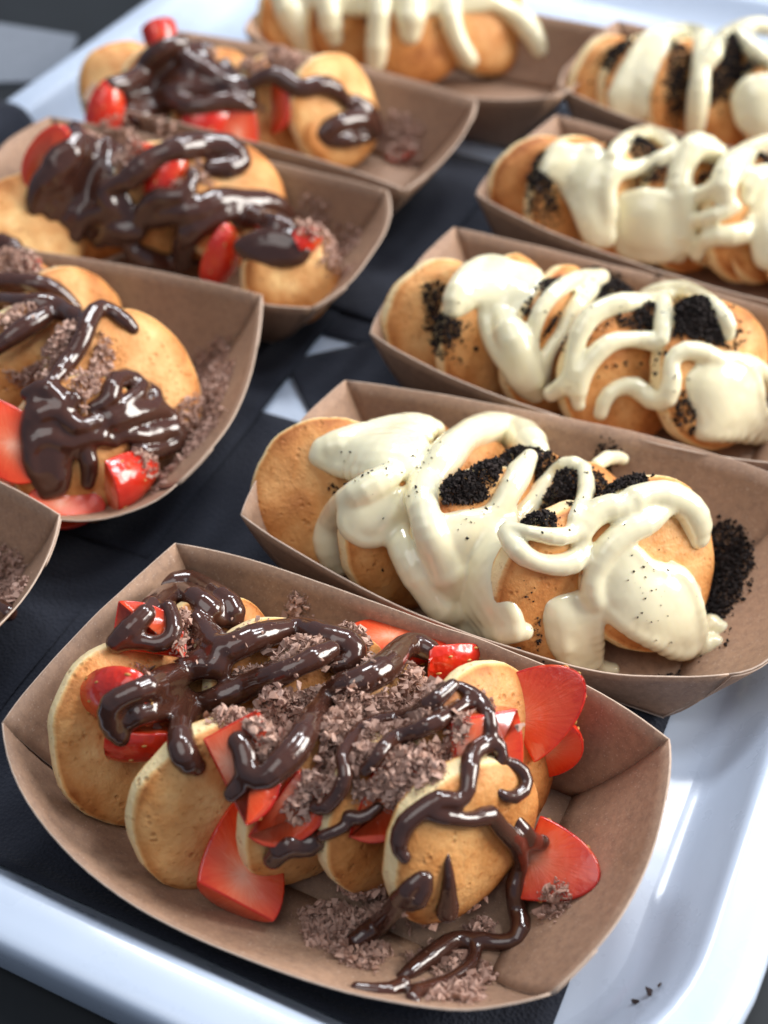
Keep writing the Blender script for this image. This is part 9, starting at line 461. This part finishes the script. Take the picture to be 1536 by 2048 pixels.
CHUNKS = [(-4.005, -2.036, 5.19, 0.55, 'chocolate chunk stuck on the big halved strawberry in the nearest boat', 0), (-12.348, 0.912, 2.488, 0.62, 'chunk of chocolate sticking up highest at the rear of the shavings heap', 0), (-10.297, 0.768, 3.102, 0.75, 'chocolate chunk wedged beside the orange red strawberry in the nearest boat', 0), (-7.719, -0.619, 4.037, 0.95, 'largest chocolate chunk, lying at the end of the shavings heap', 0), (-8.153, -1.634, 4.772, 0.36, 'small chocolate cube lying beside the largest chunk', 0), (-11.61, -1.911, 4.287, 0.95, 'big flat chocolate chunk between the two wide sauce bands', 0), (-13.801, -4.964, 3.501, 0.5, 'chocolate chunk above the dark red strawberry tip', 0), (-13.087, -5.468, 4.171, 0.5, 'chocolate chunk on top of the dark red strawberry tip', 0), (1.213, -5.146, 0.749, 0.46, 'larger dark chocolate bit on the white tray rim', 1), (0.947, -5.494, 0.542, 0.38, 'smaller dark chocolate bit on the white tray rim', 1), (1.434, -4.997, 0.943, 0.26, 'tiny dark chocolate flake beside the larger bit on the tray rim', 1), (-10.523, -2.453, 4.964, 0.311, 'loose milk chocolate chunk in the shavings heap of the nearest boat', 0), (-10.627, -2.868, 4.821, 0.431, 'loose milk chocolate chunk in the shavings heap of the nearest boat', 0), (-9.766, -2.011, 4.664, 0.343, 'loose milk chocolate chunk in the shavings heap of the nearest boat', 0), (-10.646, -2.452, 4.893, 0.269, 'loose milk chocolate chunk in the shavings heap of the nearest boat', 0), (-9.47, -2.376, 4.147, 0.404, 'loose milk chocolate chunk in the shavings heap of the nearest boat', 0), (-10.107, -2.993, 4.829, 0.388, 'loose milk chocolate chunk in the shavings heap of the nearest boat', 0), (-9.713, -1.689, 4.59, 0.359, 'loose milk chocolate chunk in the shavings heap of the nearest boat', 0), (-10.392, -3.516, 4.899, 0.329, 'loose milk chocolate chunk in the shavings heap of the nearest boat', 0), (-9.786, -3.463, 4.114, 0.346, 'loose milk chocolate chunk in the shavings heap of the nearest boat', 0), (-9.913, -3.286, 4.293, 0.423, 'loose milk chocolate chunk in the shavings heap of the nearest boat', 0), (-10.299, -3.692, 4.791, 0.358, 'loose milk chocolate chunk in the shavings heap of the nearest boat', 0), (-10.919, -3.569, 4.474, 0.407, 'loose milk chocolate chunk in the shavings heap of the nearest boat', 0), (-9.463, -3.12, 4.229, 0.284, 'loose milk chocolate chunk in the shavings heap of the nearest boat', 0), (-8.742, -2.985, 4.998, 0.449, 'loose milk chocolate chunk in the shavings heap of the nearest boat', 0), (-9.378, -1.937, 3.714, 0.366, 'loose milk chocolate chunk in the shavings heap of the nearest boat', 0), (-8.811, -3.275, 4.552, 0.294, 'loose milk chocolate chunk in the shavings heap of the nearest boat', 0), (-8.227, -2.433, 5.093, 0.234, 'loose milk chocolate chunk in the shavings heap of the nearest boat', 0), (-8.156, -3.1, 4.959, 0.275, 'loose milk chocolate chunk in the shavings heap of the nearest boat', 0), (-8.333, -2.751, 5.177, 0.23, 'loose milk chocolate chunk in the shavings heap of the nearest boat', 0), (-7.4, -1.906, 3.802, 0.389, 'loose milk chocolate chunk in the shavings heap of the nearest boat', 0), (-8.761, -2.465, 4.93, 0.442, 'loose milk chocolate chunk in the shavings heap of the nearest boat', 0), (-7.857, -2.863, 4.687, 0.363, 'loose milk chocolate chunk in the shavings heap of the nearest boat', 0), (-8.376, -2.224, 5.046, 0.322, 'loose milk chocolate chunk in the shavings heap of the nearest boat', 0), (-7.881, -2.923, 4.709, 0.296, 'loose milk chocolate chunk in the shavings heap of the nearest boat', 0), (-10.003, -3.774, 4.053, 0.4, 'loose milk chocolate chunk in the shavings heap of the nearest boat', 0), (-9.778, -3.553, 4.021, 0.446, 'loose milk chocolate chunk in the shavings heap of the nearest boat', 0), (-9.861, -3.609, 4.094, 0.233, 'loose milk chocolate chunk in the shavings heap of the nearest boat', 0), (-8.963, -4.058, 5.014, 0.229, 'loose milk chocolate chunk in the shavings heap of the nearest boat', 0), (-7.795, -4.802, 5.215, 0.248, 'loose milk chocolate chunk in the shavings heap of the nearest boat', 0), (-7.493, -3.524, 4.907, 0.447, 'loose milk chocolate chunk in the shavings heap of the nearest boat', 0), (-8.209, -3.991, 5.051, 0.228, 'loose milk chocolate chunk in the shavings heap of the nearest boat', 0), (-8.016, -4.361, 4.734, 0.411, 'loose milk chocolate chunk in the shavings heap of the nearest boat', 0), (-8.581, -3.991, 5.122, 0.276, 'loose milk chocolate chunk in the shavings heap of the nearest boat', 0), (-7.548, -2.745, 4.31, 0.253, 'loose milk chocolate chunk in the shavings heap of the nearest boat', 0), (-6.415, -3.081, 5.812, 0.448, 'loose milk chocolate chunk in the shavings heap of the nearest boat', 0), (-6.415, -3.164, 5.777, 0.402, 'loose milk chocolate chunk in the shavings heap of the nearest boat', 0), (-7.657, -1.637, 4.173, 0.269, 'loose milk chocolate chunk in the shavings heap of the nearest boat', 0), (-12.89, -2.757, 4.337, 0.297, 'loose milk chocolate chunk in the shavings heap of the nearest boat', 0), (-13.567, -1.941, 3.465, 0.407, 'loose milk chocolate chunk in the shavings heap of the nearest boat', 0), (-13.665, -2.1, 3.53, 0.282, 'loose milk chocolate chunk in the shavings heap of the nearest boat', 0), (-13.592, -1.5, 3.706, 0.443, 'loose milk chocolate chunk in the shavings heap of the nearest boat', 0), (-14.193, -2.033, 4.445, 0.427, 'loose milk chocolate chunk in the shavings heap of the nearest boat', 0), (-13.889, -2.153, 4.242, 0.234, 'loose milk chocolate chunk in the shavings heap of the nearest boat', 0), (-14.045, -2.331, 4.424, 0.392, 'loose milk chocolate chunk in the shavings heap of the nearest boat', 0), (-11.972, -3.596, 3.408, 0.432, 'loose milk chocolate chunk in the shavings heap of the nearest boat', 0), (-11.469, -3.367, 3.315, 0.406, 'loose milk chocolate chunk in the shavings heap of the nearest boat', 0), (-10.292, -5.224, 5.762, 0.422, 'loose milk chocolate chunk in the shavings heap of the nearest boat', 0), (-8.069, -4.731, 4.77, 0.425, 'loose milk chocolate chunk in the shavings heap of the nearest boat', 0), (-8.188, -4.96, 4.744, 0.226, 'loose milk chocolate chunk in the shavings heap of the nearest boat', 0), (-8.104, -4.842, 4.692, 0.419, 'loose milk chocolate chunk in the shavings heap of the nearest boat', 0), (-8.49, -5.125, 4.97, 0.397, 'loose milk chocolate chunk in the shavings heap of the nearest boat', 0), (-13.595, -3.617, 3.891, 0.41, 'loose milk chocolate chunk in the shavings heap of the nearest boat', 0), (-13.356, -3.402, 4.066, 0.401, 'loose milk chocolate chunk in the shavings heap of the nearest boat', 0), (-7.354, -6.884, 0.614, 0.354, 'milk chocolate chunk scattered on the floor of the nearest boat', 0), (-7.829, -6.536, 0.532, 0.292, 'milk chocolate chunk scattered on the floor of the nearest boat', 0), (-6.263, -6.292, 0.445, 0.258, 'milk chocolate chunk scattered on the floor of the nearest boat', 0), (-6.139, -6.676, 0.57, 0.192, 'milk chocolate chunk scattered on the floor of the nearest boat', 0), (-6.443, -5.932, 0.444, 0.234, 'milk chocolate chunk scattered on the floor of the nearest boat', 0), (-6.396, -6.23, 0.444, 0.324, 'milk chocolate chunk scattered on the floor of the nearest boat', 0), (-7.195, -7.467, 0.82, 0.212, 'milk chocolate chunk scattered on the floor of the nearest boat', 0), (-7.487, -6.976, 0.642, 0.241, 'milk chocolate chunk scattered on the floor of the nearest boat', 0), (-6.575, -7.142, 0.706, 0.308, 'milk chocolate chunk scattered on the floor of the nearest boat', 0), (-7.847, -6.873, 0.61, 0.278, 'milk chocolate chunk scattered on the floor of the nearest boat', 0), (-5.884, -6.308, 0.445, 0.267, 'milk chocolate chunk scattered on the floor of the nearest boat', 0), (-6.571, -6.167, 0.444, 0.333, 'milk chocolate chunk scattered on the floor of the nearest boat', 0), (-6.008, -6.46, 0.512, 0.357, 'milk chocolate chunk scattered on the floor of the nearest boat', 0), (-5.726, -6.194, 0.445, 0.29, 'milk chocolate chunk scattered on the floor of the nearest boat', 0), (-5.995, -6.625, 0.557, 0.264, 'milk chocolate chunk scattered on the floor of the nearest boat', 0), (-5.119, -6.714, 2.32, 0.336, 'milk chocolate chunk scattered on the floor of the nearest boat', 0), (-3.92, -6.406, 0.446, 0.26, 'milk chocolate chunk scattered on the floor of the nearest boat', 0), (-4.585, -7.059, 0.762, 0.245, 'milk chocolate chunk scattered on the floor of the nearest boat', 0), (-4.236, -6.094, 0.445, 0.195, 'milk chocolate chunk scattered on the floor of the nearest boat', 0), (-4.565, -7.095, 0.779, 0.212, 'milk chocolate chunk scattered on the floor of the nearest boat', 0), (-3.863, -6.147, 0.446, 0.284, 'milk chocolate chunk scattered on the floor of the nearest boat', 0), (-4.41, -6.757, 0.632, 0.197, 'milk chocolate chunk scattered on the floor of the nearest boat', 0), (-3.179, -6.678, 0.667, 0.212, 'milk chocolate chunk scattered on the floor of the nearest boat', 0), (-3.138, -6.127, 0.446, 0.234, 'milk chocolate chunk scattered on the floor of the nearest boat', 0), (-3.742, -6.21, 0.446, 0.351, 'milk chocolate chunk scattered on the floor of the nearest boat', 0), (-2.883, -6.32, 0.446, 0.325, 'milk chocolate chunk scattered on the floor of the nearest boat', 0)]


# ------------------------------------------------------------------ paper boats
def cat_rom(P, n):
    P = np.asarray(P, float)
    if len(P) == 2: return P[0]+(P[1]-P[0])*np.linspace(0, 1, n)[:, None]
    d = np.r_[0, np.cumsum(np.linalg.norm(np.diff(P, axis=0), axis=1)**.7)]; t = np.linspace(0, d[-1], n)
    T = np.zeros_like(P)
    T[1:-1] = (P[2:]-P[:-2])/(d[2:]-d[:-2])[:, None]; T[0] = 2*(P[1]-P[0])/(d[1]-d[0])-T[1]; T[-1] = 2*(P[-1]-P[-2])/(d[-1]-d[-2])-T[-2]
    i = np.clip(np.searchsorted(d, t)-1, 0, len(P)-2); hh = (d[i+1]-d[i])[:, None]; u = ((t-d[i])[:, None])/hh
    return (2*u**3-3*u**2+1)*P[i]+(u**3-2*u**2+u)*hh*T[i]+(-2*u**3+3*u**2)*P[i+1]+(u**3-u**2)*hh*T[i+1]
TH = .055
def panel_grid(base, rim, m, bow):
    B, R = np.asarray(base), np.asarray(rim); n = len(B); G = np.zeros((m+1, n, 3))
    out = R-B; out[:, 2] = 0
    for k in range(m+1):
        t = k/m; G[k] = B+(R-B)*t; G[k, :, 2] -= bow*4*t*(1-t); G[k] += out*(.06*4*t*(1-t))*(bow > 0)
    return G
def shell(G, name, parent, org, inner_sign=1, off=0.0, th=TH):
    m, n = G.shape[0]-1, G.shape[1]-1
    gu = np.gradient(G, axis=1); gv = np.gradient(G, axis=0); N = np.cross(gu, gv); N /= np.linalg.norm(N, axis=2)[..., None]+1e-9
    N *= inner_sign
    A = (G+N*off).reshape(-1, 3); Bk = (G+N*(off-th)).reshape(-1, 3); V = np.concatenate([A, Bk]); o = len(A); F = []; mi = []
    w = n+1
    for j in range(m):
        for i in range(n):
            a = j*w+i; q = (a, a+1, a+w+1, a+w)
            if inner_sign < 0: q = q[::-1]
            F.append(q); mi.append(0); F.append(tuple(o+x for x in q[::-1])); mi.append(0)
    bd = [i for i in range(w)]+[(j+1)*w-1 for j in range(1, m+1)]+[m*w+i for i in range(n-1, -1, -1)]+[j*w for j in range(m-1, 0, -1)]
    for a, b in zip(bd, bd[1:]+bd[:1]): F.append((a, b, o+b, o+a) if inner_sign < 0 else (b, a, o+a, o+b)); mi.append(1)
    ob = mesh_obj(name, V-org, F, [M['kraft'], M['edge']], parent, midx=mi)
    return ob, V, F
BZ = .34
def build_boat(key, b):
    x, y, a = b['pose']; c, s = math.cos(a), math.sin(a)
    W = lambda P: np.stack([x+c*P[:, 0]-s*P[:, 1], y+s*P[:, 0]+c*P[:, 1], P[:, 2]], 1)
    org = np.array((x, y, BZ)); root = empty('paper_boat', org); tag(root, b['label'], 'food boat', 'kraft paper food boats on the tray')
    hx, hy = 6.0, 3.2
    bc = dict(BL=(-hx, hy, BZ), BR=(hx, hy, BZ), FR=(hx, -hy, BZ), FL=(-hx, -hy, BZ))
    rng = random.Random(key)
    # flat bottom
    g = np.array([[(-hx+2*hx*i/10, -hy+2*hy*j/6, BZ) for i in range(11)] for j in range(7)])
    ob, V, F = shell(W(g.reshape(-1, 3)).reshape(g.shape), 'bottom_panel', root, org); solid(V, F)
    order = [('back', 'BL', 'BR'), ('right', 'BR', 'FR'), ('front', 'FR', 'FL'), ('left', 'FL', 'BL')]
    for nm, p, q in order:
        n = 36 if nm in ('back', 'front') else 22
        rim = cat_rom(b['rim'][nm], n); base = np.array(bc[p])+(np.array(bc[q])-np.array(bc[p]))*np.linspace(0, 1, n)[:, None]
        rim[:, 2] += np.array([.035*noise.noise(Vector((v[0]*.8, v[1]*.8, hash(key) % 7 if False else len(key)))) for v in rim])
        G = panel_grid(base, rim, 8, .28 if nm in ('back', 'front') else .12)
        Gw = W(G.reshape(-1, 3)).reshape(G.shape)
        ob, V, F = shell(Gw, 'side_panel' if nm in ('back', 'front') else 'end_panel', root, org, -1); solid(V, F)
        if nm in ('left', 'right'):             # glued corner flaps of the long sides, lying on the end panel
            for e0, wd in ((0, .20+.06*rng.random()), (1, -.20-.06*rng.random())):
                nr, nt = 9, 9; G2 = np.zeros((nt, nr, 3)); ss = np.linspace(0, 1, n)
                for jt in range(nt):
                    tt = .12+.865*jt/(nt-1); row = np.array([np.interp(tt*8, range(9), G[:, q_, d_]) for q_ in range(n) for d_ in range(3)]).reshape(n, 3)
                    for ir in range(nr):
                        e1 = e0+wd*(.25+.75*tt); s_ = min(e0, e1)+abs(e1-e0)*ir/(nr-1)
                        s_ = min(max(s_, .012), .988); G2[jt, ir] = [np.interp(s_, ss, row[:, d_]) for d_ in range(3)]
                G2w = W(G2.reshape(-1, 3)).reshape(G2.shape)
                shell(G2w, 'corner_flap', root, org, -1, off=.06, th=.045)
    return root
for key, b in BOATS.items(): build_boat(key, b)

# ------------------------------------------------------------------ mini pancakes
def build_pancake(i, p):
    R, T = p['R'], p['T']; nu, nv = 56, 26; rng = random.Random(p['seed']); sd = p['seed']*3.17
    V, B = [], []
    flip = rng.random()*6.28
    for j in range(nv+1):
        ph = math.pi*j/nv
        for k in range(nu):
            th = 2*math.pi*k/nu; ct, st_ = math.cos(th), math.sin(th)
            wob = 1+.055*noise.noise(Vector((ct*1.1, st_*1.1, sd)))+.024*noise.noise(Vector((ct*3.4, st_*3.4, sd+4)))+.008*noise.noise(Vector((ct*9, st_*9, sd+4)))
            sn = max(math.sin(ph), 0); cs = math.cos(ph)
            r = R*wob*sn**.50; z = T/2*math.copysign(abs(cs)**.85, cs)
            z *= 1+.10*noise.noise(Vector((ct*r*.5, st_*r*.5, sd+9)))
            z += .05*noise.noise(Vector((ct*r*1.1, st_*r*1.1, sd+2+.3*z)))
            if abs(cs) < .35: r *= 1-.018*math.cos(cs/.35*math.pi/2)       # soft seam round the waist
            z -= p.get('bend', .25)*(ct*r/R)**2
            V.append((r*ct, r*st_, z))
            rr = r/(R*wob); edge = abs(cs)
            br = np.interp(edge, [0, .20, .34, .46, .66, .85, 1], [.0, .02, .30, .74, .58, .50, .46])
            if cs < 0: br = np.interp(edge, [0, .20, .40, .60, .8, 1], [.0, .04, .60, .78, .60, .42])
            br += (.26*noise.noise(Vector((ct*rr*1.7+sd, st_*rr*1.7, cs)))+.16*noise.noise(Vector((ct*rr*4.5+sd, st_*rr*4.5, cs*2))))*min(1, edge*2+.15)+(.09+p.get('tone', 0))*(edge > .3)
            B.append(br)
    V = np.array(V); F = []
    for j in range(nv):
        for k in range(nu): F.append((j*nu+k, (j+1)*nu+k, (j+1)*nu+(k+1) % nu, j*nu+(k+1) % nu))
    F = np.array(F)
    nrm = Vector(p['n']).normalized(); ref = Vector((0, 0, 1)) if abs(nrm.z) < .95 else Vector((0, 1, 0))
    xa = ref.cross(nrm).normalized(); ya = nrm.cross(xa); ca, sa = math.cos(flip), math.sin(flip)
    Rm = np.array([[xa.x, ya.x, nrm.x], [xa.y, ya.y, nrm.y], [xa.z, ya.z, nrm.z]]) @ np.array([[ca, -sa, 0], [sa, ca, 0], [0, 0, 1]])
    o = mesh_obj('mini_pancake', V, F, M['pancake'], attrs={'browning': B})
    o.matrix_world = Matrix.Translation(Vector(p['c'])*S) @ Matrix(Rm.tolist()).to_4x4()
    solid(V @ Rm.T+np.array(p['c']), F)
    return tag(o, p['label'], 'pancake', 'mini pancakes in the boats')
for i, p in enumerate(PANCAKES): build_pancake(i, p)

# ------------------------------------------------------------------ strawberry pieces
seed_v = []
for j in range(5):
    for k in range(6):
        ph, th = math.pi*j/4, 2*math.pi*k/6; seed_v.append((.055*math.sin(ph)*math.cos(th), .042*math.sin(ph)*math.sin(th)*(1 if j < 3 else .8), .085*math.cos(ph)))
seed_f = [(j*6+k, (j+1)*6+k, (j+1)*6+(k+1) % 6, j*6+(k+1) % 6) for j in range(4) for k in range(6)]
seed_me = bpy.data.meshes.new('seed'); seed_me.from_pydata([tuple(c*S for c in v) for v in seed_v], [], seed_f); seed_me.materials.append(M['seed'])
for q in seed_me.polygons: q.use_smooth = True
def berry_r(u, e=.52): # u 0 tip .. 1 shoulder
    return 1.14*(1-(1-u)**2.3)**e*max(1-u**4.5, 0)**.5
def build_berry(i, b):
    rng = random.Random(b['seed']); sc = 1.0; size = b['size']; sd = b['seed']*2.3
    bm = bmesh.new(); nu, nv = 40, 24; rows = []
    def surf(u, th):
        u = .5-.5*math.cos(math.pi*min(max(u, .004), .996)); r = berry_r(u, .85 if b['kind'] == 'spear' else .52)*(1+.05*noise.noise(Vector((math.cos(th), math.sin(th), u*2+sd)))); z = -1.6+3.1*u
        return Vector((r*math.cos(th)*.94, r*math.sin(th), z))*sc
    for j in range(nv+1): rows.append([bm.verts.new(surf(j/nv, 2*math.pi*k/nu)) for k in range(nu)])
    for j in range(nv):
        for k in range(nu): bm.faces.new((rows[j][k], rows[j][(k+1) % nu], rows[j+1][(k+1) % nu], rows[j+1][k]))
    bm.faces.new(rows[0][::-1]); bm.faces.new(rows[-1])
    cuts = {'half': [((0.05, 0, 0), (1, .06, .03))], 'wedge': [((0, 0, 0), (1, 0, 0)), ((0, 0, 0), (-.55, .83, 0))],
            'tip': [((0.05, 0, 0), (1, 0, 0)), ((0, 0, .35), (.25, .1, 1))], 'spear': [((.05, 0, 0), (1, 0, 0)), ((0, 0, .85), (.1, .45, 1))], 'slab': [((.25, 0, 0), (1, 0, 0)), ((-.55, 0, 0), (-1, 0, .1))],
            'chunk': [((.0, 0, 0), (1, 0, .1)), ((0, 0, -.5), (.1, .2, -1)), ((0, .3, 0), (0, 1, .2))]}[b['kind']]
    cuts = [(Vector(c)*sc, Vector(n).normalized()) for c, n in cuts]
    for c, n in cuts:
        geo = bm.verts[:]+bm.edges[:]+bm.faces[:]
        r = bmesh.ops.bisect_plane(bm, geom=geo, plane_co=c, plane_no=n, clear_outer=True)
        ed = [e for e in r['geom_cut'] if isinstance(e, bmesh.types.BMEdge)]
        fr = bmesh.ops.holes_fill(bm, edges=ed, sides=0)
        for f in fr['faces']: f.material_index = 1
        for e in ed: e.smooth = False
    bmesh.ops.recalc_face_normals(bm, faces=bm.faces[:])
    bmesh.ops.bevel(bm, geom=[e for e in bm.edges if not e.smooth], offset=.045*sc, segments=2, affect='EDGES', profile=.6)
    for e in bm.edges: e.smooth = True
    for f in bm.faces: f.smooth = True
    bmesh.ops.triangulate(bm, faces=[f for f in bm.faces if len(f.verts) > 4])
    for v in bm.verts: v.co *= S
    me = bpy.data.meshes.new('strawberry_piece'); bm.to_mesh(me); bm.free()
    me.materials.append(M['skin']); me.materials.append(M['flesh'])
    o = bpy.data.objects.new('strawberry_piece', me); link(o)
    xa, za = Vector(b['cut']).normalized(), Vector(b['axis']); za = (za-xa*za.dot(xa)).normalized(); ya = za.cross(xa)
    Rm = Matrix(((xa.x, ya.x, za.x), (xa.y, ya.y, za.y), (xa.z, ya.z, za.z)))
    o.matrix_world = Matrix.Translation(Vector(b['c'])*S) @ Rm.to_4x4() @ Matrix.Scale(size, 4)
    Vw = np.array([(Rm @ v.co)/S*size for v in me.vertices])+np.array(b['c']); solid(Vw, [tuple(p.vertices) for p in me.polygons])
    n = b.get('seeds', 26); ga = 2.39996
    for k in range(n):
        u = .06+.86*((k+.5)/n); th = k*ga+sd; p = surf(u, th)
        if any((p-c).dot(nn) > -.07*sc for c, nn in cuts): continue
        du = (surf(u+.01, th)-surf(u-.01, th)).normalized(); dt = (surf(u, th+.02)-surf(u, th-.02)).normalized(); nn = dt.cross(du).normalized()
        if nn.dot(Vector((p.x, p.y, 0))) < 0: nn = -nn
        sdob = bpy.data.objects.new('seed', seed_me); link(sdob, o)
        ax = nn.cross(du).normalized(); m = Matrix(((nn.x, ax.x, du.x), (nn.y, ax.y, du.y), (nn.z, ax.z, du.z)))
        sdob.matrix_local = Matrix.Translation((p-nn*.012)*S) @ m.to_4x4() @ Matrix.Scale((.85+.3*rng.random())/size, 4)
    return tag(o, b['label'], 'strawberry', 'cut strawberry pieces in the boats')
for i, b in enumerate(BERRIES): build_berry(i, b)

# ------------------------------------------------------------------ sauces
SAUCE_TREE = {}
for key, st in SAUCES.items():
    hvox = {'F': .052, 'R1': .055, 'R2': .065, 'L3': .07}.get(key, .085)
    V, Q = sauce_mesh(st, hvox, *((.065, 6) if BOATS[key]['kind'] == 'choc' else (.07, 12)))
    org = V.mean(0); SAUCE_TREE[key] = BVHTree.FromPolygons([tuple(p) for p in V], [tuple(q) for q in Q.tolist()])
    if BOATS[key]['kind'] == 'choc':
        tag(mesh_obj('chocolate_sauce', V, Q, M['choc'], origin=org), 'glossy dark chocolate sauce drizzled '+BOATS[key]['where'], 'sauce', 'dark chocolate drizzles')
    else:
        tag(mesh_obj('white_chocolate_sauce', V, Q, M['cream'], origin=org), 'glossy ivory white chocolate sauce drizzled '+BOATS[key]['where'], 'sauce', 'white chocolate drizzles')

# ------------------------------------------------------------------ shavings and crumbs
TREE = solid_tree()
def chunk_shape(rng, flat):
    k = rng.integers(6, 9); P = rng.normal(size=(k, 3)); P /= np.linalg.norm(P, axis=1)[:, None]; P *= rng.uniform(.75, 1.1, (k, 1)); P[:, 2] *= flat
    return P
def hulls(rng, n, flat):
    out = []
    for _ in range(n):
        bm = bmesh.new()
        for p in chunk_shape(rng, rng.uniform(flat*.7, flat*1.3)): bm.verts.new(p)
        r = bmesh.ops.convex_hull(bm, input=bm.verts[:])
        bmesh.ops.delete(bm, geom=[v for v in bm.verts if not v.link_faces], context='VERTS')
        bmesh.ops.triangulate(bm, faces=bm.faces[:]); bm.verts.index_update()
        out.append((np.array([v.co[:] for v in bm.verts]), np.array([[v.index for v in f.verts] for f in bm.faces]))); bm.free()
    return out
RNG = np.random.default_rng(11)
HC = hulls(RNG, 24, .45); HK = hulls(RNG, 24, .8)
def rand_rot(rng, tilt=1.0):
    q = rng.normal(size=4); q[1:3] *= tilt; q /= np.linalg.norm(q); w, x, y, z = q
    return np.array([[1-2*(y*y+z*z), 2*(x*y-z*w), 2*(x*z+y*w)], [2*(x*y+z*w), 1-2*(x*x+z*z), 2*(y*z-x*w)], [2*(x*z-y*w), 2*(y*z+x*w), 1-2*(x*x+y*y)]])
def drop(x, y, z):
    h = TREE.ray_cast(Vector((x, y, z)), Vector((0, 0, -1)), 6)
    return None if h[0] is None else (h[0], h[1])
def scatter(key, name, sprays, mat, shapes, dens, smin, smax, label, cat, seed, power=2.2):
    rng = np.random.default_rng(seed); VV, FF, TT, n = [], [], [], 0
    for (cx, cy, cz, r, hgt) in sprays:
        N = max(int(dens*r*r*(1+2.2*hgt if hgt > 0 else .10)), 4); nz0 = 0
        for _ in range(N):
            a = rng.uniform(0, 2*math.pi); d = r*math.sqrt(rng.uniform())*(1 if rng.uniform() < .9 else 1.35)
            x, y = cx+d*math.cos(a), cy+d*math.sin(a)
            h = drop(x, y, cz+.9)
            if h is None or abs(h[0].z-cz) > 1.3: continue
            s = smin+(smax-smin)*rng.uniform()**power
            lift = hgt*max(0, 1-(d/r)**2)*math.sqrt(rng.uniform())*max(.25, h[1].z)
            p = np.array(h[0])+np.array(h[1])*s*.25; p[2] += lift
            hs = SAUCE_TREE[key].ray_cast(Vector((x, y, 12)), Vector((0, 0, -1)), 14) if key in SAUCE_TREE else (None,)
            if hs[0] is not None and hs[0].z > p[2]-.35:
                if rng.uniform() > (.006 if name[:3] == 'cho' else .014): continue
                s *= .6; p = np.array(hs[0])+np.array(hs[1])*s*.15
            v, f = shapes[rng.integers(len(shapes))]
            sc = s*.5*np.array([rng.uniform(.7, 1.3), rng.uniform(.7, 1.2), rng.uniform(.7, 1.2)])
            VV.append((v*sc) @ rand_rot(rng).T+p); FF.append(f+n); n += len(v); TT.append(np.full(len(v), rng.uniform()))
    if not VV: return
    V = np.concatenate(VV); org = V.mean(0)
    o = mesh_obj(name, V, np.concatenate(FF), mat, origin=org, smooth=False, attrs={'tint': np.concatenate(TT)})
    return tag(o, label, cat, kind='stuff')
for key, sp in SHAVINGS.items():
    near = key == 'F'; lab = 'crumbly milk chocolate shavings heaped '+BOATS[key]['where']
    scatter(key, 'chocolate_shavings', sp, M['shaving'], HC, 560 if near else 260, .06 if near else .10, .42 if near else .42, lab, 'shavings', 5, 2.4)
    scatter(key, 'chocolate_dust', [(x, y, z, r*1.12, h*.8) for x, y, z, r, h in sp], M['shaving'], HK, 1100 if near else 420, .03 if near else .06, .11 if near else .15, 'fine chocolate dust between the shavings '+BOATS[key]['where'], 'chocolate dust', 15, 1.5)
for key, sp in CRUMBS.items():
    near = key in ('R1', 'R2')
    scatter(key, 'cookie_crumbs', sp+[(x+.3, y-.5, z-.3, r*2.0, .0) for x, y, z, r, h in sp[::3]], M['crumb'], HK, 1250 if near else 600, .03 if near else .06, .24 if near else .25, 'black cookie crumbs sprinkled '+BOATS[key]['where'], 'crumbs', 6, 2.2)
CHUNK_MESH = []
def rough_chunk(seed):
    rng = np.random.default_rng(seed); bm = bmesh.new()
    for p in chunk_shape(rng, rng.uniform(.45, .8)): bm.verts.new(p)
    bmesh.ops.convex_hull(bm, input=bm.verts[:]); bmesh.ops.delete(bm, geom=[v for v in bm.verts if not v.link_faces], context='VERTS')
    bmesh.ops.triangulate(bm, faces=bm.faces[:])
    bmesh.ops.subdivide_edges(bm, edges=bm.edges[:], cuts=2, use_grid_fill=True)
    for v in bm.verts: v.co += Vector(noise.noise_vector(v.co*2.4+Vector((seed, 0, 0))))*.16
    me = bpy.data.meshes.new('chocolate_chunk')
    for v in bm.verts: v.co *= S
    bm.to_mesh(me); bm.free(); me.materials.append(M['shaving'])
    at = me.attributes.new('tint', 'FLOAT', 'POINT'); at.data.foreach_set('value', np.full(len(me.vertices), rng.uniform(.3, 1.0), np.float32))
    return me
for k in range(10): CHUNK_MESH.append(rough_chunk(40+k))
dark = NT('dark_chocolate_bit'); dark = dark.bsdf(color=(.035, .016, .012, 1), rough=.4)
for i, (x, y, z, s, label, isdark) in enumerate(CHUNKS):
    rng = np.random.default_rng(900+i); me = CHUNK_MESH[i % 10]
    if isdark: me = me.copy(); me.materials[0] = dark
    o = bpy.data.objects.new('chocolate_chunk', me); link(o)
    o.matrix_world = Matrix.Translation(Vector((x, y, z))*S) @ Matrix(rand_rot(rng).tolist()).to_4x4() @ Matrix.Diagonal((s*.5, s*.5*rng.uniform(.75, 1), s*.5*rng.uniform(.6, 1), 1))
    tag(o, label, 'chocolate chunk', 'milk chocolate chunks' if not isdark else 'dark bits on the tray rim')
